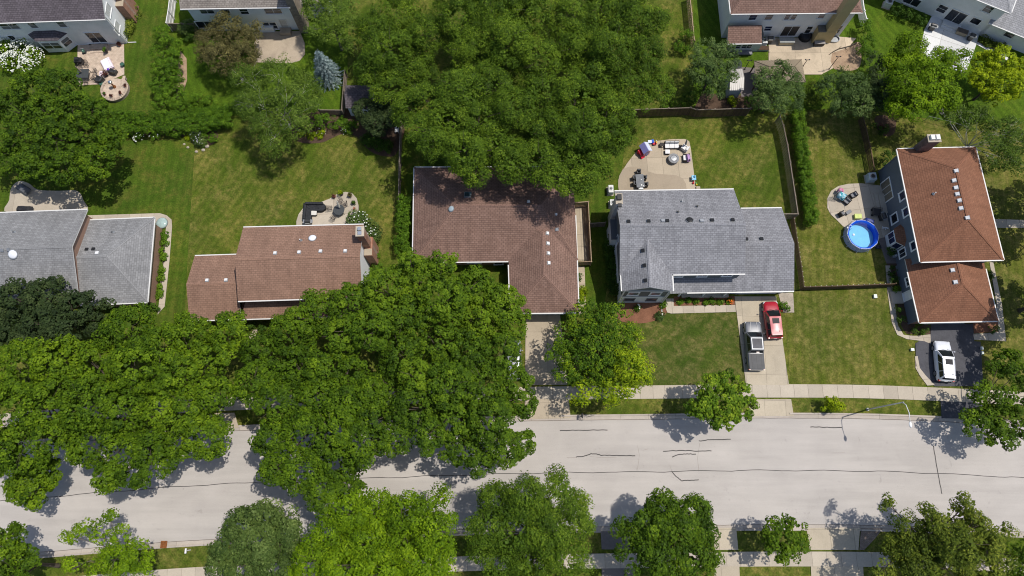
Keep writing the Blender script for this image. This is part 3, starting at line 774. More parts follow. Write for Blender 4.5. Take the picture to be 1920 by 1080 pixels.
# ---- second: brown gabled house, tall part with white gable and a lower wing
Z = 5.2
c = [P(446, 564.5, Z), P(679, 557, Z), P(682, 421, Z), P(456, 426.5, Z)]
h = House('brown_gable_house', mid(*c) - UP * Z, 'two storey house with sunlit brown gable roof, white gable wall and lower left wing'); gable2 = h
a, b, cc, d, r0, r1 = h.four(c, Z, 1.65, sh_brown)
f = inset(c, [0.5, 0.25, 0.35, 0.25])
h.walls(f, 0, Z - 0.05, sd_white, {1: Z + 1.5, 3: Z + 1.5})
h.gutter(cc, d); h.gutter(a, b)
w0, w1 = f[0], f[1]
for x in (488, 512, 536, 560): h.window(w0, w1, x, 570, 1.1, 1.0, 2, 1, z=4.2)
for x in (482, 561 - 40, 580, 605): pass
Zl = 2.8
c2 = [P(355, 601, Zl), P(452, 598, Zl), P(457, 477, Zl), P(365, 480, Zl)]
a2, b2, cc2, d2, q0, q1 = h.four(c2, Zl, 1.45, sh_brown)
f2 = inset(c2, [0.4, 0.0, 0.35, 0.3]); h.walls(f2, 0, Zl - 0.05, sd_tanbrown, {3: Zl + 1.3})
h.gutter(cc2, d2); 
e0, e1 = Vector((b2.x, b2.y, Zl)), P(668, 592, Zl); t0, t1 = w0.copy(), w1.copy()
dn = (w1 - w0).normalized(); 
t0 = w0 + dn * max(0.0, (e0 - w0).dot(dn)); t0.z = Zl + 0.85; t1 = w1.copy(); t1.z = Zl + 0.85
h.roof([[e0 + UP * 0.0, e1, t1, t0]], sh_brown)
h.gutter(a2, e1)
h.walls([e0 + perp(dn) * -0.5, e1 + perp(dn) * -0.5, t1, t0], 0, Zl - 0.1, sd_tanbrown, open_edges=(2,))
for x, y in ((516, 475), (561, 473.5), (601, 471.5), (647.5, 471), (388.5, 526), (424, 525.5)): h.vent(x, y, white_metal, 0.3)
h.dome(586, 447, plain('dome_white', (0.75, 0.76, 0.8), 0.2, 0.5), 0.42); h.pipe(564, 451, white_metal)
# chimney against the gable
wa, wb = f[1], f[2]; dd = (wb - wa).normalized(); nn = perp(dd)
k = P(676, 433, 8.0); k.z = 0
kc = wa + dd * (k - wa).dot(dd) + nn * 0.42
ch = MB().box(kc + UP * 3.9 + nn * 0.0, (1.05, 0.8, 7.8), axes=(dd, -nn, UP)).build('chimney', red_brick, h.root)
kb = kc - dd * 0.35
MB().box(kb + UP * 1.9 + nn * 0.12, (2.3, 0.95, 3.8), axes=(dd, -nn, UP)).build('chimney_base', red_brick, ch)
MB().box(kb + UP * 3.84 + nn * 0.12 - dd * 0.72, (0.8, 0.9, 0.09), axes=(dd, -nn, UP)).build('shoulder_cap', concrete_tan, ch)
MB().box(kc + UP * 7.87, (1.2, 0.95, 0.14), axes=(dd, -nn, UP)).build('chimney_crown', concrete_walk, ch)
mb = MB(); 
mb.box(kc + UP * 8.1 + dd * 0.2, (0.34, 0.4, 0.32), axes=(dd, -nn, UP)); mb.box(kc + UP * 8.0 - dd * 0.25, (0.4, 0.42, 0.16), axes=(dd, -nn, UP))
mb.build('flue_cap', plain('galvanised', (0.55, 0.58, 0.62), 0.25, 0.5, 0.7), ch)

# ---- third: brown hipped ranch with a garage wing towards the street
Z = 2.8
c = [P(774, 492, Z), P(1083, 488, Z), P(1074, 313, Z), P(777, 314, Z)]
h = House('hip_roof_ranch', mid(*c) - UP * Z, 'low ranch house with brown hipped roof in an L shape, half under tree shade'); hip3 = h
h.fascia = gutter_white
a, b, cc, d, r0, r1 = h.four(c, Z, 2.55, sh_brown_d, 5.3, 4.2)
g = [P(1085, 586, Z), P(1078.5, 400, Z), P(951, 402, Z), P(957, 587, Z)]
a2, b2, c2, d2, q0, q1 = h.four(g, Z, 1.75, sh_brown_d, 4.0, 3.0)
f = inset(c, 0.5); h.walls(f, 0, Z - 0.05, sd_tanbrown); f2 = inset(g, [0.5, 0.3, 0.5, 0.5]); h.walls(f2, 0, Z - 0.05, sd_tanbrown)
h.gutter(cc, d); h.gutter(d, a); h.gutter(d2, a2); h.gutter(a2, lerp(a2, b2, 0.98)); h.gutter(a, lerp(a, b, 0.58))
kk = lerp(c2, d2, 0.52); h.gutter(kk, d2)
for x, y in ((1026, 437.5), (1027, 456.5), (1028, 475), (1028.5, 493)): h.vent(x, y, white_metal, 0.3)
h.vent(991, 378.5, white_metal, 0.28); h.vent(1042, 402, white_metal, 0.22); h.vent(1044, 430, gray_metal, 0.28)
h.dome(846.5, 392, plain('dome_clear', (0.35, 0.42, 0.46), 0.1, 0.6), 0.34)
p, n = h.roof_hit(877, 366); u, v, n = h.frame(n)
o = MB().box(p + n * 0.08, (0.85, 0.85, 0.16), axes=(u, v, n)).build('skylight', gray_metal, h.root)
MB().box(p + n * 0.17, (0.7, 0.7, 0.03), axes=(u, v, n)).build('pane', mat_glass('skylight_glass', (0.05, 0.09, 0.1)), o)
# garage door facing the street
A, B = f2[3], f2[0]; dd = (B - A).normalized(); nn = perp(dd); m = mid(A, B)
gd = MB().box(m + UP * 1.1 + nn * 0.03, (4.9, 0.06, 2.2), axes=(dd, -nn, UP)).build('garage_door', white_trim, h.root)
for j in range(4): MB().box(m + UP * (0.3 + j * 0.54) + nn * 0.07, (4.7, 0.03, 0.48), axes=(dd, -nn, UP)).build('door_panel', white_trim, gd)
A, B = f[0], f[1]; h.window(A, B, 890, 497, 1.6, 1.2, 2, 1, z=1.4); h.window(A, B, 935, 497, 1.0, 2.0, 1, 1, z=1.1)

# ---- fourth: grey-roofed two storey house with front gable, porch and garage
Z = 5.4
c = [P(1162, 516, Z), P(1397.5, 513, Z), P(1376, 355, Z), P(1152, 358.5, Z)]
h = House('gray_roof_house', mid(*c) - UP * Z, 'two storey house with grey shingle roof, slate front gable, porch and attached garage'); grey4 = h
a, b, cc, d, r0, r1 = h.four(c, Z, 2.25, sh_gray)
f = inset(c, [0.12, 0.3, 0.35, 0.3])
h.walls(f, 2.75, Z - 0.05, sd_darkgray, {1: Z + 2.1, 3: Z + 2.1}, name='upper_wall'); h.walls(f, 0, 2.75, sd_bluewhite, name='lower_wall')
h.gutter(cc, d); h.gutter(P(1258, 514.7, Z), b)
# front gable wing
g = [P(1262, 546, Z), P(1256, 440, Z), P(1160, 441, Z), P(1166.5, 546, Z)]
a2, b2, c2, d2, q0, q1 = h.four(g, Z, 1.62, sh_gray, ridge_k=1.25)
f2 = inset(g, [0.35, 0, 0.3, 0.06])
h.walls(f2, 2.75, Z - 0.05, sd_darkgray, {3: Z + 1.45}, name='upper_wall', open_edges=(1,)); h.walls(f2, 0, 2.75, sd_bluewhite, name='lower_wall', open_edges=(1,))
h.gutter(lerp(c2, d2, 0.72), d2); h.gutter(a2, lerp(a2, b2, 0.3))
A, B = f2[3], f2[0]; dd = (B - A).normalized(); nn = perp(dd)
MB().box(mid(A, B) + UP * 2.76 + nn * 0.02, ((B - A).length, 0.05, 0.12), axes=(dd, -nn, UP)).build('belt_trim', white_trim, h.root)
MB().box(mid(A, B) + UP * 5.32 + nn * 0.02, ((B - A).length, 0.05, 0.16), axes=(dd, -nn, UP)).build('belt_trim', white_trim, h.root)
h.window(A, B, 1188, 550, 1.05, 1.1, 1, 2, tw=0.15, z=4.2); h.window(A, B, 1230, 549, 1.05, 1.1, 1, 2, tw=0.15, z=4.2)
h.window(A, B, 1179, 563, 1.1, 0.95, 1, 2, trim=screen_gray, z=1.55); h.window(A, B, 1221, 562, 1.1, 0.95, 1, 2, trim=screen_gray, z=1.55)
for p in (A, B): h.corner_board(p, 0, Z - 0.1)
h.downspout(B + Vector((0.12, -0.12, 0)), Z - 0.1, Vector((0.05, -1.5, 0)))
# west wall: windows and the flue box
A, B = f[3], f[0]; dd = (B - A).normalized(); nn = perp(dd)
h.window(A, B, 1158, 450, 0.8, 1.2, 1, 2)
A2, B2 = f2[2], f2[3]
h.window(A, B, 1151.5, 475, 0.7, 1.2, 1, 2); h.window(A2, B2, 1156, 536, 0.8, 1.2, 1, 2)
k = P(1147, 424, 5.2); kc = A + dd * (k - A).dot(dd) + nn * 0.35; kc.z = 0
ch = MB().box(kc + UP * 1.75 - dd * 0.2, (2.4, 0.62, 3.5), axes=(dd, -nn, UP)).build('fireplace_bump_out', sd_bluewhite, h.root)
MB().box(kc + UP * 3.55 - dd * 0.2, (2.5, 0.72, 0.1), axes=(dd, -nn, UP)).build('bump_out_roof', sh_gray, ch)
k = P(1160, 371, 7.4); kc = A + dd * (k - A).dot(dd) + nn * 0.12; kc.z = 0
ch = MB().box(kc + UP * 3.55, (1.15, 0.62, 7.1), axes=(dd, -nn, UP)).build('chimney', sd_lightgray, h.root)
MB().box(kc + UP * 7.14, (1.3, 0.8, 0.09), axes=(dd, -nn, UP)).build('chimney_crown', concrete_walk, ch)
MB().box(kc + UP * 7.36 + dd * -0.1, (0.62, 0.5, 0.36), axes=(dd, -nn, UP)).box(kc + UP * 7.3 + dd * 0.85, (0.4, 0.42, 0.25), axes=(dd, -nn, UP)).build('flue_cap', black_plastic, ch)
# garage and porch roofs
Zl = 2.8
g = [P(1380, 547, Zl), P(1489, 545.5, Zl), P(1466, 390, Zl), P(1370, 391.5, Zl)]
a3, b3, c3, d3, s0, s1 = h.four(g, Zl, 1.95, sh_gray, ridge_k=1.25)
f3 = inset(g, [0.5, 0.3, 0.35, 0]); h.walls(f3, 0, Zl - 0.05, sd_bluewhite, {1: Zl + 1.8})
h.gutter(c3, lerp(c3, d3, 0.8)); 
e0 = P(1288, 548.5, Zl); e00 = P(1252, 550.5, Zl - 0.05); up1 = f[0] + (f[1] - f[0]) * 0.41; up2 = f[0] + (f[1] - f[0]) * 0.93
pm = (s1.z - Zl) / ((s0 - mid(a3, d3) * 0 - a3).to_2d().length or 1)
sl_ = 1.95 / ((d3 - a3).to_2d().length / 2)
top = lambda p: Vector((p.x, p.y, Zl + sl_ * abs((Vector((p.x, p.y, 0)) - Vector((a3.x, a3.y, 0))).dot(perp((b3 - a3).normalized())))))
nP = perp((b3 - a3).normalized()); dw = abs((up2 - a3).to_2d().dot(nP.to_2d())); we = (d3 - a3).normalized(); cw = a3 + we * (dw / abs(we.dot(nP)))
we2 = Vector((cw.x, cw.y, Zl + sl_ * dw)); h.roof([[e00, a3 + UP * 0.004, we2 + UP * 0.004, top(up1)]], sh_gray)
h.gutter(e0, b3)
A, B = f3[0], f3[1]; dd = (B - A).normalized(); nn = perp(dd); m = mid(A, B)
gd = MB().box(m + UP * 1.1 + nn * 0.03, (4.9, 0.06, 2.2), axes=(dd, -nn, UP)).build('garage_door', white_trim, h.root)
for j in range(4): MB().box(m + UP * (0.3 + j * 0.54) + nn * 0.07, (4.7, 0.03, 0.48), axes=(dd, -nn, UP)).build('door_panel', white_trim, gd)
for x in (1277, 1322, 1362):
    q = P(x, 553, 1.4); e = lerp(e0, a3, 0.5); q = Vector((q.x, e.y + 0.25, 0))
    MB().box(q + UP * 1.35, (0.16, 0.16, 2.65)).build('porch_post', white_trim, h.root)
MB().box(mid(e0, a3, up1, up2).to_3d() * 1.0 * Vector((1, 1, 0)) if False else Vector((mid(e0, a3).x, mid(e0, a3).y + 0.9, 0.08)), (5.6, 1.7, 0.16)).build('porch_floor', concrete_walk, h.root)
A, B = f[0], f[1]
for x in (1270, 1315, 1361): h.window(A, B, x, 518.5, 1.0, 0.85, 2, 1, tw=0.13, pane=glass_blue if x > 1300 else blind, z=4.62)
for x, y in ((1178.5, 416), (1216, 415.5), (1251, 414.5), (1335, 413.5), (1373.5, 413), (1206, 470), (1208.5, 498), (1210.5, 526), (1427.5, 448.5), (1399, 449)): h.vent(x, y, black_plastic, 0.36)
for x, y in ((1243, 414.5), (1315.5, 414.5)): h.vent(x, y, plain('vent_gray', (0.3, 0.31, 0.33), 0.5), 0.36)
h.dome(1293, 413.5, black_plastic, 0.4, 'attic_fan'); h.pipe(1271, 398, black_plastic, 0.3, 0.1); h.pipe(1307, 387.5, black_plastic, 0.3, 0.1); h.pipe(1278.5, 378, white_metal)

# ---- fifth: slate-sided house with rust hipped roof
Z = 5.4
c = [P(1882, 487, Z), P(1829, 276, Z), P(1682, 279.5, Z), P(1726, 491, Z)]
h = House('slate_siding_house', mid(*c) - UP * Z, 'two storey slate grey house with rust brown hipped roof beside the round pool'); slate5 = h
h.fascia = gutter_white
a, b, cc, d, r0, r1 = h.four(c, Z, 2.5, sh_brown_r, 4.1, 3.7, ridge_k=1.12)
f = inset(c, 0.45); h.walls(f, 0, Z - 0.05, sd_slate)
for e in ((a, b), (b, cc), (cc, d), (d, a)): h.gutter(*e)
Zl = 2.8
g = [P(1872, 601.5, Zl), P(1842, 480, Zl), P(1697, 486, Zl), P(1724, 604.5, Zl)]
a2, b2, c2, d2, q0, q1 = h.four(g, Zl, 2.2, sh_brown_r, 3.9, 0, ridge_k=1.12)
f2 = inset(g, [0.4, 0, 0.35, 0.45]); h.walls(f2, 0, Zl - 0.05, sd_slate)
h.gutter(d2, a2); h.gutter(lerp(c2, d2, 0.2), d2); h.gutter(a2, lerp(a2, b2, 0.8))
for x, y in ((1793, 320.5), (1789, 338.5), (1792.5, 352), (1795, 364), (1799, 376), (1802, 390.5), (1814, 408.5), (1786, 506.5), (1791.5, 529)): h.vent(x, y, white_metal, 0.34)
h.pipe(1750.5, 363.5, white_metal)
W0, W1 = f[2], f[3]
h.window(W0, W1, 1693, 366.5, 0.85, 1.15, 1, 1, tw=0.16, pane=glass_blue); h.window(W0, W1, 1700, 397, 0.85, 1.15, 1, 1, tw=0.16, pane=glass_blue); h.window(W0, W1, 1714.5, 460, 0.85, 1.15, 1, 1, tw=0.16, pane=glass_blue)
h.window(W0, W1, 1677.5, 409.5, 1.0, 1.2, 1, 1, tw=0.16); h.window(W0, W1, 1692.5, 474.5, 0.9, 1.25, 2, 1, tw=0.13, half=None)
h.window(W0, W1, 1663, 357, 2.5, 2.0, 3, 1, tw=0.13, pane=plain('sliding_door_tan', (0.19, 0.17, 0.13), 0.3), name='patio_door')
h.window(f2[2], f2[3], 1705, 527, 0.9, 1.1, 2, 1, tw=0.14)
dd = (f2[3] - f2[2]).normalized(); nn = perp(dd)
h.window(f2[2], f2[3], 1704, 553.5, 0.9, 2.0, 1, 2, tw=0.1, name='side_door', pane=white_trim)
# bay window
dd = (W1 - W0).normalized(); nn = perp(dd); k = P(1672, 449, 0.9); kc = W0 + dd * (k - W0).dot(dd); kc.z = 0
foot = [kc - dd * 1.25, kc - dd * 0.75 + nn * 0.85, kc + dd * 0.75 + nn * 0.85, kc + dd * 1.25]
by = MB().prism([q.to_2d() for q in foot], 0.15, 2.35).build('bay_window', white_trim, h.root)
for A, B in ((foot[0], foot[1]), (foot[1], foot[2]), (foot[2], foot[3])):
    e = (B - A).normalized(); n_ = perp(e)
    if n_.dot(nn) < 0 and (A - B).length > 0: n_ = -n_
    m = mid(A, B); L = (B - A).length
    nc = 2 if L > 1.2 else 1
    for i in range(nc):
        MB().box(m + e * ((i - (nc - 1) / 2) * (L - 0.2) / nc) + n_ * 0.012 + UP * 1.45, ((L - 0.2) / nc - 0.08, 0.02, 1.15), axes=(e, n_, UP)).build('pane', glass_blue, by)
tp = [q + (q - kc) * 0.1 + UP * 2.36 for q in foot]; ap0, ap1 = kc - dd * 0.7 + UP * 2.95, kc + dd * 0.7 + UP * 2.95
mb = MB(); 
for q in ([tp[0], tp[1], ap0], [tp[1], tp[2], ap1, ap0], [tp[2], tp[3], ap1]):
    mb.poly(q, [(x.x, x.y) for x in q])
mb.poly([tp[3], tp[2], tp[1], tp[0]], [(0, 0)] * 4); mb.build('bay_roof', sh_brown_r, by)
# steps and corner boards, garage front, north chimney
for p in (f[2], f[3], f2[3]): h.corner_board(p, 0, 5.2 if p is not f2[3] else 2.6, sd_slate)
A, B = f2[3], f2[0]; dd2 = (B - A).normalized(); nn2 = perp(dd2); m = mid(A, B)
MB().box(m + UP * 1.3 + nn2 * 0.012, ((B - A).length - 0.3, 0.03, 2.5), axes=(dd2, -nn2, UP)).build('brick_front', red_brick, h.root)
gd = MB().box(m + UP * 1.1 + nn2 * 0.05, (4.9, 0.06, 2.2), axes=(dd2, -nn2, UP)).build('garage_door', white_trim, h.root)
for j in range(4): MB().box(m + UP * (0.3 + j * 0.54) + nn2 * 0.09, (4.7, 0.03, 0.48), axes=(dd2, -nn2, UP)).build('door_panel', white_trim, gd)
k = P(1752, 254, 8.4); A, B = f[1], f[2]; dn_ = (B - A).normalized(); no = perp(dn_)
kc = A + dn_ * (k - A).dot(dn_) + no * 0.3; kc.z = 0
plum_brick = mat_brick('plum_brick', (0.13, 0.075, 0.065), (0.17, 0.10, 0.085), (0.2, 0.17, 0.15), 0.22, 0.075, rot=(R(90), 0, 0))
ch = MB().box(kc + UP * 4.1, (1.35, 0.85, 8.2), axes=(dn_, -no, UP)).build('chimney', plum_brick, h.root)
MB().box(kc + UP * 8.25, (1.5, 1.0, 0.1), axes=(dn_, -no, UP)).build('chimney_crown', concrete_walk, ch)
MB().box(kc + UP * 8.45 - dn_ * 0.3, (0.42, 0.55, 0.3), axes=(dn_, -no, UP)).box(kc + UP * 8.45 + dn_ * 0.3, (0.42, 0.55, 0.3), axes=(dn_, -no, UP)).build('flue_cap', white_metal, ch)
q = W0 + (W1 - W0) * 0.33
st = MB()
for i in range(2): st.box(q + nn * (0.35 + 0.35 * i) + UP * (0.15 if i == 0 else 0.075) - UP * 0.0, (2.6 + 0.2 * i, 0.7 - 0.02 * i, 0.30 if i == 0 else 0.15), axes=(dd, -nn, UP)) if i == 0 else st.box(q + nn * 0.95 + UP * 0.085, (2.8, 0.45, 0.17), axes=(dd, -nn, UP))
st.build('steps', concrete_walk, h.root)
qs = f2[2] + (f2[3] - f2[2]) * 0.55
MB().box(qs + nn * 0.75 + UP * 0.11, (1.5, 1.4, 0.22), axes=(dd, -nn, UP)).build('stoop', concrete_walk, h.root)

# ---- top left: white house with plum roof
Z = 5.5
se, sw = P(197, 36, Z), P(-160, 48.5, Z); e = (se - sw).normalized(); nrt = Vector((-e.y, e.x, 0))
c = [sw, se, se + nrt * 9.2, sw + nrt * 9.2]
h = House('white_plum_roof_house', mid(*c) - UP * Z, 'white sided two storey house with plum dark roof in the top left corner'); whiteA = h
a, b, cc, d, r0, r1 = h.four(c, Z, 2.4, sh_plum)
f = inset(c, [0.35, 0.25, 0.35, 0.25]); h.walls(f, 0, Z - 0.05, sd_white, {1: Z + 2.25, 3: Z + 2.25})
h.gutter(a, b)
A, B = f[0], f[1]; dd = e; nn = perp(dd)
h.window(A, B, 17.5, 48.5, 2.2, 1.15, 2, 2, tw=0.07, half=0); h.window(A, B, 61, 46.5, 0.9, 1.15, 1, 2, tw=0.07, half=0); h.window(A, B, 115, 44.5, 0.9, 1.2, 1, 2, tw=0.07, half=0)
h.window(A, B, 24, 71.5, 0.75, 1.1, 1, 1, tw=0.07); h.window(A, B, 180, 70, 1.9, 2.0, 2, 1, tw=0.07, name='patio_door')
h.window(A, B, 179, 83.5, 1.7, 0.5, 2, 1, tw=0.05, name='basement_window')
k = P(115, 96, 0); kc = A + dd * (k - A).dot(dd); kc.z = 0
foot = [kc - dd * 2.6, kc - dd * 1.55 + nn * 1.0, kc + dd * 1.05 + nn * 1.0, kc + dd * 2.1]
by = MB().prism([q.to_2d() for q in foot], 0.1, 2.55).build('bay_window', sd_white, h.root)
for (A_, B_), w_ in (((foot[0], foot[1]), 1), ((foot[1], foot[2]), 2), ((foot[2], foot[3]), 1)):
    e_ = (B_ - A_).normalized(); n_ = perp(e_); m = mid(A_, B_); L = (B_ - A_).length
    for i in range(w_):
        q = m + e_ * ((i - (w_ - 1) / 2) * (L - 0.3) / w_) + UP * 1.55
        MB().box(q + n_ * 0.02, ((L - 0.3) / w_, 0.03, 1.3), axes=(e_, -n_, UP)).build('frame', white_trim, by)
        MB().box(q + n_ * 0.03 - UP * 0.3, ((L - 0.3) / w_ - 0.12, 0.03, 0.55), axes=(e_, -n_, UP)).build('pane', glass, by)
        MB().box(q + n_ * 0.03 + UP * 0.3, ((L - 0.3) / w_ - 0.12, 0.03, 0.5), axes=(e_, -n_, UP)).build('pane', screen_gray, by)
tp = [q + (q - kc) * 0.08 + UP * 2.57 for q in foot]; ap = [kc - dd * 1.6 + UP * 3.25, kc + dd * 1.1 + UP * 3.25]
mb = MB()
for q in ([tp[0], tp[1], ap[0]], [tp[1], tp[2], ap[1], ap[0]], [tp[2], tp[3], ap[1]], [tp[3], tp[2], tp[1], tp[0]]): mb.poly(q, [(x.x, x.y) for x in q])
mb.build('bay_roof', sh_plum, by)
# east wall: windows and brick chimney
A, B = f[1], f[2]; de = (B - A).normalized(); ne = perp(de)
for x, y in ((219, 52), (202.5, 19)): h.window(A, B, x, y, 1.5, 1.0, 2, 1, tw=0.07, pane=blind)
kc = A + de * 4.6 + ne * 0.4; kc.z = 0
ch = MB().box(kc + UP * 4.3, (1.3, 0.8, 8.6), axes=(de, -ne, UP)).build('chimney', red_brick, h.root)
MB().box(kc + UP * 1.7 - de * 0.2 + ne * 0.1, (2.6, 1.0, 3.4), axes=(de, -ne, UP)).build('chimney_base', red_brick, ch)
MB().box(kc + UP * 3.44 - de * 0.95 + ne * 0.1, (1.05, 0.98, 0.1), axes=(de, -ne, UP)).build('shoulder_cap', concrete_tan, ch)
h.downspout(f[1] + Vector((0.15, 0.1, 0)), Z - 0.1, Vector((1.1, 0.05, 0)))
st = MB(); q = P(187, 92, 0)
st.box(q + UP * 0.14 + nn * -0.2, (2.1, 0.75, 0.28), axes=(dd, -nn, UP)); st.box(q + UP * 0.07 + nn * 0.4, (2.3, 0.45, 0.14), axes=(dd, -nn, UP)); st.build('steps', paver_tan, h.root)

# ---- top: white house with taupe roof behind the olive tree
Z = 5.5
sw, se = P(337.5, 16.5, Z), P(544, 13.5, Z); e = (se - sw).normalized(); nrt = Vector((-e.y, e.x, 0))
c = [sw, se, se + nrt * 8.6, sw + nrt * 8.6]
h = House('white_taupe_roof_house', mid(*c) - UP * Z, 'white sided two storey house with taupe roof behind the olive brown tree'); whiteB = h
a, b, cc, d, r0, r1 = h.four(c, Z, 2.2, sh_taupe)
f = inset(c, [0.35, 0.3, 0.35, 0.6]); h.walls(f, 2.7, Z - 0.05, sd_bluewhite, {1: Z + 2.05, 3: Z + 2.05}, name='upper_wall')
fl = inset(c, [0.75, 0.3, 0.35, 0.6]); h.walls(fl, 0, 2.7, sd_bluewhite, name='lower_wall')
h.gutter(a, b)
MB().poly([Vector((p.x, p.y, 2.7)) for p in f][::-1]).build('soffit', white_trim, h.root)
A, B = f[0], f[1]
for x, y, w_, nc in ((387.5, 20, 1.7, 2), (422.5, 19.5, 0.95, 1), (457.5, 21, 1.0, 1), (512, 20, 2.1, 2)): h.window(A, B, x, y, w_, 1.05, nc, 2, tw=0.08)
A, B = fl[0], fl[1]; dd = e; nn = perp(e)
h.window(A, B, 385, 46, 2.2, 1.3, 2, 1, tw=0.1); h.window(A, B, 533, 46, 0.85, 1.9, 1, 2, tw=0.06, name='back_door', pane=blind)
for x, yaw in ((500, 0.0), (513, 0.5)): h.window(A, B, x, 47.5, 0.8, 1.3, 1, 2, tw=0.12)
MB().box(P(503, 56, 0) + UP * 0.5, (1.9, 0.8, 1.0), axes=(dd, -nn, UP)).build('bay_base', sd_bluewhite, h.root)
MB().box(P(537, 61, 0) + UP * 0.25, (1.4, 1.0, 0.5), axes=(dd, -nn, UP)).box(P(537, 64, 0) + UP * 0.1, (1.4, 0.6, 0.2), axes=(dd, -nn, UP)).build('steps', concrete_old, h.root)
kc = f[1] + e * 0.5 + nrt * 0.7; kc.z = 0
stone = mat_brick('stone_taupe', (0.22, 0.18, 0.14), (0.3, 0.25, 0.2), (0.16, 0.13, 0.11), 0.4, 0.2, rot=(R(90), 0, 0))
ch = MB().box(kc + UP * 4.3, (1.0, 1.8, 8.6), axes=(e, nrt, UP)).build('chimney', stone, h.root)
MB().box(kc + UP * 8.65, (1.15, 1.95, 0.1), axes=(e, nrt, UP)).build('chimney_crown', concrete_tan, ch)
wg = [f[1] + e * 1.02 + nrt * 2.2, f[1] + e * 4.0 + nrt * 2.2, f[1] + e * 4.0 + nrt * 7, f[1] + e * 1.02 + nrt * 7]
h.walls(wg, 0, 3.2, sd_bluewhite, name='side_wing_wall')
wgr = [Vector((p.x, p.y, 3.2)) for p in inset(wg, -0.3)]
h.roof([[wgr[0], wgr[1], wgr[2] + UP * 1.2, wgr[3] + UP * 1.2]], sh_taupe, name='side_wing_roof')
h.window(wg[0], wg[1], 575, 37, 1.0, 1.1, 1, 2, tw=0.08)

# ---- top right: white house with brown hipped roof, sunroom and cream chimney
Z = 5.5
sw, se = P(1370.5, 26, Z), P(1617.5, 23.5, Z); e = (se - sw).normalized(); nrt = Vector((-e.y, e.x, 0))
c = [sw, se, se + nrt * 9, sw + nrt * 9]
h = House('white_brown_roof_house', mid(*c) - UP * Z, 'white two storey house with brown hipped roof, sunroom and tall cream chimney'); whiteC = h
a, b, cc, d, r0, r1 = h.four(c, Z, 2.2, sh_brown_d, 3.6, 3.6)
f = inset(c, 0.45); h.walls(f, 0, Z - 0.05, sd_white); h.gutter(a, b); h.gutter(d, a)
A, B = f[0], f[1]; dd = e; nn = perp(e)
for x, y, w_, nc in ((1412, 31.5, 0.9, 1), (1442, 31, 0.9, 1), (1477.5, 31, 0.75, 1), (1487.5, 31, 0.75, 1), (1541.5, 28, 0.75, 1)): h.window(A, B, x, y, w_, 1.15, nc, 2, tw=0.07, pane=glass_blue if nc == 1 else glass)
h.window(A, B, 1440, 53, 0.9, 0.9, 1, 2, tw=0.07, pane=glass_blue); h.window(A, B, 1481, 58, 2.0, 2.0, 2, 1, tw=0.08, name='patio_door', pane=plain('door_dark', (0.06, 0.05, 0.045), 0.3))
h.window(A, B, 1516, 55.5, 0.7, 1.4, 1, 2, tw=0.07); h.window(A, B, 1570, 55, 0.8, 1.5, 1, 2, tw=0.07)
Zs = 2.5
sr = [P(1364, 82, Zs), P(1428.5, 81, Zs), P(1428.5, 47, Zs + 1.0), P(1365.5, 48, Zs + 1.0)]
h.roof([[sr[0], sr[1], sr[2], sr[3]]], sh_brown_d, name='sunroom_roof'); h.gutter(sr[0], sr[1])
fs = [P(1364.5, 97, 0) , P(1421, 96.5, 0)]; fs += [fs[1] + nrt * 4.0, fs[0] + nrt * 4.0]
h.walls(fs, 0, 2.45, sd_lightgray, name='sunroom_wall', open_edges=(2,))
h.window(fs[0], fs[1], 1379.5, 86.5, 1.25, 0.95, 2, 2, tw=0.06); h.window(fs[0], fs[1], 1400.5, 86, 1.25, 0.95, 2, 2, tw=0.06)
k = P(1538, 74, 0); kc = A + dd * (k - A).dot(dd) + nn * 0.55; kc.z = 0
ch = MB().box(kc + UP * 4.6 + dd * 0.35, (1.35, 0.9, 9.2), axes=(dd, -nn, UP)).build('chimney', sd_cream, h.root)
MB().box(kc + UP * 1.2 - dd * 0.1, (2.4, 1.0, 2.4), axes=(dd, -nn, UP)).build('chimney_base', sd_cream, ch)
MB().box(kc + UP * 2.45 - dd * 0.83, (0.98, 1.0, 0.12), axes=(dd, -nn, UP)).build('shoulder_cap', plain('cap_dark', (0.14, 0.13, 0.11), 0.6), ch)
# ---- top right corner: white house turned to the street behind, grey roofs
Z = 5.5
g0, g1 = P(1668, -2.0, 0), P(1899, 92, 0); e = (g1 - g0).normalized(); nrt = Vector((-e.y, e.x, 0)); nn = perp(e)
Lt = (P(1896, 23, Z) - g0).dot(e)
e0, e1 = g0 - e * 3.0 + nn * 0.5, g0 + e * Lt + nn * 0.5
c = [e0, e1, e1 + nrt * 9.5, e0 + nrt * 9.5]
h = House('white_gray_roof_house', mid(*c), 'white house with pale grey shingles set at an angle in the top right corner'); whiteD = h
sh_pale = mat_shingle('shingle_pale', (0.30, 0.30, 0.31), (0.37, 0.37, 0.385), (0.2, 0.2, 0.21))
a, b, cc, d, r0, r1 = h.four(c, Z, 2.3, sh_pale, 0, 4.0)
f = inset(c, [0.5, 0.4, 0.4, 0.3]); h.walls(f, 0, Z - 0.05, sd_white); h.gutter(a, b); h.gutter(b, cc)
Zl = 2.9; x0 = Lt - 0.8
k0, k1 = g0 + e * (x0 - 0.3) + nn * 0.5, g0 + e * (x0 + 13) + nn * 0.5
c2 = [k0, k1, k1 + nrt * 8.5, k0 + nrt * 8.5]
a2, b2, cc2, d2, q0, q1 = h.four(c2, Zl, 1.9, sh_pale); h.gutter(a2, b2)
f2 = inset(c2, [0.5, 0.3, 0.4, 0.3]); h.walls(f2, 0, Zl - 0.05, sd_white, {3: Zl + 1.7, 1: Zl + 1.7})
A, B = f[0], f[1]
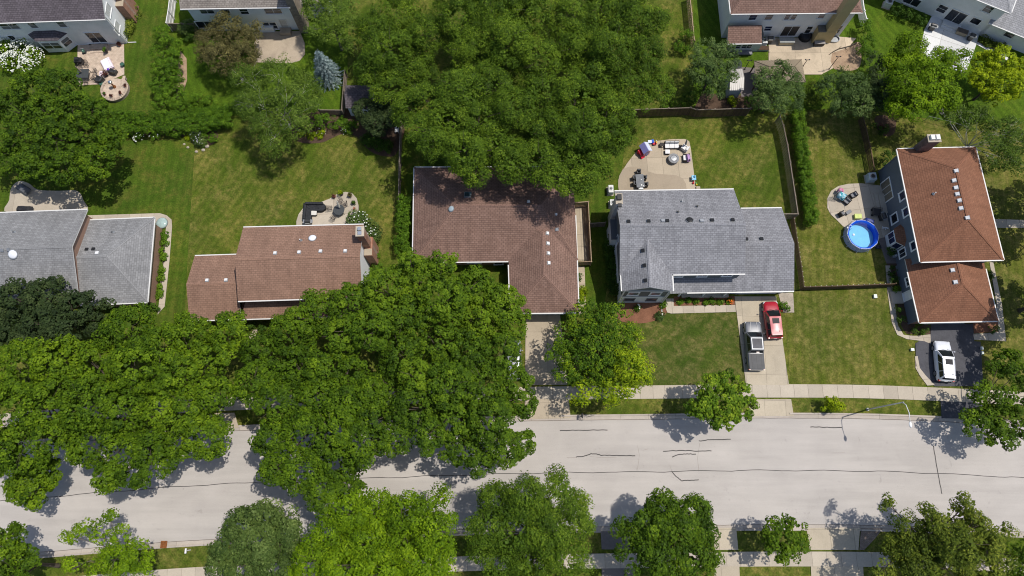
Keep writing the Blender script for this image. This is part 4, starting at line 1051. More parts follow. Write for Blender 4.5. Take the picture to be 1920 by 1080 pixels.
h.window(A, B, 1710, 2, 2.0, 1.2, 2, 1, tw=0.1); h.window(A, B, 1766.5, 16.5, 1.1, 1.2, 1, 2, tw=0.1)
h.window(A, B, 1853.5, 16.5, 1.0, 1.15, 1, 2, tw=0.09); h.window(A, B, 1792, 31.5, 2.1, 2.0, 2, 1, tw=0.1, name='patio_door'); h.window(A, B, 1829.5, 39.5, 1.1, 0.95, 1, 1, tw=0.09)
h.window(f2[0], f2[1], 1893, 64.5, 1.1, 0.95, 1, 1, tw=0.09)
st = MB(); q = g0 + e * ((P(1782, 47, 0) - g0).dot(e))
st.box(q + nn * 0.45 + UP * 0.22, (2.3, 0.85, 0.44), axes=(e, -nn, UP)); st.box(q + nn * 1.1 + UP * 0.11, (2.3, 0.45, 0.22), axes=(e, -nn, UP)); st.build('steps', concrete_white, h.root)
# ================================================================ trees, shrubs and hedges
def L_(dark, mid_, light): return dark, mid_, light
leaf_mats = {
 'maple':  mat_leaf('leaf_maple', (0.030, 0.064, 0.005), (0.083, 0.150, 0.007), (0.170, 0.258, 0.011)),
 'maple2': mat_leaf('leaf_maple_deep', (0.028, 0.060, 0.006), (0.074, 0.138, 0.008), (0.150, 0.232, 0.012)),
 'locust': mat_leaf('leaf_locust', (0.033, 0.066, 0.007), (0.082, 0.146, 0.011), (0.170, 0.250, 0.020)),
 'dark':   mat_leaf('leaf_dark', (0.020, 0.034, 0.013), (0.038, 0.062, 0.020), (0.075, 0.105, 0.036)),
 'dull':   mat_leaf('leaf_dull', (0.034, 0.062, 0.013), (0.080, 0.128, 0.028), (0.165, 0.225, 0.065)),
 'bright': mat_leaf('leaf_bright', (0.048, 0.094, 0.004), (0.120, 0.212, 0.006), (0.225, 0.335, 0.010)),
 'young':  mat_leaf('leaf_young', (0.045, 0.092, 0.008), (0.100, 0.185, 0.011), (0.245, 0.330, 0.022)),
 'shoot':  mat_leaf('leaf_shoot', (0.036, 0.080, 0.008), (0.098, 0.178, 0.010), (0.30, 0.385, 0.011)),
 'lime':   mat_leaf('leaf_lime', (0.088, 0.128, 0.004), (0.210, 0.290, 0.006), (0.385, 0.455, 0.010)),
 'olive':  mat_leaf('leaf_olive', (0.050, 0.048, 0.016), (0.115, 0.105, 0.038), (0.20, 0.18, 0.07)),
 'birch':  mat_leaf('leaf_birch', (0.036, 0.068, 0.010), (0.088, 0.148, 0.018), (0.185, 0.262, 0.04)),
 'blue':   mat_leaf('needle_blue', (0.055, 0.095, 0.105), (0.15, 0.215, 0.235), (0.36, 0.44, 0.46), 0.1),
 'gray':   mat_leaf('leaf_gray_green', (0.034, 0.064, 0.018), (0.085, 0.138, 0.036), (0.175, 0.240, 0.075)),
 'gold':   mat_leaf('leaf_golden_green', (0.042, 0.066, 0.009), (0.108, 0.150, 0.016), (0.245, 0.275, 0.035)),
 'hedge':  mat_leaf('leaf_hedge', (0.036, 0.082, 0.007), (0.082, 0.165, 0.010), (0.150, 0.255, 0.018)),
 'yew':    mat_leaf('leaf_yew', (0.022, 0.052, 0.008), (0.050, 0.105, 0.012), (0.095, 0.165, 0.02)),
 'maroon': mat_leaf('leaf_maroon', (0.045, 0.016, 0.014), (0.10, 0.035, 0.03), (0.16, 0.06, 0.045)),
}
bark = mat_wood('bark', (0.085, 0.068, 0.052)); bark_gray = mat_wood('bark_gray', (0.16, 0.14, 0.12)); bark_white = mat_wood('bark_white', (0.55, 0.52, 0.48))
#          clump r        leaf len    n/clump  squash spread  droop
SPEC = {
 'maple':  dict(rc=(.30, .60), leaf=(.16, .28), dens=245, sq=.92, wid=.78, mat='maple'),
 'maple2': dict(rc=(.27, .54), leaf=(.15, .27), dens=265, sq=.92, wid=.78, mat='maple2'),
 'locust': dict(rc=(.40, .85), leaf=(.14, .29), dens=235, sq=.92, wid=.50, mat='locust', loose=.22, fuzz=.5),
 'dark':   dict(rc=(.34, .62), leaf=(.16, .28), dens=250, sq=.78, wid=.80, mat='dark'),
 'dull':   dict(rc=(.40, .80), leaf=(.16, .30), dens=215, sq=.82, wid=.65, mat='dull', fuzz=.2),
 'bright': dict(rc=(.40, .85), leaf=(.15, .30), dens=190, sq=.82, wid=.58, mat='bright', loose=.18, fuzz=.4),
 'young':  dict(rc=(.26, .46), leaf=(.16, .28), dens=300, sq=.95, wid=.78, mat='young'),
 'lime':   dict(rc=(.26, .50), leaf=(.15, .27), dens=290, sq=.92, wid=.7, mat='lime'),
 'shoot':  dict(rc=(.26, .55), leaf=(.15, .30), dens=240, sq=.95, wid=.48, mat='shoot', spike=1.7),
 'olive':  dict(rc=(.30, .62), leaf=(.12, .22), dens=230, sq=.90, wid=.65, mat='olive', loose=.22, fuzz=.4),
 'birch':  dict(rc=(.30, .68), leaf=(.12, .22), dens=190, sq=.90, wid=.65, mat='birch', loose=.28, cover=.95, fuzz=.45),
 'gray':   dict(rc=(.30, .56), leaf=(.13, .26), dens=260, sq=.98, wid=.48, mat='gray', spike=1.3),
 'gold':   dict(rc=(.34, .70), leaf=(.15, .28), dens=200, sq=.90, wid=.62, mat='gold', loose=.22, cover=.95, fuzz=.3),
 'hedge':  dict(rc=(.20, .38), leaf=(.10, .19), dens=480, sq=.95, wid=.68, mat='hedge', thin=1.0),
 'yew':    dict(rc=(.15, .28), leaf=(.08, .15), dens=750, sq=.95, wid=.65, mat='yew', thin=1.0),
}
RNG = np.random.default_rng(11)
def rand_dirs(n, zmin):
    z = RNG.uniform(zmin, 1.0, n); t = RNG.uniform(0, 2 * np.pi, n); r = np.sqrt(np.maximum(0, 1 - z * z))
    return np.stack([r * np.cos(t), r * np.sin(t), z], 1)
def leaves_mesh(name, pos, nrm, ln, wd, tint, mat, parent, org, axis=None):
    n = len(pos)
    nrm = nrm / np.maximum(1e-6, np.linalg.norm(nrm, axis=1, keepdims=True))
    ref = RNG.normal(size=(n, 3)) if axis is None else axis + 0.5 * RNG.normal(size=(n, 3))
    t = ref - nrm * np.sum(ref * nrm, 1, keepdims=True); t /= np.maximum(1e-6, np.linalg.norm(t, axis=1, keepdims=True))
    b = np.cross(nrm, t)
    L, W = (ln / 2)[:, None], (wd / 2)[:, None]
    up = nrm * (0.28 * W)
    v = np.empty((n, 4, 3), np.float32)
    v[:, 0] = pos - t * L; v[:, 1] = pos + b * W + up - t * L * .1; v[:, 2] = pos + t * L; v[:, 3] = pos - b * W + up - t * L * .1
    v -= np.array(org, np.float32)
    me = bpy.data.meshes.new(name)
    me.vertices.add(4 * n); me.vertices.foreach_set('co', v.reshape(-1))
    me.loops.add(4 * n); me.loops.foreach_set('vertex_index', np.arange(4 * n, dtype=np.int32))
    me.polygons.add(n); me.polygons.foreach_set('loop_start', np.arange(0, 4 * n, 4, dtype=np.int32))
    me.polygons.foreach_set('loop_total', np.full(n, 4, np.int32))
    me.update(calc_edges=True)
    at = me.attributes.new('tint', 'FLOAT', 'FACE'); at.data.foreach_set('value', np.clip(tint, 0, 1).astype(np.float32))
    me.materials.append(mat)
    o = bpy.data.objects.new(name, me); COL.objects.link(o)
    if parent is not None: o.parent = parent
    return o
TRIS = [0]
def foliage(lobes, sp, bias=0.0, zmin=-0.35):
    """lobes: (x, y, z, r[, bias]) -> arrays for the leaves of one crown"""
    C = np.array([l[:3] for l in lobes], float); Rr = np.array([l[3] for l in lobes], float)
    Bz = np.array([l[4] if len(l) > 4 else 0.0 for l in lobes]); sq = sp['sq']
    cp, cr, cb, cd = [], [], [], []
    for i in range(len(C)):
        rm = sum(sp['rc']) / 2
        n = max(6, int(sp.get('cover', 1.0) * 1.95 * Rr[i] ** 2 / rm ** 2))
        d = rand_dirs(n, zmin)
        rr = Rr[i] * (RNG.uniform(.72, 1.02, n) + .05 * RNG.normal(size=n))
        if sp.get('loose'): rr *= 1 - sp['loose'] * RNG.random(n) ** 1.5
        p = C[i] + d * rr[:, None] * np.array([1, 1, sq])
        keep = np.ones(n, bool)
        for j in range(len(C)):
            if j == i: continue
            q = (p - C[j]) / (Rr[j] * np.array([1, 1, sq])); keep &= ~((np.linalg.norm(q, axis=1) < .72) & (RNG.random(n) < .9))
        p, d = p[keep], d[keep]; k = len(p)
        cp.append(p); cd.append(d); cr.append(RNG.uniform(*sp['rc'], k)); cb.append(np.full(k, Bz[i]) + RNG.normal(0, .15, k))
    cp = np.concatenate(cp); cd = np.concatenate(cd); cr = np.concatenate(cr); cb = np.concatenate(cb)
    nl = np.maximum(8, (sp['dens'] * cr ** 2 * RNG.uniform(.8, 1.2, len(cr))).astype(int))
    idx = np.repeat(np.arange(len(cr)), nl); n = len(idx)
    d = rand_dirs(n, -0.35)
    fz = sp.get('fuzz', 0.0); rad = cr[idx] * (RNG.uniform(.5, 1.0, n) ** .5) * (1 + fz * RNG.uniform(-.5, .6, n))
    off = d * rad[:, None] * np.array([1, 1, .72])
    if sp.get('spike'):
        al = np.sum(off * cd[idx], 1, keepdims=True); off = off + cd[idx] * np.abs(al) * (sp['spike'] - 1)
    pos = cp[idx] + off
    nrm = d * .75 + np.array([0, 0, .5]) + cd[idx] * .25 + RNG.normal(0, .26, (n, 3))
    ln = RNG.uniform(*sp['leaf'], n); wd = ln * sp['wid'] * RNG.uniform(.8, 1.2, n)
    tint = .42 + bias + cb[idx] + RNG.normal(0, .19, n)
    # larger inner foliage that keeps the middle of the crown closed
    ip, it = [], []
    big = 1.9 * sum(sp['leaf']) / 2
    for i in range(len(C)):
        k = int(sp.get('cover', 1.0) ** 2 * 5.5 * Rr[i] ** 2 / big ** 2 * .34)
        q = C[i] + rand_dirs(k, -.5) * (Rr[i] * RNG.uniform(.35, .80, k))[:, None] * np.array([1, 1, sq])
        ip.append(q); it.append(np.full(k, Bz[i]))
    ip = np.concatenate(ip); it = np.concatenate(it); k = len(ip)
    pos = np.concatenate([pos, ip]); nrm = np.concatenate([nrm, np.array([0, 0, 1.0]) + RNG.normal(0, .4, (k, 3))])
    li = RNG.uniform(.8, 1.2, k) * big; ln = np.concatenate([ln, li]); wd = np.concatenate([wd, li * .8])
    tint = np.concatenate([tint, .38 + bias + it + RNG.normal(0, .12, k)])
    ax = np.concatenate([cd[idx], RNG.normal(size=(k, 3))]) if sp.get('spike') else None
    return pos, nrm, ln, wd, tint, ax
def crown(name, lobes, sp, parent, bias=0.0, zmin=-0.35, mat=None):
    pos, nrm, ln, wd, tint, ax = foliage(lobes, sp, bias, zmin)
    TRIS[0] += 2 * len(pos)
    return leaves_mesh(name, pos, nrm, ln, wd, tint, mat or leaf_mats[sp['mat']], parent, origin_of(parent), ax)
def limbs(root, base, lobes, r0, mat, fork=0.35, white=False, name='trunk', twigs=0):
    top = Vector((sum(l[0] for l in lobes) / len(lobes), sum(l[1] for l in lobes) / len(lobes), 0))
    hz = max(l[2] for l in lobes) * fork
    fk = Vector((base.x + (top.x - base.x) * .3, base.y + (top.y - base.y) * .3, hz))
    MB().tube([base - UP * .1, base + UP * .25, lerp(base, fk, .5), fk, fk + (top - fk) * .08 + UP * (hz * .6)], [r0 * 1.5, r0 * 1.08, r0 * .9, r0 * .75, r0 * .3], 9).build(name, mat, root, smooth=True)
    mb = MB()
    for l in lobes:
        e = Vector(l[:3]); s0 = fk + UP * random.uniform(-.1, .35) * hz * .5
        m1 = lerp(s0, e, .4) + Vector((random.uniform(-.4, .4), random.uniform(-.4, .4), .35)); r = r0 * .42
        mb.tube([s0, m1, lerp(m1, e, .6) + UP * .2, e + UP * l[3] * .25], [r, r * .75, r * .5, r * .18], 5)
        for q in range(3 + twigs):
            a = random.uniform(0, 6.28); t = e + Vector((math.cos(a) * l[3] * .8, math.sin(a) * l[3] * .8, random.uniform(.0, .5) * l[3]))
            mb.tube([lerp(m1, e, .6), lerp(e, t, .4) + UP * .1, t], [r * .38, r * .25, r * .08], 4, caps=False)
    mb.build('branches', mat, root, smooth=True)
def tree(name, label, sp, top, circles, cat='tree', group=None, r0=.22, bark_m=None, low=.45, bias=0.0, twigs=0, fork=.35, zmin=-.35, mat=None, relief=1.0, fill=None):
    """circles: (px, py, radius px[, leaf tone]) traced round the crown in the photo"""
    sp = dict(SPEC[sp]) if isinstance(sp, str) else sp
    cx = sum(c[0] for c in circles) / len(circles); cy = sum(c[1] for c in circles) / len(circles)
    RR = max(math.hypot(c[0] - cx, c[1] - cy) + c[2] for c in circles)
    lobes = []
    for c in circles:
        dd = max(0, math.hypot(c[0] - cx, c[1] - cy) - .15 * RR) / RR
        rm = c[2] * mpp(c[0], c[1], top * .75)
        z = top - rm * .62 - dd ** 1.6 * top * low - (top * .20) * random.random() * relief
        z = max(z + (c[4] if len(c) > 4 else 0.0), rm * .45)
        p = P(c[0], c[1], z); rm = c[2] * mpp(c[0], c[1], z)
        lobes.append((p.x, p.y, p.z, rm, (c[3] if len(c) > 3 else 0.0) + random.gauss(0, .07)))
    bx = sum(l[0] for l in lobes) / len(lobes); by_ = sum(l[1] for l in lobes) / len(lobes)
    base = Vector((bx, by_, 0)); k = min(range(1, len(centre) - 1), key=lambda i: (centre[i].x - bx) ** 2 + (centre[i].y - by_) ** 2)
    tt = (centre[k + 1] - centre[k - 1]).normalized(); ds = (base - centre[k]).dot(Vector((-tt.y, tt.x, 0)))
    if abs(ds) < HALF + 1.4: base = centre[k] + Vector((-tt.y, tt.x, 0)) * math.copysign(HALF + 1.5, ds); base.z = 0      # roots in the verge, not in the road
    root = thing(name, base, label, cat, group)
    limbs(root, base, lobes, r0, bark_m or bark, fork, twigs=twigs)
    # break each traced lobe into smaller, uneven ones so the outline is ragged
    fine = []; fill = fill or (.80 if name in ('maple_tree', 'locust_tree') else .90)
    for x, y, z, r, b in lobes:
        if r > 1.5:
            fine.append((x, y, z, r * fill, b))
            k = 9 if r > 2.4 else 7
            for i in range(k):
                a = 2 * math.pi * (i + random.random() * .8) / k; q = r * random.uniform(.52, .74); s = r * random.uniform(.24, .42)
                fine.append((x + math.cos(a) * q, y + math.sin(a) * q, z + r * random.uniform(-.50, .06), s, b + random.uniform(-.10, .10)))
        else: fine.append((x, y, z, r * .95, b))
    crown('crown', fine, sp, root, bias, zmin, mat)
    return root
def shrub(name, label, sp, circles, h=1.0, cat='shrub', group=None, bias=0.0, flowers=None, mat=None):
    sp = dict(SPEC[sp]) if isinstance(sp, str) else sp
    lobes = []
    for c in circles:
        rm = c[2] * mpp(c[0], c[1], h * .6); hh = c[3] if len(c) > 3 else h
        z = max(hh - rm * .8, rm * .35); p = P(c[0], c[1], z); lobes.append((p.x, p.y, z, rm * .92, 0.0))
    base = Vector((sum(l[0] for l in lobes) / len(lobes), sum(l[1] for l in lobes) / len(lobes), 0))
    root = thing(name, base, label, cat, group)
    crown('foliage', lobes, sp, root, bias, -.75, mat)
    mb = MB()
    for l in lobes:
        for q in range(3):
            a = random.uniform(0, 6.28); mb.tube([base, Vector((l[0] + math.cos(a) * l[3] * .3, l[1] + math.sin(a) * l[3] * .3, l[2]))], [.03, .012], 4, caps=False)
    mb.build('stems', bark, root)
    if flowers:
        m, n, s = flowers; fb = MB()
        for l in lobes:
            for d in rand_dirs(max(3, int(n * l[3] ** 2)), .1):
                c = Vector(l[:3]) + Vector(d) * (l[3] + .1 + .1 * random.random()); q = s * random.uniform(.7, 1.3)
                fb.ball(c, q, q, q * .7, 6, 4)
        fl = fb.build('flowers', m, root); fl['kind'] = 'stuff'
    return root
def hedge_lobes(px, w, h, step=.55):
    pts = [P(x, y, 0) for x, y in px]; out = []
    for i in range(len(pts) - 1):
        a, b = pts[i], pts[i + 1]; L = (b - a).length; n = max(1, int(L / step)); t = (b - a) / L; s = Vector((-t.y, t.x, 0))
        for k in range(n):
            c = lerp(a, b, (k + .5) / n); m = max(1, round(w / .6))
            for j in range(m):
                o = (j - (m - 1) / 2) * (w / m); q = c + s * (o + random.uniform(-.1, .1))
                r = random.uniform(.38, .52); out.append((q.x, q.y, h - r * .75 + random.uniform(-.06, .06), r, random.uniform(-.1, .1)))
                if m > 1 and j not in (0, m - 1): continue
                out.append((q.x, q.y, h * .45, r, 0.0))
    return out
def hedge(label, px, w, h, sp='hedge', bias=0.0, name='hedge'):
    lob = hedge_lobes(px, w, h)
    base = Vector((sum(l[0] for l in lob) / len(lob), sum(l[1] for l in lob) / len(lob), 0))
    root = thing(name, base, label, 'hedge'); sp = dict(SPEC[sp]); 
    crown('foliage', lob, sp, root, bias, -.6)
    mb = MB()
    for l in lob[::2]: mb.tube([Vector((l[0], l[1], -.05)), Vector((l[0], l[1], l[2]))], [.03, .01], 4, caps=False)
    mb.build('stems', bark, root)
    return root
SM = 'maples lining the street in front of the left houses'
tree('maple_tree', 'light green broad maple at the left edge, nearest to the dark tree', 'maple', 12.5, [(40, 690, 62), (100, 680, 52, .05), (20, 770, 62), (92, 760, 58), (45, 835, 58), (85, 825, 42), (0, 850, 45)], group=SM, bias=.06)
tree('maple_tree', 'small rounded maple over the road at the far left, beside its own shadow', 'maple', 8.5, [(62, 905, 42), (38, 915, 28), (85, 885, 28), (60, 932, 24)], group=SM, bias=.12, r0=.14)
tree('maple_tree', 'wide maple whose crown reaches out over the road left of the shadow gap', 'maple', 12.5, [(235, 620, 55), (180, 680, 55), (255, 690, 58), (160, 760, 55), (232, 770, 60), (300, 650, 45), (165, 830, 48), (225, 850, 55), (285, 845, 48), (245, 885, 36), (200, 895, 30), (130, 800, 36)], group=SM, bias=-.03, r0=.28)
tree('maple_tree', 'maple in front of the brown gable house, between two dark gaps in the leaves', 'maple', 12, [(345, 625, 45), (425, 622, 40), (395, 670, 45), (330, 700, 45), (350, 765, 50, .06), (400, 740, 36), (390, 820, 46), (330, 830, 42), (300, 770, 40)], group=SM, bias=.09)
tree('maple_tree', 'tall maple reaching down to the middle of the road, left of centre', 'maple', 13, [(490, 660, 45), (540, 625, 45), (475, 720, 42), (560, 690, 50), (520, 760, 50), (600, 745, 45), (570, 815, 52), (510, 825, 42), (620, 810, 48), (560, 880, 48), (630, 870, 45), (600, 925, 34), (680, 830, 45), (515, 880, 30), (650, 915, 32), (655, 700, 38), (600, 690, 30), (690, 740, 34), (640, 760, 34)], group=SM, r0=.3, bias=-.08)
tree('maple_tree', 'large maple against the brown roofs with a dark gap under its crown', 'maple2', 13.5, [(600, 580, 42), (660, 570, 50), (720, 545, 50), (790, 520, 46, .05), (640, 630, 42), (700, 615, 48), (760, 590, 50), (830, 560, 52), (890, 540, 46), (940, 570, 42), (830, 495, 28), (770, 488, 22), (960, 610, 36), (905, 600, 45, .08), (560, 600, 30)], group=SM, r0=.32, bias=.17)
tree('maple_tree', 'spreading deep green maple with a pale lobe, right end of the maple row', 'maple2', 13, [(750, 665, 46), (820, 640, 46), (880, 665, 50), (940, 665, 42), (780, 705, 36, .42), (840, 720, 48), (910, 725, 50), (965, 720, 36), (720, 730, 42), (775, 765, 45), (850, 790, 50), (920, 790, 48), (980, 755, 30), (700, 780, 40), (870, 845, 40), (805, 815, 32), (940, 840, 40), (980, 830, 28), (900, 870, 26), (740, 820, 34)], group=SM, r0=.32, bias=.0)
tree('dark_leaf_tree', 'dull blackish green tree at the left edge in front of the grey-roofed ranch', 'dark', 9, [(30, 565, 40), (85, 560, 42), (140, 575, 36), (20, 610, 40), (80, 605, 42), (120, 615, 36), (165, 600, 26), (45, 635, 30), (110, 640, 26), (200, 572, 12)], bias=.02)
LG = 'feathery locusts in the back gardens at the top centre'
tree('locust_tree', 'feathery locust at the top centre, beside the blue spruce', 'locust', 11, [(730, 85, 66, -.05, -2.5), (705, 55, 42), (745, 25, 48), (730, 90, 46), (700, 125, 40), (770, 130, 46), (735, 160, 40), (800, 60, 45)], group=LG)
tree('locust_tree', 'feathery locust at the middle of the top edge of the picture', 'locust', 14, [(930, 55, 90, -.05, -3), (860, 30, 48), (920, 10, 50), (885, 90, 50), (950, 70, 50), (1000, 20, 48), (1010, 110, 45), (850, -20, 50), (980, -30, 50)], group=LG, bias=.02)
tree('locust_tree', 'feathery locust beside the bare lawn strip and the slatted fence', 'locust', 13, [(1135, 75, 90, -.05, -3), (1070, 30, 48), (1130, 15, 46), (1190, 35, 44), (1085, 90, 48), (1150, 85, 48), (1210, 100, 40), (1110, 145, 45), (1185, 160, 44), (1235, 165, 30), (1230, 40, 25), (1100, -30, 50), (1180, -25, 45)], group=LG)
tree('locust_tree', 'broad feathery locust hanging over the north slope of the hipped ranch roof', 'locust', 14.5, [(880, 220, 85, -.05, -3), (800, 190, 46), (860, 165, 50), (920, 160, 50), (840, 230, 48), (900, 225, 50), (965, 200, 50), (870, 285, 44), (935, 280, 46), (815, 265, 36), (890, 320, 28), (960, 310, 32), (765, 205, 30), (780, 240, 25)], group=LG, r0=.3, bias=.03)
tree('locust_tree', 'feathery locust leaning over the fence towards the patio with the playhouse', 'locust', 14, [(1080, 245, 85, -.05, -3), (1020, 180, 48), (1080, 180, 46), (1140, 200, 44), (1030, 245, 48), (1095, 245, 48), (1150, 250, 34), (1010, 300, 44), (1075, 300, 44), (1120, 305, 36), (1090, 340, 28), (1045, 335, 28), (1165, 215, 25), (985, 325, 25)], group=LG, r0=.3)
tree('maple_tree', 'dark maple overhanging the round patio at the left edge', 'maple2', 9.5, [(60, 165, 42), (115, 165, 40), (25, 200, 40), (85, 210, 46), (140, 205, 40), (180, 210, 32), (40, 255, 42), (105, 260, 46), (165, 255, 42), (205, 255, 30), (60, 305, 42), (120, 310, 42), (180, 300, 36), (15, 300, 36), (210, 290, 22)], bias=-.04, r0=.28)
tree('birch_tree', 'airy olive green birch with pale branches showing, behind the L-shaped back lawn', 'birch', 9.5, [(470, 150, 36), (525, 140, 38), (575, 165, 32), (485, 195, 38), (540, 190, 40), (500, 235, 36), (550, 232, 30), (460, 195, 25), (515, 265, 28), (450, 145, 22), (590, 200, 20)], cat='tree', r0=.13, bark_m=bark_white, twigs=3, bias=.04)
tree('crabapple_tree', 'olive brown leaved tree in front of the taupe-roofed house', 'olive', 6.5, [(425, 50, 30), (395, 75, 30), (445, 75, 34), (475, 60, 22), (410, 105, 32), (455, 105, 30), (430, 125, 22), (385, 100, 20)], r0=.14)
tree('willow_tree', 'loose yellowish green tree at the top edge, right of the stone chimney', 'birch', 9, [(595, 15, 30), (640, 15, 36), (612, 48, 28), (652, 50, 34), (660, 85, 22), (590, 0, 24), (585, 55, 15)], r0=.16, bark_m=bark_gray, bias=.12, twigs=2)
tree('ornamental_tree', 'rounded grey green tree against the fence, left of the white shed', 'gray', 7.5, [(1325, 100, 30), (1360, 105, 26), (1318, 135, 28), (1352, 140, 30), (1340, 168, 20), (1310, 110, 18), (1370, 125, 16)], r0=.15)
tree('ornamental_tree', 'round grey green tree standing at the corner of the tan gazebo', 'gray', 7.5, [(1440, 155, 30), (1475, 150, 28), (1450, 185, 30), (1485, 180, 25), (1460, 130, 18), (1425, 185, 16), (1465, 208, 14)], r0=.15, bias=.02)
tree('ornamental_tree', 'wide grey green tree below the bare soil patch, between two yards', 'gray', 7, [(1560, 165, 30), (1600, 160, 30), (1630, 175, 24), (1575, 195, 22), (1615, 195, 24), (1580, 145, 20)], r0=.15, bias=-.04)
shrub('golden_shrub', 'yellow green shrub between the two grey green trees', 'gold', [(1525, 165, 18, 3.2), (1535, 190, 17, 2.8), (1518, 188, 13, 2.5)], 3.2)
tree('fir_tree', 'bluish dark evergreen squeezed beside the tall bright tree', dict(SPEC['gray'], mat='dark', rc=(.3, .55)), 7, [(1640, 115, 18), (1655, 140, 24), (1650, 170, 24), (1640, 195, 18), (1665, 190, 18)], r0=.13, bias=.12)
tree('poplar_tree', 'tall glossy bright green tree over the white terrace', 'bright', 10.5, [(1708, 85, 28, -.05), (1690, 118, 28), (1730, 128, 32), (1775, 112, 24), (1805, 105, 16), (1700, 155, 32), (1755, 150, 34), (1790, 130, 22), (1690, 195, 25), (1735, 185, 30), (1775, 180, 26), (1715, 208, 18)], r0=.22, bias=.04)
tree('honeylocust_tree', 'golden lime tree at the right edge beside the angled white house', 'lime', 7.5, [(1845, 122, 28), (1880, 112, 28), (1908, 130, 26), (1855, 155, 30), (1890, 155, 30), (1836, 148, 22), (1875, 182, 20), (1912, 165, 22)], r0=.14, bias=.08)
tree('birch_tree', 'sparse birch with white bark beside the rust-roofed house', 'birch', 8.5, [(1830, 215, 22), (1795, 212, 18), (1775, 222, 16), (1815, 235, 18), (1855, 235, 18), (1900, 235, 22), (1875, 250, 28), (1850, 270, 22), (1905, 265, 28), (1885, 295, 26), (1910, 310, 22), (1760, 205, 18), (1860, 300, 14)], r0=.11, bark_m=bark_white, twigs=3, bias=-.05)
tree('street_tree', 'dark green street tree at the right edge between the black drive and the road', 'maple2', 6.8, [(1890, 680, 28), (1868, 690, 18), (1905, 700, 24), (1840, 735, 24), (1875, 745, 22), (1910, 745, 22), (1850, 790, 30), (1890, 790, 32), (1830, 800, 22), (1880, 825, 22), (1912, 800, 20), (1815, 780, 14), (1850, 815, 18)], r0=.18, bias=.02)
tree('street_tree', 'large tree with dark green and lime shoots beside the shaded double drive', 'shoot', 9.5, [(1115, 650, 62, -.12, -1.5), (1165, 690, 40, .25, -1.8), (1095, 600, 34, -.12), (1140, 605, 34, -.05), (1065, 635, 30, -.15), (1115, 650, 38, -.12), (1165, 630, 32, .02), (1080, 680, 34, -.15), (1130, 690, 34, -.08), (1185, 645, 26, .2), (1180, 685, 30, .38), (1160, 720, 32, .36), (1205, 700, 22, .42), (1095, 735, 24, .34), (1135, 735, 22, .15), (1060, 700, 22, -.1), (1115, 580, 20, -.05), (1040, 660, 16, -.1), (1160, 590, 18, .1)], r0=.2)
tree('young_street_tree', 'compact young tree with glossy yellow green leaf tufts beside the wide drive', 'young', 8, [(1353, 752, 42, .0, -.6), (1330, 725, 25), (1365, 718, 24), (1320, 760, 26), (1360, 755, 32), (1395, 740, 22), (1390, 770, 22), (1345, 785, 20), (1372, 790, 14), (1302, 765, 16), (1402, 755, 16)], r0=.11, bias=.05, relief=.4, fill=.96, low=.35)
shrub('young_maple', 'tiny lime yellow sapling in the verge by the kerb', 'lime', [(1558, 752, 12, 2.6), (1568, 760, 12, 2.2), (1552, 763, 11, 1.8)], 2.6, cat='sapling', bias=.15)
SG = 'street trees along the near side of the road'
tree('street_tree', 'green tree in the bottom left corner of the picture', 'maple', 10, [(15, 1010, 30), (0, 1045, 40), (40, 1055, 30), (20, 1080, 35)], group=SG, bias=-.02)
tree('street_tree', 'half bare yellow green tree with grey twigs at the bottom left', dict(SPEC['gold'], cover=.8, mat='bright'), 8.5, [(190, 1000, 22), (225, 1010, 26, .1), (255, 1040, 28, .05), (215, 1050, 30, .08), (155, 990, 14, .1), (130, 1003, 12, .1), (205, 968, 13), (185, 1055, 22), (275, 1065, 22), (140, 1060, 18, .15)], group=SG, bark_m=bark_gray, twigs=5, r0=.13)
tree('street_tree', 'dull green tree at the bottom, left of the big bright one', 'dull', 9.5, [(480, 1015, 56, 0, -1), (450, 985, 30), (495, 970, 30), (535, 975, 26), (430, 1025, 32), (485, 1020, 36), (530, 1020, 30), (450, 1065, 34), (510, 1065, 34), (410, 1055, 20), (545, 990, 18)], group=SG, r0=.18)
tree('street_tree', 'biggest bright lime green tree in the middle of the bottom edge', 'bright', 12, [(700, 1020, 85, 0, -1.8), (775, 1030, 60, 0, -1.8), (650, 960, 36), (700, 955, 40), (760, 965, 38), (620, 1005, 40), (690, 1015, 46), (755, 1020, 46), (815, 1000, 38), (590, 1050, 40), (650, 1065, 46), (720, 1075, 46), (790, 1065, 46), (835, 1050, 26), (560, 1075, 28), (800, 950, 28, -.15), (830, 930, 20, -.2), (835, 975, 22, -.15)], group=SG, r0=.28, bias=.08)
tree('street_tree', 'tall loose green tree at the bottom with a light tuft reaching over the road', 'locust', 12, [(990, 1000, 72, 0, -1.5), (930, 940, 36), (985, 935, 40), (1040, 940, 36), (1070, 930, 26, .1), (915, 990, 38), (970, 995, 44), (1030, 1000, 42), (1080, 985, 32), (940, 1050, 42), (1000, 1055, 44), (1065, 1050, 40), (1045, 895, 16, .1), (1085, 1030, 24), (895, 1040, 24), (1095, 940, 18, .1)], group=SG, r0=.25, bias=.05)
tree('street_tree', 'rounded deep green tree with a split crown at the bottom edge', 'dull', 10, [(1240, 990, 46, 0, -.8), (1292, 995, 46, 0, -.8), (1265, 1045, 50, 0, -1.0), (1310, 1040, 34, 0, -1), (1245, 955, 30), (1300, 958, 28), (1215, 990, 30), (1270, 1000, 36), (1322, 995, 28), (1170, 985, 20), (1175, 1025, 24), (1230, 1040, 36), (1290, 1045, 38), (1330, 1040, 22), (1255, 1075, 30), (1312, 1080, 28), (1195, 1055, 22)], group=SG, r0=.2, mat=leaf_mats['maple2'], bias=-.06, relief=.6)
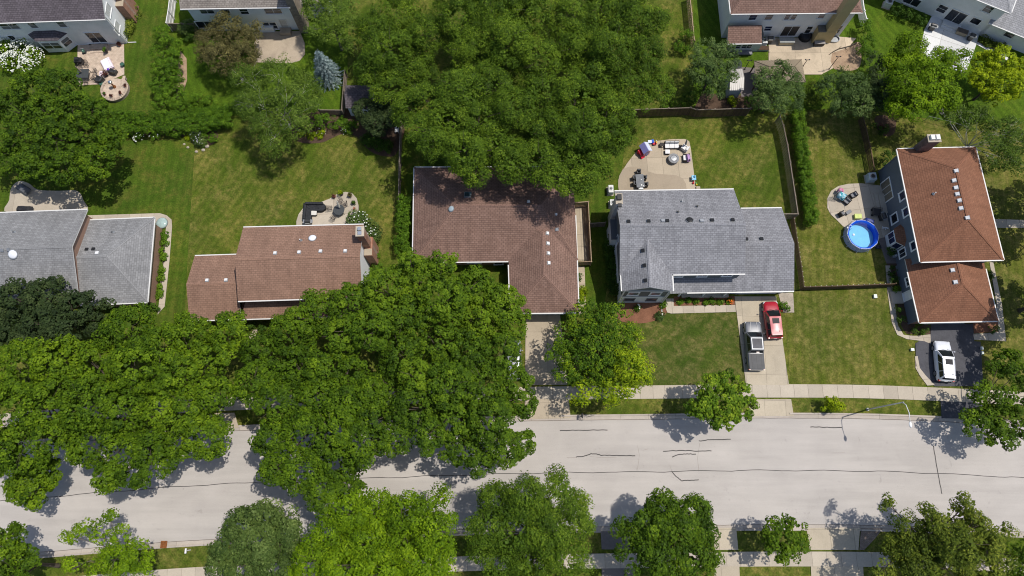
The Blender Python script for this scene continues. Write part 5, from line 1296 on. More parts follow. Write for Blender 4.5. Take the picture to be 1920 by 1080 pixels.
tree('street_tree', 'small ball-shaped street tree between two pale drives', 'maple2', 6, [(1468, 1010, 33), (1450, 993, 22), (1487, 995, 22), (1497, 1015, 20), (1486, 1033, 20), (1452, 1032, 21), (1441, 1012, 18), (1468, 985, 20), (1470, 1040, 16)], group=SG, r0=.1, bias=.04, relief=.3, fill=.98, low=.3)
tree('street_tree', 'yellowish green tree at the bottom right with reddish tips', 'gold', 10.5, [(1760, 1010, 52, -.05, -1.2), (1815, 1020, 52, .05, -1.2), (1730, 1055, 48, -.1, -1.5), (1700, 985, 28), (1745, 970, 26, -.1), (1790, 965, 28), (1830, 985, 30, .1), (1690, 1030, 32, -.12), (1740, 1025, 36, -.1), (1795, 1025, 40), (1850, 1020, 32, .1), (1720, 1070, 36, -.1), (1780, 1075, 38), (1845, 1065, 36, .05), (1880, 1050, 24, .05), (1665, 945, 16, -.1), (1815, 940, 18), (1880, 1000, 18), (1655, 1065, 22, .1)], group=SG, r0=.22)
tree('street_tree', 'shaded green tree in the bottom right corner', 'maple2', 9, [(1915, 1040, 26), (1925, 1075, 34), (1945, 1020, 28)], group=SG, r0=.14)
OFF = 'trees just outside the right edge that shade its lawn'
tree('maple_tree', 'maple at the right edge whose shadow falls on the dry lawn above the concrete path', 'maple2', 12, [(2000, 330, 50), (2050, 360, 50), (2010, 400, 46), (2060, 310, 45)], group=OFF)
tree('maple_tree', 'maple at the right edge whose shadow falls on the dry lawn below the concrete path', 'maple2', 12, [(2010, 505, 50), (2060, 530, 50), (2020, 560, 48), (1995, 590, 40)], group=OFF)
# blue spruce: whorls of drooping needled boughs
def spruce(label, base, h, r):
    root = thing('blue_spruce', base, label, 'tree')
    MB().tube([base - UP * .1, base + UP * h * .6, base + UP * h], [.14, .07, .015], 8).build('trunk', bark, root)
    pos, nrm, ln, tint, ax = [], [], [], [], []
    for lv in range(15):
        f = lv / 15; z = h * (.06 + .92 * f); rr = r * (1 - f) ** .85; nb = max(5, int(17 * (1 - f)) + 4)
        for k in range(nb):
            a = 2 * math.pi * (k + .5 * (lv % 2) + random.uniform(-.25, .25)) / nb; L = rr * random.uniform(.85, 1.1) + .12; tn = random.gauss(.5, .12)
            d = np.array([math.cos(a), math.sin(a), -.18])
            for q in range(int(26 * L) + 10):
                s = random.random() ** .6; p = np.array(base) + np.array([0, 0, z]) + d * L * s + RNG.normal(0, .07, 3)
                pos.append(p); nrm.append(RNG.normal(0, .5, 3) + [0, 0, 1] + d * .3); ln.append(random.uniform(.12, .24)); tint.append(tn - .25 + .5 * s + random.gauss(0, .1)); ax.append(d)
    leaves_mesh('crown', np.array(pos), np.array(nrm), np.array(ln), np.array(ln) * .34, np.array(tint), leaf_mats['blue'], root, base, np.array(ax)); TRIS[0] += 2 * len(pos)
    return root
spruce('silver blue spruce beside the stained patio', P(618, 148, 0), 6.4, 1.95)
# hedges and shrubs
hedge('long clipped hedge along the back of the two left lawns', [(196, 238), (260, 240), (330, 241), (400, 232), (440, 226)], 2.6, 1.9, 'hedge', -.06)
hedge('long narrow clipped hedge against the dark fence in the middle right yard', [(1487, 215), (1492, 260), (1500, 320), (1507, 370), (1515, 425)], 1.25, 1.9, 'hedge', .02)
hedge('rounded low hedge in the shade at the fence corner', [(682, 262), (705, 274), (735, 278)], 1.5, 1.1, 'yew')
shrub('arborvitae_screen', 'tall row of bright green shrubs left of the olive brown tree', 'hedge', [(305, 62, 18, 3), (318, 85, 22, 3.2), (302, 100, 20, 3), (325, 115, 22, 3.2), (305, 130, 20, 3), (328, 142, 18, 3), (300, 165, 20, 2.8), (325, 175, 22, 3), (345, 190, 18, 2.6), (305, 195, 20, 2.8), (335, 205, 16, 2.4)], 3, bias=.08)
shrub('clipped_shrub', 'pale rounded shrub at the lower end of the bright shrub row', 'hedge', [(372, 188, 16, 1.6), (392, 192, 14, 1.5)], 1.6, bias=.1)
shrub('boxwood', 'small dark green bush by the fence in front of the bay window', 'yew', [(363, 62, 15, 1.6), (350, 72, 9, 1.2)], 1.6, bias=.15)
shrub('lilac_bush', 'bluish green bush in the corner of the white fence', 'dull', [(345, 55, 10, 1.8), (352, 45, 8, 1.6)], 1.8)
tree('evergreen_shrub', 'dark evergreen by the fence corner in the shade of the locust', 'dark', 6.5, [(690, 205, 26), (725, 200, 26), (705, 230, 24), (740, 222, 18)], r0=.12, bias=.1)
shrub('spirea_hedge', 'informal mid green shrubs behind the planting bed, in shade', 'hedge', [(575, 232, 16, 1.6), (605, 228, 18, 1.8), (635, 232, 18, 1.8), (660, 238, 15, 1.6)], 1.8, bias=-.04)
hyd_m = plain('petal_white', (0.72, 0.74, 0.66), 0.7)
shrub('hydrangea', 'big hydrangea covered in white blooms at the left edge', 'bright', [(15, 92, 22, 2.0), (45, 95, 22, 2.0), (65, 108, 20, 1.8), (25, 118, 20, 1.8), (50, 122, 14, 1.6)], 2.0, flowers=(hyd_m, 90, .085), bias=.12)
shrub('hydrangea', 'small white flowering shrub in the bed in front of the long hedge', 'hedge', [(260, 257, 9, .9)], .9, flowers=(hyd_m, 60, .08))
shrub('hydrangea', 'half flowered shrub in the bed, right of the white flowering one', 'hedge', [(291, 258, 8, .8)], .8, flowers=(hyd_m, 22, .07), bias=.12)
shrub('lime_hosta', 'tiny lime green plant left of the pale purple blooms', 'lime', [(354, 256, 6, .5)], .5)
shrub('russian_sage', 'pale lavender blooming plant in the stone edged bed', 'dull', [(368, 255, 9, 1.0), (374, 268, 8, .8), (370, 243, 6, 1.0)], 1.0, flowers=(plain('petal_lavender', (0.50, 0.46, 0.58), 0.7), 90, .065))
shrub('weigela', 'loose green shrub right of the lavender blooms', 'hedge', [(392, 248, 14, 1.2), (398, 262, 10, .9)], 1.2, bias=.05)
shrub('lime_hosta', 'leftmost of the yellow green clumps in the mulch behind the patchy lawn', 'lime', [(566, 251, 7.5, .6)], .6, bias=-.1)
shrub('lime_hosta', 'middle yellow green clump in the mulch behind the patchy lawn', 'lime', [(585, 254, 7.5, .6)], .6, bias=-.05)
shrub('lime_hosta', 'yellow green clump edged with white and violet flowers', 'lime', [(604, 250, 8.5, .7)], .7, bias=-.1, flowers=(hyd_m, 30, .05))
shrub('daisy_clump', 'white daisies at the shaded end of the bed', 'yew', [(648, 246, 7, .6)], .6, flowers=(hyd_m, 60, .05))
shrub('hydrangea', 'white flowering shrub at the corner of the brown gable house', 'dull', [(665, 412, 13, 1.6), (678, 410, 13, 1.6), (690, 425, 14, 1.7), (700, 440, 11, 1.5), (690, 448, 9, 1.2)], 1.7, flowers=(hyd_m, 36, .075), bias=-.03)
shrub('foundation_shrub', 'green shrub below the white gable by the chimney', 'hedge', [(706, 475, 9, 1.2), (705, 495, 9, 1.2), (698, 512, 8, 1.1)], 1.2)
hedge('row of tall clipped shrubs along the left side of the hipped ranch', [(762, 378, ), (761, 410), (759, 440), (757, 480)], 1.5, 2.1, 'hedge', -.02)
shrub('ball_shrub', 'round clipped yellow green shrub under the corner of the grey wing', 'yew', [(286, 577, 11, 1.2)], 1.2, bias=.25)
shrub('daylilies', 'row of leafy yellow green plants along the wall of the grey wing', 'hedge', [(308, 440, 6, .6), (308, 455, 6, .6), (306, 470, 6, .6), (305, 487, 6, .6), (303, 505, 6, .6), (302, 522, 6.5, .6), (300, 540, 6.5, .6), (298, 555, 6, .6), (309, 447, 4, .5), (306, 480, 4, .5), (304, 513, 4, .5), (299, 547, 4, .5)], .6, bias=.22)
shrub('boxwood', 'oval clipped shrub in front of the porch roof of the brown gable house', 'yew', [(470, 612, 11, 1.1)], 1.1, bias=.1)
shrub('boxwood', 'clipped shrub right of the oval one, under the brown porch roof', 'yew', [(493, 613, 9, 1.0)], 1.0)
shrub('boxwood', 'low dark shrub by the path at the right side of the hipped ranch', 'yew', [(1086, 515, 5, .9), (1087, 524, 4, .8)], .9)
shrub('golden_shrub', 'yellow shrub by the corner of the hipped ranch garage', 'lime', [(1092, 545, 7, .9), (1090, 558, 6, .8)], .9, bias=-.1)
hedge('narrow row of dark shrubs along the left wall of the grey-roofed house', [(1141, 448), (1143, 480), (1146, 515), (1150, 555)], .9, 1.5, 'yew', .05)
for i, (x, lb) in enumerate(((1275, 'first green clump from the left in the mulch strip under the porch'), (1293, 'second green clump from the left in the mulch strip under the porch'), (1307, 'third green clump from the left in the mulch strip under the porch'), (1322, 'fourth green clump from the left in the mulch strip under the porch'), (1336, 'fifth green clump from the left in the mulch strip under the porch'), (1350, 'sixth green clump from the left in the mulch strip under the porch'))):
    shrub('daylilies', lb, 'hedge', [(x, 565, 4.6, .5)], .5, group='plants in the bed along the porch', bias=.1)
shrub('marigolds', 'orange flowers at the right end of the mulch strip under the porch', 'hedge', [(1368, 565, 5, .4)], .4, flowers=(plain('petal_orange', (0.75, 0.16, 0.01), 0.6), 300, .06))
shrub('hydrangea', 'white and yellow flowering plant under the front gable', 'hedge', [(1197, 578, 5, .6)], .6, flowers=(hyd_m, 60, .08))
shrub('sedum', 'small grey green plant at the edge of the mulch below the downspout', 'gray', [(1237, 593, 4, .4)], .4)
shrub('boxwood', 'small shrub in the corner between the front gable and the walk', 'hedge', [(1243, 571, 4.5, .7)], .7)
shrub('juniper', 'green spiky shrub in the gravel beside the red car', 'hedge', [(1467, 573, 8, .8), (1473, 578, 8, .8)], .9, bias=-.1)
shrub('ball_shrub', 'round clipped shrub between the bay window and the slate wall', 'yew', [(1670, 470, 10, 1.2)], 1.2, bias=.15)
shrub('yew_bush', 'dark shaded shrub against the slate wall, below the bay window', 'yew', [(1672, 508, 9, 1.1), (1676, 526, 9, 1.1)], 1.1, bias=-.05)
shrub('lime_hosta', 'small bright plant beside the slate wall, at the end of the string lights', 'hedge', [(1681, 543, 5, .7)], .7, bias=.2)
shrub('boxwood', 'dark square clipped shrub beside the stoop of the slate garage', 'yew', [(1685, 582, 8, 1.1), (1689, 596, 8, 1.1)], 1.1, bias=-.05)
shrub('boxwood', 'left one of two clipped shrubs in front of the brick garage corner', 'yew', [(1717, 621, 7.5, .9)], .9, bias=.28)
shrub('boxwood', 'right one of two clipped shrubs in front of the brick garage corner', 'yew', [(1734, 621, 7.5, .9)], .9, bias=.28)
shrub('ball_shrub', 'round shrub in the mulch right of the black drive', 'yew', [(1863, 617, 9, 1.2)], 1.2, bias=.12)
shrub('vine_shrub', 'leafy shrub by the path at the far side of the slate garage', 'yew', [(1854, 512, 5, .9), (1857, 520, 4, .7)], .9)
shrub('arborvitae', 'dark rounded shrub at the back corner of the slate house', 'yew', [(1665, 292, 12, 2.0), (1660, 303, 8, 1.6)], 2.0)
for x, y, lb in ((1684, 18, 'leftmost of three dark rounded shrubs along the angled white wall'), (1703, 26, 'middle one of three dark rounded shrubs along the angled white wall'), (1726, 37, 'rightmost of three dark rounded shrubs, beside the white terrace')):
    shrub('rounded_yew', lb, 'yew', [(x, y, 12.5, 1.7)], 1.7, group='rounded shrubs along the angled white house')
shrub('mounded_shrub', 'dense rounded dark shrub by the back fence, below the grey green tree', 'yew', [(1295, 183, 13, 1.7)], 1.7, bias=.05)
shrub('golden_shrub', 'lime yellow shrub in the bed below the white shed', 'lime', [(1377, 189, 10, 1.2)], 1.2, bias=-.05)
shrub('ground_cover_shrub', 'low leafy shrubs along the back fence under the locust', 'hedge', [(1262, 196, 8, .9), (1278, 198, 7, .8), (1245, 200, 7, .8)], .9, bias=.15)
shrub('mixed_shrub', 'dark shrubs along the fence, right of the lime yellow shrub', 'yew', [(1405, 190, 12, 1.8), (1425, 200, 11, 1.6), (1418, 178, 9, 1.6)], 1.8, bias=.1)
shrub('border_shrub', 'column of shrubs between the soil patch and the bright lawn', 'hedge', [(1622, 50, 14, 2.4), (1628, 75, 15, 2.4), (1620, 98, 14, 2.2), (1634, 105, 10, 2)], 2.4, bias=-.05)
shrub('barberry', 'dark red shrub in the round mulch bed', dict(SPEC['yew'], mat='maroon'), [(1652, 238, 6, .8)], .8)
shrub('ball_shrub', 'small round clipped shrub in the round mulch bed', 'yew', [(1657, 243, 10, 1.0)], 1.0, bias=.15)
shrub('boxwood', 'small dark plant at the left of the round mulch bed', 'yew', [(1640, 235, 5, .7)], .7)
shrub('garden_plants', 'yellow speckled plants in the brick edged bed by the angled house', 'gold', [(1845, 78, 6, .6), (1856, 83, 6, .6), (1868, 86, 6, .6), (1880, 88, 6, .7)], .6)
shrub('perennials', 'sunlit yellow flowered perennials along the side of the plum-roofed house', 'gold', [(248, 15, 10, .9), (252, 30, 9, .9), (245, 45, 9, .9), (240, 62, 9, .9), (240, 5, 9, .9)], .9, bias=.12)
shrub('small_conifer', 'bushy shrub beside the slatted fence, under the locust', 'hedge', [(1285, 65, 14, 2.2), (1272, 85, 12, 1.8), (1290, 95, 10, 1.4)], 2.2)
# ================================================================ fences
wood_gray = mat_wood('fence_wood_gray', (0.20, 0.165, 0.13)); wood_dark = mat_wood('fence_wood_dark', (0.105, 0.068, 0.042))
wood_tan = mat_wood('fence_wood_tan', (0.30, 0.22, 0.15)); vinyl = plain('vinyl_white', (0.70, 0.69, 0.67), 0.5, 0.3, 0, 0.05)
def fence(label, px, h, mat, pitch=.155, w=.135, post=2.4, alt=0.0, at_top=True, name='fence', rail=True, cap=None):
    pts = [P(x, y, h if at_top else 0) for x, y in px]; pts = [Vector((p.x, p.y, 0)) for p in pts]
    c = mid(*pts); root = thing(name, c, label, 'fence'); first = None; pm = None
    for i in range(len(pts) - 1):
        a, b = pts[i], pts[i + 1]; L = (b - a).length; d = (b - a) / L; n = perp(d); rz = math.atan2(d.y, d.x)
        k = max(1, int(L / pitch))
        for j in range(k):
            q = a + d * (L * (j + .5) / k) + n * (0.03 + (alt if j % 2 else -alt - .06 if alt else 0))
            hh = h + random.uniform(-.012, .012)
            if first is None:
                mb = MB().box((0, 0, .5), (w, .02, 1.0)); mb.add([(-w/2, -.01, 1.0), (w/2, -.01, 1.0), (w/2, .01, 1.0), (-w/2, .01, 1.0), (-w*.25, -.01, 1.02), (w*.25, -.01, 1.02), (w*.25, .01, 1.02), (-w*.25, .01, 1.02)], [(0,1,5,4),(1,2,6,5),(2,3,7,6),(3,0,4,7),(4,5,6,7)])
                first = mb.build('picket', mat, root, local=True); o = first
            else: o = bpy.data.objects.new('picket', first.data); COL.objects.link(o); o.parent = root
            o.location = q - c + UP * .04; o.rotation_euler = (random.uniform(-.012, .012), 0, rz + random.uniform(-.03, .03)); o.scale = (1, 1, hh - .05)
        m = max(1, round(L / post))
        for j in range(m + (1 if i == len(pts) - 2 else 0)):
            q = a + d * (L * j / m) - n * .05
            if pm is None:
                pm = MB().box((0, 0, .5), (.1, .1, 1.0)).box((0, 0, 1.01), (.13, .13, .02)).build('post', cap or mat, root, local=True); o = pm
            else: o = bpy.data.objects.new('post', pm.data); COL.objects.link(o); o.parent = root
            o.location = q - c; o.rotation_euler = (0, 0, rz); o.scale = (1, 1, h + .06)
        if rail:
            for z in (.3, h * .55, h - .12):
                MB().box(mid(a, b) + UP * z, (L, .04, .09), rz).build('rail', mat, root)
            MB().box(mid(a, b) + UP * (h + .01) + n * .0, (L - .02, .10, .03), rz).build('top_cap', cap or mat, root)
    return root
fence('weathered wooden fence between the brown gable house lot and the hipped ranch', [(751, 225), (749, 270), (748, 330), (747, 377)], 1.7, wood_gray)
fence('long dark board fence along the back of the lawn with the playhouse patio', [(1408, 203), (1307, 206), (1295, 202), (1172, 206)][::-1], 1.85, wood_dark, cap=wood_gray)
fence('board fence running from the back fence down to the grey garage corner', [(1462, 216), (1469, 235), (1477, 272), (1487, 338), (1496.5, 401), (1468, 401)], 1.75, wood_gray, alt=.02)
fence('dark stained fence around the pool yard, hung with string lights', [(1489, 408), (1496, 455), (1503, 500), (1508, 538), (1560, 536.5), (1620, 534.5), (1680, 532)], 1.25, wood_dark, .14, .12)
fence('dark picket fence between the pool yard and the round mulch bed', [(1618, 217), (1624, 240), (1632, 275), (1640, 318)], 1.3, wood_dark, .16, .11)
fence('slatted wooden fence beside the narrow shaded lawn at the top', [(1293, -14), (1297, 25), (1302, 76)], 1.7, wood_tan, .19, .13, alt=.03)
fence('white vinyl fence panel left of the taupe-roofed house', [(319, -12), (315, 20), (311, 43)], 1.8, vinyl, .2, .195)
fence('short grey fence behind the bright shrub row, joining the white panel', [(311, 44), (340, 44.5), (363, 44.5)], 1.6, wood_gray)
fence('old wooden fence behind the blue spruce', [(646, 132), (643, 170), (640, 207)], 1.7, wood_gray)
fence('low wooden fence in the shade below the blue spruce', [(597, 206), (640, 206.5)], 1.3, wood_gray)
fence('wooden fence around the narrow side yard of the hipped ranch', [(1077, 380), (1103, 378), (1105, 415), (1109, 490), (1083, 491)], 1.6, wood_tan, .15, .13)
fence('thin fence and gate across the side lawn beside the grey-roofed house', [(1106, 419), (1136, 417)], 1.4, wood_gray)
fence('white board fence between the two gardens beside the soil patch', [(1617, -8), (1621, 20), (1625.5, 36)], 1.6, vinyl, .2, .19)
# post and wire fence behind the sparse birch
def wire_fence(label, px, h):
    pts = [P(x, y, 0) for x, y in px]; c = mid(*pts); root = thing('wire_fence', c, label, 'fence')
    for i in range(len(pts) - 1):
        a, b = pts[i], pts[i + 1]; n = max(1, round((b - a).length / 2.2))
        for j in range(n + 1): MB().tube([lerp(a, b, j / n), lerp(a, b, j / n) + UP * h], .03, 6).build('post', gray_metal, root)
        MB().tube([a + UP * h, b + UP * h], .022, 5).build('rail', gray_metal, root)
        w = MB(); d = (b - a); k = int(d.length / .25)
        for j in range(k):
            w.tube([a + d * (j / k) + UP * .05, a + d * ((j + 1) / k) + UP * h], .006, 3, caps=False); w.tube([a + d * ((j + 1) / k) + UP * .05, a + d * (j / k) + UP * h], .006, 3, caps=False)
        w.build('mesh', gray_metal, root)['kind'] = 'stuff'
wire_fence('wire fence with thin posts below the sparse birch', [(1733, 226), (1775, 236), (1800, 245), (1860, 262), (1925, 280)], 1.1)
# string lights
pts = [P(x, y, 1.32) for x, y in ((1490, 410), (1497, 455), (1504, 500), (1509, 537), (1560, 535), (1620, 533), (1680, 530.5))]
sroot = thing('string_lights', pts[0] * 1.0 - UP * 1.32 + UP * 1.2, 'string of small white bulbs along the dark fence of the pool yard', 'string lights')
wire = MB(); bm_ = None
for i in range(len(pts) - 1):
    a, b = pts[i], pts[i + 1]; n = max(2, round((b - a).length / .62))
    for j in range(n):
        q = lerp(a, b, j / n); q2 = lerp(a, b, (j + 1) / n); wire.tube([q, lerp(q, q2, .5) - UP * .05, q2], .008, 3, caps=False)
        if bm_ is None: o = bm_ = MB().ball((0, 0, 0), .042, n=6, m=4).build('bulb', plain('bulb_white', (0.8, 0.78, 0.68), 0.3), sroot, local=True)
        else: o = share(bm_, 'bulb', (0, 0, 0), sroot)
        o.location = q - origin_of(sroot) + UP * .02
wire.build('wire', black_plastic, sroot)

# ================================================================ vehicles
tyre_m = plain('tyre_rubber', (0.015, 0.015, 0.016), 0.8); rim_m = plain('alloy_rim', (0.42, 0.43, 0.44), 0.3, 0.5, 0.8)
lamp_red = plain('tail_lamp', (0.35, 0.01, 0.01), 0.2, 0.6); lamp_clear = plain('head_lamp', (0.6, 0.62, 0.65), 0.1, 0.6)
car_glass = mat_glass('car_glass', (0.012, 0.016, 0.018), 0.04)
def paint(name, col, rough=0.22, metal=0.35):
    t = NT(name); v = t.coord(); n = t.noise(v, 2.5, 3)
    t.b.inputs['Coat Weight'].default_value = 0.8; t.b.inputs['Coat Roughness'].default_value = 0.05
    return t.done(t.ramp(n, [(0.3, sc(col, .95)), (0.7, sc(col, 1.05))]), rough, 0.5, metal)
def loft(stations, name, mat, parent, sub=1):
    """stations: (y, [(halfwidth, z), ...]) from below to the top, mirrored"""
    mb = MB(); k = len(stations[0][1]); vs = []; fs = []
    for y, pr in stations: vs += [(w, y, z) for w, z in pr] + [(-w, y, z) for w, z in reversed(pr)]
    n = 2 * k
    for i in range(len(stations) - 1):
        for j in range(n): fs.append((i * n + j, i * n + (j + 1) % n, (i + 1) * n + (j + 1) % n, (i + 1) * n + j))
    fs.append(tuple(range(n - 1, -1, -1))); m = (len(stations) - 1) * n; fs.append(tuple(range(m, m + n)))
    mb.add(vs, fs); o = mb.build(name, mat, parent, smooth=True, sub=sub, local=True); return o
def pane_on(q, u0, u1, v0, v1, name, mat, parent, off=.014, bulge=0.0, nseg=4):
    """a pane over part of the quad q = bl, br, tr, tl"""
    bl, br, tr, tl = (Vector(p) for p in q); nn = (br - bl).cross(tl - bl).normalized(); mb = MB()
    f = lambda u, v: lerp(lerp(bl, br, u), lerp(tl, tr, u), v)
    for i in range(nseg):
        a, b = u0 + (u1 - u0) * i / nseg, u0 + (u1 - u0) * (i + 1) / nseg
        e = lambda t: nn * (off + bulge * (1 - (2 * t - 1) ** 2))
        mb.poly([f(a, v0) + e(a), f(b, v0) + e(b), f(b, v1) + e(b), f(a, v1) + e(a)])
    s_ = [f(u0, v0), f(u1, v0), f(u1, v1), f(u0, v1)]
    for i in range(4):
        A, B = s_[i], s_[(i + 1) % 4]; mb.poly([A, B, B + nn * off, A + nn * off])
    return mb.build(name, mat, parent, local=True)
def wheels(root, W, yf, yr, r=.36):
    for y in (yf, yr):
        for s in (-1, 1):
            c = Vector((s * (W / 2 - .10), y, r))
            def lay(pr, n):
                b = MB().lathe((0, 0, 0), pr, n); m = MB(); m.add([(c.x + z * s, c.y + x, c.z + yy) for x, yy, z in b.v], b.f); return m
            w = lay([(r * .9, -.11), (r, -.07), (r, .07), (r * .9, .11)], 20).build('wheel', tyre_m, root, local=True, smooth=True)
            lay([(r * .66, .08), (r * .64, .118), (r * .2, .122), (r * .12, .13)], 14).build('rim', rim_m, w, local=True)
            m = MB()
            for k in range(5):
                a = k * 2 * math.pi / 5; m.box((c.x + s * .125, c.y + math.cos(a) * r * .4, c.z + math.sin(a) * r * .4), (.02, .07, r * .5), axes=((1, 0, 0), (0, -math.sin(a), math.cos(a)), (0, math.cos(a), math.sin(a))))
            m.build('spokes', rim_m, w, local=True)
def details(root, W, L, body, yb, zb, hl=.72, tl=.82, plate_z=.75, mir=.98, doors=((.35, -.75),)):
    for s in (-1, 1):
        MB().ball((s * (W / 2 - .24), L / 2 - .22, hl), .20, .20, .07, 8, 5).build('headlight', lamp_clear, root, smooth=True, local=True)
        MB().box((s * (W / 2 - .16), -L / 2 + .10, tl), (.20, .22, .26), rz=s * .25).build('taillight', lamp_red, root, bevel=.03, local=True)
        m = MB().ball((s * (W / 2 + .12), yb - .12, zb + .08), .12, .07, .085, 8, 5); m.tube([(s * (W / 2 - .03), yb - .1, zb + .02), (s * (W / 2 + .1), yb - .12, zb + .06)], .03, 5)
        m.build('side_mirror', body, root, smooth=True, local=True)
        for ys in doors:
            for y in ys: MB().box((s * (W / 2 + .012), y, zb - .14), (.035, .18, .035)).build('door_handle', body, root, local=True)
    MB().box((0, -L / 2 - .005, plate_z), (.36, .02, .16)).build('license_plate', white_trim, root, local=True)
    MB().box((0, L / 2 - .02, .56), (W * .5, .06, .22)).build('grille', black_plastic, root, bevel=.02, local=True)
    MB().box((0, L / 2 - .03, .32), (W * .86, .12, .14)).build('front_bumper', black_plastic, root, bevel=.04, local=True)
    MB().box((0, -L / 2 + .02, .40), (W * .86, .12, .18)).build('rear_bumper', black_plastic, root, bevel=.04, local=True)
    for s in (-.34, .30): MB().tube([(s, yb + .12, zb + .03), (s + .5, yb + .02, zb + .06)], .012, 4).build('wiper', black_plastic, root, local=True)
def suv(name, label, front, rear, body, L, W=1.86, Hh=1.66, sunroof=None, rails=True, cat='car', glass_roof=False):
    c = mid(front, rear); d = (front - rear); rz = math.atan2(d.y, d.x) - math.pi / 2
    root = thing(name, (c.x, c.y, 0), label, cat, None, rz); h = W / 2; l = L / 2
    S = lambda y, w, zb, zm, zt, ct: (y, [(w * .55, zb), (w * .96, zb + .06), (w, zm * .62), (w, zm), (w * .95, zt - .03), (w * .72, zt + ct * .55), (w * .25, zt + ct)])
    loft([S(l, h * .66, .30, .58, .70, .03), S(l - .10, h * .86, .24, .62, .82, .05), S(l - .45, h * .97, .20, .68, .92, .06), S(l - 1.0, h, .19, .74, .99, .06), S(.75, h, .19, .78, 1.03, .05), S(0, h, .19, .80, 1.05, .02),
          S(-l + 1.3, h, .19, .82, 1.07, .02), S(-l + .6, h * .99, .20, .82, 1.08, .02), S(-l + .15, h * .93, .26, .80, 1.04, .02), S(-l, h * .84, .34, .74, .92, .02)], 'body', body, root)
    zb, zr = 1.05, Hh; wb, wr = h * .93, h * .74
    yf, yt, rt, yr = l - 1.18, l - 2.05, -l + .42, -l + .12
    B = [(-wb, yf, zb), (wb, yf, zb), (wb, yr, zb), (-wb, yr, zb)]; T = [(-wr, yt, zr), (wr, yt, zr), (wr * .95, rt, zr - .04), (-wr * .95, rt, zr - .04)]
    k = MB(); k.add(B + T, [(1, 0, 4, 5), (2, 1, 5, 6), (3, 2, 6, 7), (0, 3, 7, 4)]); k.build('cabin', body, root, bevel=.03, local=True)
    rf = MB(); ny, nx = 6, 6; vs = []
    for j in range(ny + 1):
        for i in range(nx + 1):
            u, v = i / nx * 2 - 1, j / ny; ww = lerp(wr, wr * .95, v); vs.append((u * ww, lerp(yt, rt, v) + .04 * (1 - u * u) * (1 - 2 * v), lerp(zr, zr - .04, v) + .05 * (1 - u * u) * (1 - (2 * v - 1) ** 4) + .0))
    rf.add(vs, [(j * (nx + 1) + i + 1, j * (nx + 1) + i, (j + 1) * (nx + 1) + i, (j + 1) * (nx + 1) + i + 1) for j in range(ny) for i in range(nx)])
    rf.build('roof', body, root, smooth=True, local=True)
    pane_on((B[1], B[0], T[0], T[1]), .05, .95, .04, .94, 'windshield', car_glass, root, bulge=.05, nseg=8)
    pane_on((B[3], B[2], T[2], T[3]), .08, .92, .28, .92, 'rear_window', car_glass, root, bulge=.03, nseg=6)
    for q in ((B[2], B[1], T[1], T[2]), (B[0], B[3], T[3], T[0])):
        f = q[0][0] > 0; spans = ((.05, .27), (.295, .60), (.625, .90)) if f else ((.10, .375), (.40, .705), (.73, .95))
        for a, b in spans: pane_on(q, a, b, .10, .88, 'side_window', car_glass, root)
    if sunroof: MB().box((0, sunroof, zr + .047), (wr * 1.15, .62, .02)).build('sunroof', car_glass, root, bevel=.02, local=True)
    if rails:
        for s in (-1, 1): MB().tube([(s * wr * .93, yt - .15, zr + .02), (s * wr * .95, yt - .4, zr + .07), (s * wr * .92, rt + .4, zr + .04), (s * wr * .9, rt + .1, zr - .01)], .022, 5).build('roof_rail', dark_metal, root, local=True)
    MB().box((0, rt - .06, zr - .03), (wr * 1.8, .24, .05)).build('rear_spoiler', body, root, bevel=.02, local=True)
    wheels(root, W, l - .88, -l + .92); details(root, W, L, body, yf, zb, doors=((.15, -.85),))
    MB().tube([(.3, rt + .35, zr + .02), (.3, rt + .18, zr + .12)], [.03, .008], 5).build('antenna', black_plastic, root, local=True)
    return root
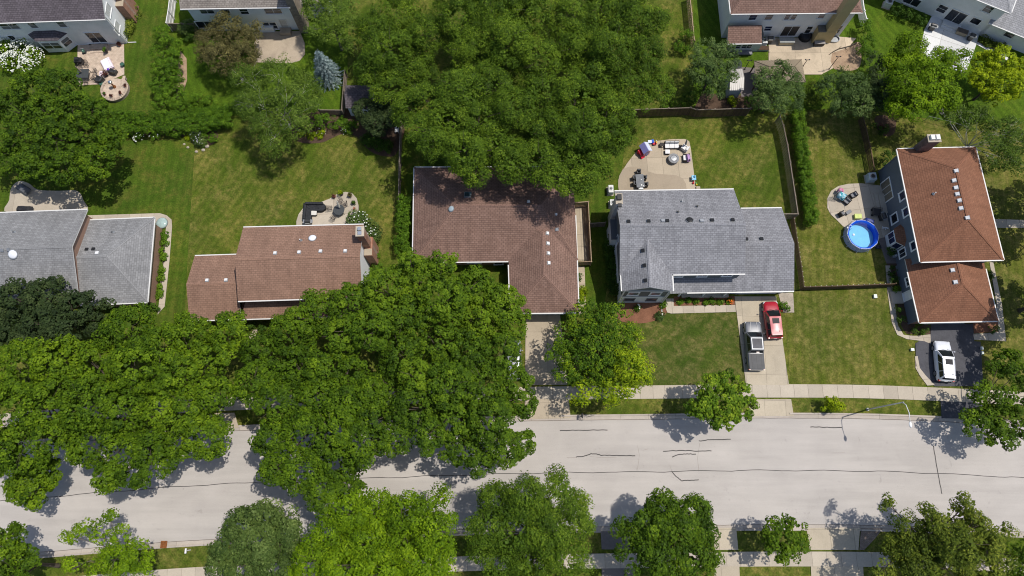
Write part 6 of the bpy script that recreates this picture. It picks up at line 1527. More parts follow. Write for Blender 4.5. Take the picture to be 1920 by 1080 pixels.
def pickup(name, label, front, rear, body, L=5.7, W=1.96):
    c = mid(front, rear); d = (front - rear); rz = math.atan2(d.y, d.x) - math.pi / 2
    root = thing(name, (c.x, c.y, 0), label, 'pickup truck', None, rz); h = W / 2; l = L / 2
    S = lambda y, w, zb, zm, zt, ct: (y, [(w * .55, zb), (w * .96, zb + .06), (w, zm * .62), (w, zm), (w * .96, zt - .03), (w * .78, zt + ct * .6), (w * .25, zt + ct)])
    loft([S(l, h * .72, .40, .75, .88, .03), S(l - .12, h * .90, .36, .80, 1.02, .05), S(l - .5, h * .98, .32, .86, 1.10, .06), S(l - 1.1, h, .30, .90, 1.14, .06), S(.85, h, .30, .92, 1.15, .04), S(-.6, h, .30, .92, 1.16, .01),
          S(-l + 1.6, h, .32, .92, 1.17, .0), S(-l + .5, h, .36, .92, 1.17, .0), S(-l + .06, h * .98, .40, .92, 1.15, .0), S(-l, h * .93, .46, .88, 1.08, .0)], 'body', body, root)
    zb, zr = 1.13, 1.86; wb, wr = h * .95, h * .74; yf, yt, rt, yr = l - 1.35, l - 2.05, -.72, -.95
    B = [(-wb, yf, zb), (wb, yf, zb), (wb, yr, zb), (-wb, yr, zb)]; T = [(-wr, yt, zr), (wr, yt, zr), (wr, rt, zr), (-wr, rt, zr)]
    k = MB(); k.add(B + T, [(1, 0, 4, 5), (2, 1, 5, 6), (3, 2, 6, 7), (0, 3, 7, 4), (4, 7, 6, 5)]); k.build('cabin', body, root, bevel=.05, local=True)
    MB().box((0, (yt + rt) / 2, zr + .015), (wr * 1.86, yt - rt - .12, .05)).build('roof', plain('silver_paint', (0.36, 0.37, 0.39), .4, .4, .1), root, bevel=.03, local=True)
    MB().box((0, (yt + rt) / 2 - .0, zr + .05), (wr * 1.56, yt - rt - .34, .03)).build('glass_roof', mat_glass('roof_glass', (.04, .045, .06), .05), root, bevel=.02, local=True)
    MB().box((0, (yt + rt) / 2, zr + .067), (wr * 1.48, .025, .012)).build('roof_seam', black_plastic, root, local=True)
    pane_on((B[1], B[0], T[0], T[1]), .05, .95, .05, .93, 'windshield', car_glass, root, bulge=.06, nseg=8)
    pane_on((B[3], B[2], T[2], T[3]), .08, .92, .2, .85, 'rear_window', car_glass, root)
    for q in ((B[2], B[1], T[1], T[2]), (B[0], B[3], T[3], T[0])):
        f = q[0][0] > 0; spans = ((.08, .46), (.49, .90)) if f else ((.10, .51), (.54, .92))
        for a, b in spans: pane_on(q, a, b, .10, .86, 'side_window', car_glass, root)
    MB().box((0, (yr - l) / 2 + .0, 1.19), (W * .90, l + yr - .12, .05)).build('bed_cover', plain('vinyl_cover', (0.075, 0.075, 0.078), .6, .3, 0, .2, 1.5), root, bevel=.02, local=True)
    for i in (-1, 0, 1): MB().box((i * W * .28, (yr - l) / 2, 1.219), (.02, l + yr - .2, .012)).build('cover_seam', black_plastic, root, local=True)
    MB().box((0, yr - .01, 1.80), (.32, .05, .07)).build('brake_light', lamp_red, root, local=True)
    for s in (-1, 1): MB().box((s * .38, l - .62, 1.175), (.03, .95, .02), rz=s * .06).build('hood_crease', body, root, local=True)
    MB().box((0, -l - .02, .78), (W * .8, .03, .34)).build('tailgate', body, root, local=True)
    wheels(root, W, l - .98, -l + 1.15, .40); details(root, W, L, body, yf, zb, .88, .95, .55, doors=((.35, -.55),))
    return root
red = paint('red_paint', (0.36, 0.006, 0.022), .35, 0.0); white_p = paint('white_paint', (0.66, 0.68, 0.74), .3, .0); black_p = paint('black_paint', (0.035, 0.036, 0.042), .2, .4); silver_p = paint('silver_paint_car', (0.45, 0.47, 0.49), .25, .6)
hood_silver = paint('hood_paint', (0.15, 0.155, 0.17), .38, .1)
suv('sport_utility_car', 'bright red car parked nearest the garage on the wide pale drive', P(1444, 567, .7), P(1453.5, 633, .8), red, 4.5, 1.84, 1.64, sunroof=-.32, rails=False)
pickup('pickup_truck', 'dark silver pickup truck with a black bed cover on the pale drive', P(1411, 604, .9), P(1419.5, 691.5, 1.1), hood_silver)
suv('sport_utility_car', 'white car with a dark sunroof on the black asphalt drive', P(1766, 641.5, .7), P(1773.5, 713, .8), white_p, 4.75, 1.90, 1.70, sunroof=-.25)
suv('parked_car', 'silver car on the hipped ranch driveway, almost hidden under the deep green maple', P(962, 640, .7), P(964, 710, .8), silver_p, 4.6, 1.82, 1.5)

# ================================================================ street furniture
top = P(1694.5, 754, 7.6); base = Vector((top.x, top.y, 0)); hd = P(1707, 799, 7.8)
root = thing('street_lamp', base, 'tall grey street lamp with an arm over the road at the right', 'street lamp')
MB().tube([base, base + UP * .5, top], [.10, .085, .055], 10).build('pole', plain('lamp_gray', (.42, .43, .43), .45, .4, .2), root, smooth=True)
MB().lathe(base, [(.2, 0), (.2, .06), (.13, .14)], 10).build('base_plate', gray_metal, root)
d = hd - top; arm = [top - UP * .3, top + d * .12 + UP * .25, top + d * .45 + UP * .42, top + d * .85 + UP * .15]
MB().tube(arm, [.05, .045, .04, .035], 8).build('arm', white_metal, root, smooth=True)
e = Vector((d.x, d.y, 0)).normalized()
lh = MB().ball(hd - e * .15 + UP * .08, .17, .34, .09, 10, 6).build('lamp_head', white_metal, root, smooth=True)
MB().ball(hd - e * .05 - UP * .0, .11, .16, .09, 8, 5).build('lens', plain('lamp_lens', (.7, .7, .66), .2), lh, smooth=True)
def mailbox(label, base, rz, body, post):
    r = thing('mailbox', base, label, 'mailbox', None, rz)
    MB().box((0, 0, .52), (.1, .1, 1.04)).build('post', post, r, local=True)
    m = MB(); pr = [(-.09, 0), (.09, 0), (.09, .12), (.065, .18), (0, .205), (-.065, .18), (-.09, .12)]
    m.add([(x, y, 1.05 + z) for y in (-.25, .25) for x, z in pr], [tuple(range(6, -1, -1)), tuple(range(7, 14))] + [(i, (i + 1) % 7, 7 + (i + 1) % 7, 7 + i) for i in range(7)])
    m.build('box', body, r, local=True); MB().box((.1, .12, 1.2), (.015, .04, .16)).build('flag', lamp_red, r, local=True)
    MB().box((0, 0, 1.03), (.14, .42, .03)).build('bracket', post, r, local=True)
mailbox('black mailbox on a post in the verge beside the ranch driveway', P(1090, 781, 0), 0, black_plastic, black_plastic)
mailbox('white mailbox on a post on the near verge at the lower left', P(357, 1031, 0), math.pi, white_metal, vinyl)
r = thing('storm_drain', P(307, 1019, .02), 'rusty storm drain grate in the near kerb at the lower left', 'storm drain')
rust = plain('rust', (0.20, 0.075, 0.025), .9, .2, 0, .4, 6)
c = P(307, 1021, .15); MB().box(c, (.7, .75, .03)).build('frame', rust, r)
for i in range(6): MB().box(c + Vector((-.27 + i * .11, 0, .025)), (.045, .62, .03)).build('bar', rust, r)
for x, y, sx, sy, lb in ((1641, 555.5, .34, .42, 'pale green utility box in the lawn near the slate house walk'), (1710.5, 655.5, .34, .3, 'small pale utility box at the left edge of the black drive'), (1841, 653, .2, .34, 'upper one of two white marker posts beside the black drive'), (1842, 661.5, .2, .34, 'lower one of two white marker posts beside the black drive')):
    q = P(x, y, .2); rt_ = thing('utility_box', (q.x, q.y, 0), lb, 'utility box'); m_ = plain('utility_white', (.62, .66, .62), .5)
    MB().box((q.x, q.y, .14), (sx, sy, .28)).build('box', m_, rt_, bevel=.02); MB().box((q.x, q.y, .295), (sx * 1.08, sy * 1.08, .03)).build('lid', m_, rt_)

# ================================================================ garden furniture
wicker = plain('wicker_dark', (0.035, 0.030, 0.028), .7, .3, 0, .3, 12); cushion_white = plain('cushion_white', (.70, .69, .68), .8, .2, 0, .06)
cushion_gray = plain('cushion_gray', (.20, .20, .21), .8); iron = plain('wrought_iron', (.075, .06, .052), .6); stone_gray = plain('stone_gray', (.24, .24, .245), .8, .2, 0, .2, 5)
cream_fab = plain('canvas_cream', (.62, .60, .54), .8); terracotta = plain('terracotta', (.30, .12, .07), .8); green_glaze = plain('glaze_green', (.05, .12, .09), .3, .5)
def wire_chair(label, at, rz, group, mat=None, cat='chair'):
    m_ = mat or iron; r = thing('wire_chair', (at.x, at.y, .05), label, cat, group, rz)
    s = MB()
    for i in range(7): s.box((-.21 + i * .07, 0, .43), (.018, .46, .015))
    for i in range(5): s.box((0, -.2 + i * .1, .432), (.46, .014, .012))
    s.tube([(-.24, -.24, .43), (.24, -.24, .43), (.24, .24, .43), (-.24, .24, .43), (-.24, -.24, .43)], .018, 5); s.build('seat', m_, r, local=True)
    b = MB(); b.tube([(-.23, -.23, .43), (-.24, -.33, .9), (0, -.37, .98), (.24, -.33, .9), (.23, -.23, .43)], .018, 5)
    for i in range(6): x = -.17 + i * .068; b.tube([(x, -.25, .45), (x * 1.05, -.345, .93)], .011, 4)
    for z in (.58, .74): b.tube([(-.23, -.24 - (z - .43) * .2, z), (.23, -.24 - (z - .43) * .2, z)], .011, 4)
    b.build('backrest', m_, r, local=True)
    for s_ in (-1, 1):
        MB().tube([(s_ * .24, .22, .43), (s_ * .28, .2, .66), (s_ * .27, -.28, .68)], .018, 5).build('armrest', m_, r, local=True)
        for y in (-.22, .22): MB().tube([(s_ * .22, y, .43), (s_ * .25, y * 1.1, 0)], .016, 5).build('leg', m_, r, local=True)
    return r
def club_chair(label, at, rz, frame, cush, w=.72, name='armchair', group=None, cat='chair', d=.72):
    r = thing(name, (at.x, at.y, .05), label, cat, group, rz)
    MB().box((0, 0, .2), (w, d, .2)).build('base', frame, r, bevel=.02, local=True)
    MB().box((0, .04, .38), (w - .2, d - .14, .16)).build('seat', cush, r, bevel=.04, local=True)
    MB().box((0, -d / 2 + .09, .55), (w - .02, .16, .52)).build('backrest', frame, r, bevel=.03, local=True)
    MB().box((0, -d / 2 + .2, .6), (w - .22, .12, .36)).build('back_cushion', cush, r, bevel=.04, local=True)
    for s in (-1, 1):
        MB().box((s * (w / 2 - .05), .05, .45), (.1, d - .1, .3)).build('armrest', frame, r, bevel=.02, local=True)
        for y in (-1, 1): MB().box((s * (w / 2 - .06), y * (d / 2 - .06), .05), (.06, .06, .1)).build('leg', frame, r, local=True)
    return r
def table(label, at, rz, sx, sy, h, mat, slats=0, name='table', round_=False, sides=8, cat='table'):
    r = thing(name, (at.x, at.y, .05), label, cat, None, rz)
    if round_: MB().lathe((0, 0, 0), [(sx / 2 - .02, h - .035), (sx / 2, h - .02), (sx / 2, h), (.02, h + .001)], sides).build('tabletop', mat, r, local=True)
    elif slats:
        for i in range(slats): MB().box((-sx / 2 + sx * (i + .5) / slats, 0, h - .015), (sx / slats - .018, sy, .03)).build('slat', mat, r, local=True)
        MB().box((0, 0, h - .06), (sx - .12, sy - .14, .05)).build('apron', mat, r, local=True)
    else: MB().box((0, 0, h - .02), (sx, sy, .04)).build('tabletop', mat, r, bevel=.01, local=True)
    q = .62 if round_ else .86
    for i in (-1, 1):
        for j in (-1, 1): MB().box((i * sx / 2 * q, j * sy / 2 * q, (h - .04) / 2), (.06, .06, h - .04)).build('leg', mat, r, local=True)
    return r
def closed_umbrella(label, at, topp, mat, hh=2.5):
    r = thing('closed_umbrella', (at.x, at.y, .05), label, 'umbrella'); b = Vector((at.x, at.y, .05)); t = Vector((topp.x, topp.y, hh))
    d = (t - b)
    MB().tube([b, b + d * .98], .025, 6).build('pole', white_metal, r)
    MB().tube([b + d * .34, b + d * .42, b + d * .7, b + d * .96, t], [.05, .13, .11, .06, .02], 10).build('canopy', mat, r)
    MB().lathe(b, [(.24, 0), (.24, .05), (.06, .09)], 12).build('base', dark_metal, r)
    m = MB().tube([b + d * .55 - d * .008, b + d * .55 + d * .008], [.125, .125], 10).build('strap', mat, r)
def pot(label, at, rad, h, mat, plant=None, z=.05, pr=None, group=None, tint=0.0):
    r = thing('potted_plant' if plant else 'planter_pot', (at.x, at.y, z), label, 'potted plant' if plant else 'pot', group)
    MB().lathe((0, 0, 0), [(rad * .68, 0), (rad * .95, h * .85), (rad * 1.05, h * .86), (rad * 1.05, h), (rad * .88, h), (rad * .86, h * .88)], 12).build('pot', mat, r, local=True)
    MB().lathe((0, 0, h * .8), [(rad * .87, 0), (rad * .1, .03)], 10).build('soil', mulch_dark, r, local=True)
    if plant:
        sp = dict(SPEC['yew'], mat=plant, rc=(.08, .14), leaf=(.07, .13)); q = pr or rad * 1.1
        lob = [(at.x + random.uniform(-.5, .5) * q, at.y + random.uniform(-.5, .5) * q, z + h + q * random.uniform(.2, .7), q * .62) for _ in range(5)]
        r2 = r; crown('foliage', lob, sp, r2, tint, -.6)
    return r
def grill(label, at, rz, z=.05, cover=None, w=1.2):
    r = thing('grill', (at.x, at.y, z), label, 'grill', None, rz)
    if cover:
        m = MB(); m.prism([(-w / 2, -.34), (w / 2, -.34), (w / 2, .34), (-w / 2, .34)], 0, .82); m.build('cover', cover, r, bevel=.05, local=True)
        MB().add([(-w * .32, -.3, .8), (w * .32, -.3, .8), (w * .32, .3, .8), (-w * .32, .3, .8), (-w * .26, -.16, 1.14), (w * .26, -.16, 1.14), (w * .26, .2, 1.14), (-w * .26, .2, 1.14)], [(0, 1, 5, 4), (1, 2, 6, 5), (2, 3, 7, 6), (3, 0, 4, 7), (4, 5, 6, 7)]).build('hood_cover', cover, r, bevel=.05, local=True)
        return r
    MB().box((0, 0, .42), (w * .55, .5, .75)).build('cart', dark_metal, r, bevel=.02, local=True)
    MB().box((0, 0, .84), (w * .58, .56, .1)).build('firebox', gray_metal, r, local=True)
    m = MB(); n = 8
    for i in range(n):
        a0, a1 = math.pi * i / n, math.pi * (i + 1) / n
        p = [(-w * .28, -.27 * math.cos(a0), .89 + .27 * math.sin(a0)), (w * .28, -.27 * math.cos(a0), .89 + .27 * math.sin(a0)), (w * .28, -.27 * math.cos(a1), .89 + .27 * math.sin(a1)), (-w * .28, -.27 * math.cos(a1), .89 + .27 * math.sin(a1))]
        m.poly(p)
    for s in (-1, 1): m.poly([(s * w * .28, -.27 * math.cos(math.pi * i / n), .89 + .27 * math.sin(math.pi * i / n)) for i in range(n + 1)])
    m.build('lid', dark_metal, r, local=True)
    for s in (-1, 1): MB().box((s * w * .39, 0, .86), (w * .2, .46, .04)).build('side_shelf', gray_metal, r, local=True)
    MB().tube([(-w * .22, -.32, 1.0), (w * .22, -.32, 1.0)], .018, 6).build('handle', white_metal, r, local=True)
    return r
def ac_unit(label, at, rz, sx=.85, sy=.85, h=.85, mat=None):
    r = thing('air_conditioner', (at.x, at.y, 0), label, 'air conditioner', None, rz); m_ = mat or plain('ac_beige', (.50, .52, .52), .5)
    MB().box((0, 0, .04), (sx + .2, sy + .2, .08)).build('pad', concrete_walk, r, local=True)
    MB().box((0, 0, .08 + h / 2), (sx, sy, h)).build('case', m_, r, bevel=.04, local=True)
    for i in range(9): MB().box((0, 0, .18 + i * (h - .2) / 9), (sx + .015, sy + .015, .02)).build('louvre', m_, r, local=True)
    q = min(sx, sy) * .38
    MB().lathe((0, 0, h + .082), [(q, 0), (q, .012), (.01, .014)], 20).build('fan_well', black_plastic, r, local=True)
    g = MB()
    for i in range(3): g.lathe((0, 0, h + .1), [(q * (i + 1) / 3 - .01, 0), (q * (i + 1) / 3, .012), (q * (i + 1) / 3 - .012, .014)], 20)
    for i in range(4): g.box((0, 0, h + .11), (2 * q, .012, .012), rz=i * math.pi / 4)
    g.build('fan_guard', gray_metal, r, local=True)
    b = MB()
    for i in range(4): b.box((math.cos(i * 1.571) * q * .5, math.sin(i * 1.571) * q * .5, h + .098), (q * .8, q * .3, .006), rz=i * 1.571)
    b.build('fan_blades', dark_metal, r, local=True); return r
def drape(name, label, cat, at, sx, sy, h, rz, mat, amp=.03, z=.05, mats=None):
    """cloth lying over something: a wavy sheet with hanging edges"""
    mb = MB(); n = 9; vs = []
    for j in range(n + 1):
        for i in range(n + 1):
            u, v = i / n * 2 - 1, j / n * 2 - 1; e = max(abs(u), abs(v)); f = max(0, (e - .72) / .28)
            vs.append((u * sx / 2, v * sy / 2, h - f ** 1.6 * h * .55 + amp * math.sin(u * 5 + v * 3) + amp * random.uniform(-.5, .5)))
    mb.add(vs, [(j * (n + 1) + i, j * (n + 1) + i + 1, (j + 1) * (n + 1) + i + 1, (j + 1) * (n + 1) + i) for j in range(n) for i in range(n)])
    o = mb.build(name, mat, local=True, smooth=True); o.location = (at.x, at.y, z); o.rotation_euler = (0, 0, rz); tag(o, label, cat); return o
# ---- patio of the brown gable house
def covered_sofa():
    q = lambda x, y: P(x, y, .7)
    a = [q(568, 380), q(604, 379), q(610, 384), q(610, 390), q(603, 395), q(583, 394), q(583, 412), q(568, 412)]
    r = thing('covered_sofa', mid(*a) * 1.0 - UP * .65, 'L-shaped corner sofa under a shiny black cover', 'sofa')
    mb = MB().prism([p.to_2d() for p in a], .06, .62); o = mb.build('seat_cover', black_cloth, r, bevel=.08)
    m = MB(); b1, b2 = q(572, 381.5), q(606, 381.5); m.box(mid(b1, b2) * Vector((1, 1, 0)) + UP * .72, ((b2 - b1).length, .34, .32)); b3, b4 = q(571, 384), q(571, 411); m.box(mid(b3, b4) * Vector((1, 1, 0)) + UP * .721, (.34, (b4 - b3).length, .318)); m.build('back_cover', black_cloth, r, bevel=.1)
    f = MB()
    for i in range(16):
        x, y = random.uniform(570, 605), random.uniform(384, 392); p = q(x, y); f.tube([Vector((p.x, p.y, .63)), Vector((p.x + random.uniform(-.4, .4), p.y + random.uniform(-.25, .25), .645))], [.03, .008], 5)
    f.build('cloth_folds', black_cloth, r)['kind'] = 'stuff'
covered_sofa()
c = P(588, 398, .45); r = thing('ottoman', (c.x, c.y, .05), 'square cream ottoman in the angle of the black covered sofa', 'ottoman')
MB().box((0, 0, .2), (.74, .74, .34)).build('base', wicker, r, bevel=.02, local=True); MB().box((0, 0, .42), (.78, .78, .12)).build('cushion', cream_fab, r, bevel=.04, local=True)
tc = P(635.5, 393.5, .72)
table('dark eight-sided patio table with a closed umbrella', tc, .2, 1.45, 1.45, .72, plain('table_dark', (.055, .06, .062), .35), round_=True, sides=8, name='patio_table')
closed_umbrella('closed cream umbrella standing in the dark patio table', P(637, 392, .72), P(631.5, 377, 2.4), cream_fab, 2.4)
for x, y, a, lb in ((619, 390.5, 1.75, 'wire chair left of the dark patio table'), (625.5, 408, 2.6, 'wire chair below the dark patio table, nearest the roof'), (638, 378, -.3, 'wire chair above the dark patio table, behind the umbrella'), (647, 383, -1.2, 'wire chair right of the dark patio table')):
    wire_chair(lb, P(x, y, .43), a + math.pi, 'wire chairs round the dark patio table')
pot('pot of red flowers on the top left edge of the curved patio', P(626.5, 368, .3), .2, .32, terracotta, 'maroon', tint=.3)
pot('bushy yellow green plant in a dark pot at the top of the curved patio', P(640, 363, .3), .26, .36, wicker, 'lime', pr=.36)
pot('brownish plant in a terracotta pot at the top right of the curved patio', P(656, 366, .3), .22, .34, terracotta, 'olive')
pot('dark green plant in a black pot on the right edge of the curved patio', P(663, 380, .3), .22, .34, black_plastic, 'yew', pr=.3)
pot('small empty brown pot beside the white flowering shrub', P(664.5, 391, .2), .16, .26, terracotta)
grill('grill with pale shelves against the back wall of the brown gable house', P(577.5, 415.5, .8), 0)
# ---- back patio of the grey-roofed house
table('slatted grey outdoor dining table', P(1200, 339, .74), .06, 1.0, 1.75, .74, plain('slat_gray', (.17, .18, .195), .6), slats=7, name='dining_table')
g_ = 'dark chairs round the slatted table'
for x, y, a, lb in ((1197.5, 322.5, math.pi, 'dark chair at the top end of the slatted table'), (1189.5, 334, -1.57, 'upper dark chair on the left of the slatted table'), (1190.5, 344.5, -1.57, 'lower dark chair on the left of the slatted table'), (1208.5, 333.5, 1.4, 'upper dark chair on the right of the slatted table'), (1211, 346.5, 1.5, 'lower dark chair on the right of the slatted table')):
    club_chair(lb, P(x, y, .4), a, dark_metal, black_cloth, .52, 'dining_chair', g_, d=.52)
club_chair('pale chair at the lower end of the slatted table, touching the roof edge', P(1201, 354, .4), 0, white_metal, cushion_white, .55, 'dining_chair', None, d=.52)
q = P(1203, 347, .77); r = thing('dishes', (q.x, q.y, .79), 'small white dishes on the slatted grey table', 'dishes')
for dx, dy, s in ((0, 0, .09), (.2, -.12, .07), (-.02, .75, .06)): MB().lathe((dx, dy, 0), [(s * .6, 0), (s, .02), (s * .9, .024)], 10).build('dish', white_trim, r, local=True)
# playhouse with slide
pc = P(1210, 279.5, .9); r = thing('playhouse', (pc.x, pc.y, .05), 'plastic playhouse with lavender roof on the patio edge', 'playhouse', None, .42)
pink = plain('plastic_pink', (.62, .33, .36), .45); lav = plain('plastic_lavender', (.24, .24, .52), .4, .4, 0, .06); pale = plain('plastic_pale_blue', (.62, .66, .78), .4, .4, 0, .05); redp = plain('plastic_red', (.55, .012, .035), .35, .45)
for s in (-1, 1):
    MB().box((s * .42, 0, .55), (.05, 1.05, 1.1)).build('wall', pink, r, local=True)
    m = MB(); m.poly([(s * -.0 - .42, s * .54, 0), (.42, s * .54, 0), (.42, s * .54, 1.1), (0, s * .54, 1.5), (-.42, s * .54, 1.1)]); m.build('end_wall', pink, r, local=True)
    MB().box((s * .3, 0, 1.34), (.78, 1.3, .06), axes=((math.cos(.75), 0, -s * math.sin(.75)), (0, 1, 0), (s * math.sin(.75), 0, math.cos(.75)))).build('roof', lav if s < 0 else pale, r, local=True)
    for k in range(4): MB().box((s * .31 + s * 0.0, -.48 + k * .32, 1.375), (.7, .03, .03), axes=((math.cos(.75), 0, -s * math.sin(.75)), (0, 1, 0), (s * math.sin(.75), 0, math.cos(.75)))).build('roof_rib', lav if s < 0 else pale, r, local=True)
MB().box((0, -.56, .5), (.4, .03, .8)).build('door', lav, r, local=True); MB().box((-.455, 0, .75), (.03, .4, .35)).build('window', pale, r, local=True)
a, b = P(1200.5, 283, .75), P(1205.5, 297, .05); r = thing('toddler_slide', (mid(a, b).x, mid(a, b).y, .05), 'red plastic slide in front of the lavender playhouse roof', 'slide')
d = b - a; L = d.length; d.normalize(); sd = perp(Vector((d.x, d.y, 0)).normalized()); nz = sd.cross(d)
if nz.z < 0: nz = -nz
MB().box(mid(a, b) + UP * .06, (L, .42, .03), axes=(d, sd, nz)).build('chute', redp, r)
for s in (-1, 1): MB().box(mid(a, b) + sd * s * .22 + UP * .12, (L, .05, .14), axes=(d, sd, nz)).build('side_rail', redp, r)
MB().box(a * Vector((1, 1, 0)) + UP * .42 - d * .12 * Vector((1, 1, 0)), (.3, .5, .74), rz=math.atan2(d.y, d.x)).build('ladder', redp, r, bevel=.03)
def toy(label, at, parts, name='toy', cat='toy'):
    r = thing(name, (at.x, at.y, .05), label, cat)
    for nm, kind, c, sz, m_ in parts:
        mb = MB(); (mb.box(c, sz) if kind == 'b' else mb.ball(c, *sz, n=10, m=6)); mb.build(nm, m_, r, local=True, bevel=.02 if kind == 'b' else 0, smooth=kind != 'b')
blue = plain('plastic_blue', (.02, .10, .55), .35, .4); sky_b = plain('plastic_sky', (.18, .48, .72), .35, .4); yel = plain('plastic_yellow', (.70, .50, .04), .4); grn = plain('plastic_green', (.10, .42, .10), .4)
toy('light blue toy box left of the blue and red ride-on toys', P(1218, 266.5, .2), [('box', 'b', (0, 0, .15), (.46, .36, .3), sky_b), ('lid', 'b', (0, 0, .32), (.5, .4, .04), pale)])
toy('blue ride-on toy at the top edge of the patio', P(1223.5, 266, .2), [('body', 'b', (0, 0, .22), (.3, .5, .24), blue), ('seat', 'b', (0, -.08, .37), (.22, .24, .08), blue), ('wheel', 'e', (.17, .16, .1), (.05, .1, .1), black_plastic), ('wheel', 'e', (-.17, .16, .1), (.05, .1, .1), black_plastic), ('wheel', 'e', (.17, -.16, .1), (.05, .1, .1), black_plastic), ('wheel', 'e', (-.17, -.16, .1), (.05, .1, .1), black_plastic)])
toy('red ride-on toy beside the white sofa', P(1227, 270, .2), [('body', 'b', (0, 0, .2), (.46, .28, .22), redp), ('handle', 'b', (.14, 0, .42), (.05, .3, .22), redp), ('wheel', 'e', (.15, .16, .1), (.1, .05, .1), black_plastic), ('wheel', 'e', (-.15, -.16, .1), (.1, .05, .1), black_plastic)])
toy('small yellow toy at the top edge of the patio, next to the red one', P(1230.5, 266.5, .2), [('body', 'b', (0, 0, .14), (.2, .36, .24), yel), ('knob', 'e', (0, .12, .32), (.08, .08, .08), cream_fab)])
toy('turquoise water table at the right edge of the patio', P(1300.5, 334, .4), [('basin', 'b', (0, 0, .45), (.55, .62, .14), sky_b), ('tower', 'e', (.1, .1, .62), (.14, .14, .16), sky_b), ('leg', 'b', (.2, .24, .2), (.06, .06, .4), white_trim), ('leg', 'b', (-.2, .24, .2), (.06, .06, .4), white_trim), ('leg', 'b', (.2, -.24, .2), (.06, .06, .4), white_trim), ('leg', 'b', (-.2, -.24, .2), (.06, .06, .4), white_trim), ('cup', 'b', (-.15, -.12, .56), (.12, .12, .08), white_trim)])
toy('red bucket toy below the turquoise water table', P(1300, 343, .2), [('bucket', 'e', (0, 0, .15), (.13, .15, .15), redp), ('spade', 'b', (.02, .22, .06), (.1, .26, .04), redp)])
toy('small green and yellow toy near the corner of the grey roof', P(1306, 346, .2), [('body', 'e', (0, 0, .13), (.12, .12, .13), yel), ('top', 'e', (-.03, .16, .16), (.09, .12, .1), grn)])
q = P(1309, 352, .2); placed(MB().box((q.x, q.y, .14), (.5, .34, .28)), 'step_block', concrete_tan, 'pale concrete step block at the corner of the patio', 'step', bevel=.02)
# sofa, side tables, ottoman, fire table, chairs
sc_ = P(1259.5, 272, .4); r = thing('outdoor_sofa', (sc_.x, sc_.y, .05), 'white cushioned three seat sofa at the top of the patio', 'sofa', None, .02)
MB().box((0, 0, .16), (1.85, .85, .24)).build('base', wicker, r, bevel=.02, local=True); MB().box((0, .36, .48), (1.85, .14, .5)).build('backrest', wicker, r, bevel=.02, local=True)
for i in range(3):
    MB().box((-.59 + i * .59, -.1, .36), (.57, .66, .16)).build('seat_cushion', cushion_white, r, bevel=.04, local=True)
    MB().box((-.59 + i * .59, .24, .62), (.55, .2, .4)).build('back_cushion', plain('cushion_patterned', (.46, .46, .46), .8, .2, 0, .3, 9), r, bevel=.05, local=True)
for x, lb in ((1241, 'grey side table at the left end of the white sofa'), (1276, 'grey side table at the right end of the white sofa')):
    table(lb, P(x, 271 if x < 1250 else 275, .45), 0, .45, .5, .45, wicker, name='side_table')
q = P(1251.5, 284.5, .4); r = thing('ottoman', (q.x, q.y, .05), 'white ottoman in front of the white sofa', 'ottoman'); MB().box((0, 0, .16), (.58, .55, .28)).build('base', wicker, r, bevel=.02, local=True); MB().box((0, 0, .36), (.6, .58, .14)).build('cushion', cushion_white, r, bevel=.04, local=True)
q = P(1263, 297.5, .5); r = thing('fire_table', (q.x, q.y, .05), 'round grey stone fire table on the patio', 'fire table')
for k in range(4):
    for j in range(14):
        a = 2 * math.pi * (j + .5 * (k % 2)) / 14; MB().box((math.cos(a) * .58, math.sin(a) * .58, .07 + k * .13), (.1, .245, .118), rz=a).build('stone', stone_gray, r, local=True)
MB().lathe((0, 0, 0), [(.52, .02), (.52, .5)], 20).build('core', black_plastic, r, local=True)
MB().lathe((0, 0, .53), [(.66, 0), (.68, .03), (.66, .06), (.44, .06), (.42, .02)], 28).build('rim', stone_gray, r, local=True)
MB().lathe((0, 0, .56), [(.41, 0), (.36, .05), (.02, .07)], 24).build('lid', gray_metal, r, local=True)
club_chair('white cushioned armchair with a purple towel at the right of the patio', P(1286.5, 296.5, .4), 1.57, wicker, cushion_white, .95, d=.8)
drape('beach_towel', 'purple striped towel hanging over the back of the white armchair', 'towel', P(1291, 295, .7), .45, .95, .84, .1, plain('towel_purple', (.42, .26, .46), .9, .1, 0, .35, 7), .02)
club_chair('white lounge chair in the top right corner of the patio', P(1284, 278, .4), .9, white_metal, cushion_white, .65, 'lounge_chair', d=.9)
closed_umbrella('closed grey umbrella in the top right corner of the patio', P(1285, 274, .3), P(1288, 262, 2.2), cushion_gray, 2.2)
ac_unit('pale air conditioner on the lawn, left of the grey roof corner', P(1145.5, 354, .9), 0, .62, 1.0, .9, plain('ac_white', (.62, .62, .60), .45))
ac_unit('air conditioner beside the side chimney of the grey-roofed house', P(1149, 380, .8), 0, .7, .8, .85, plain('ac_white', (.62, .62, .60), .45))
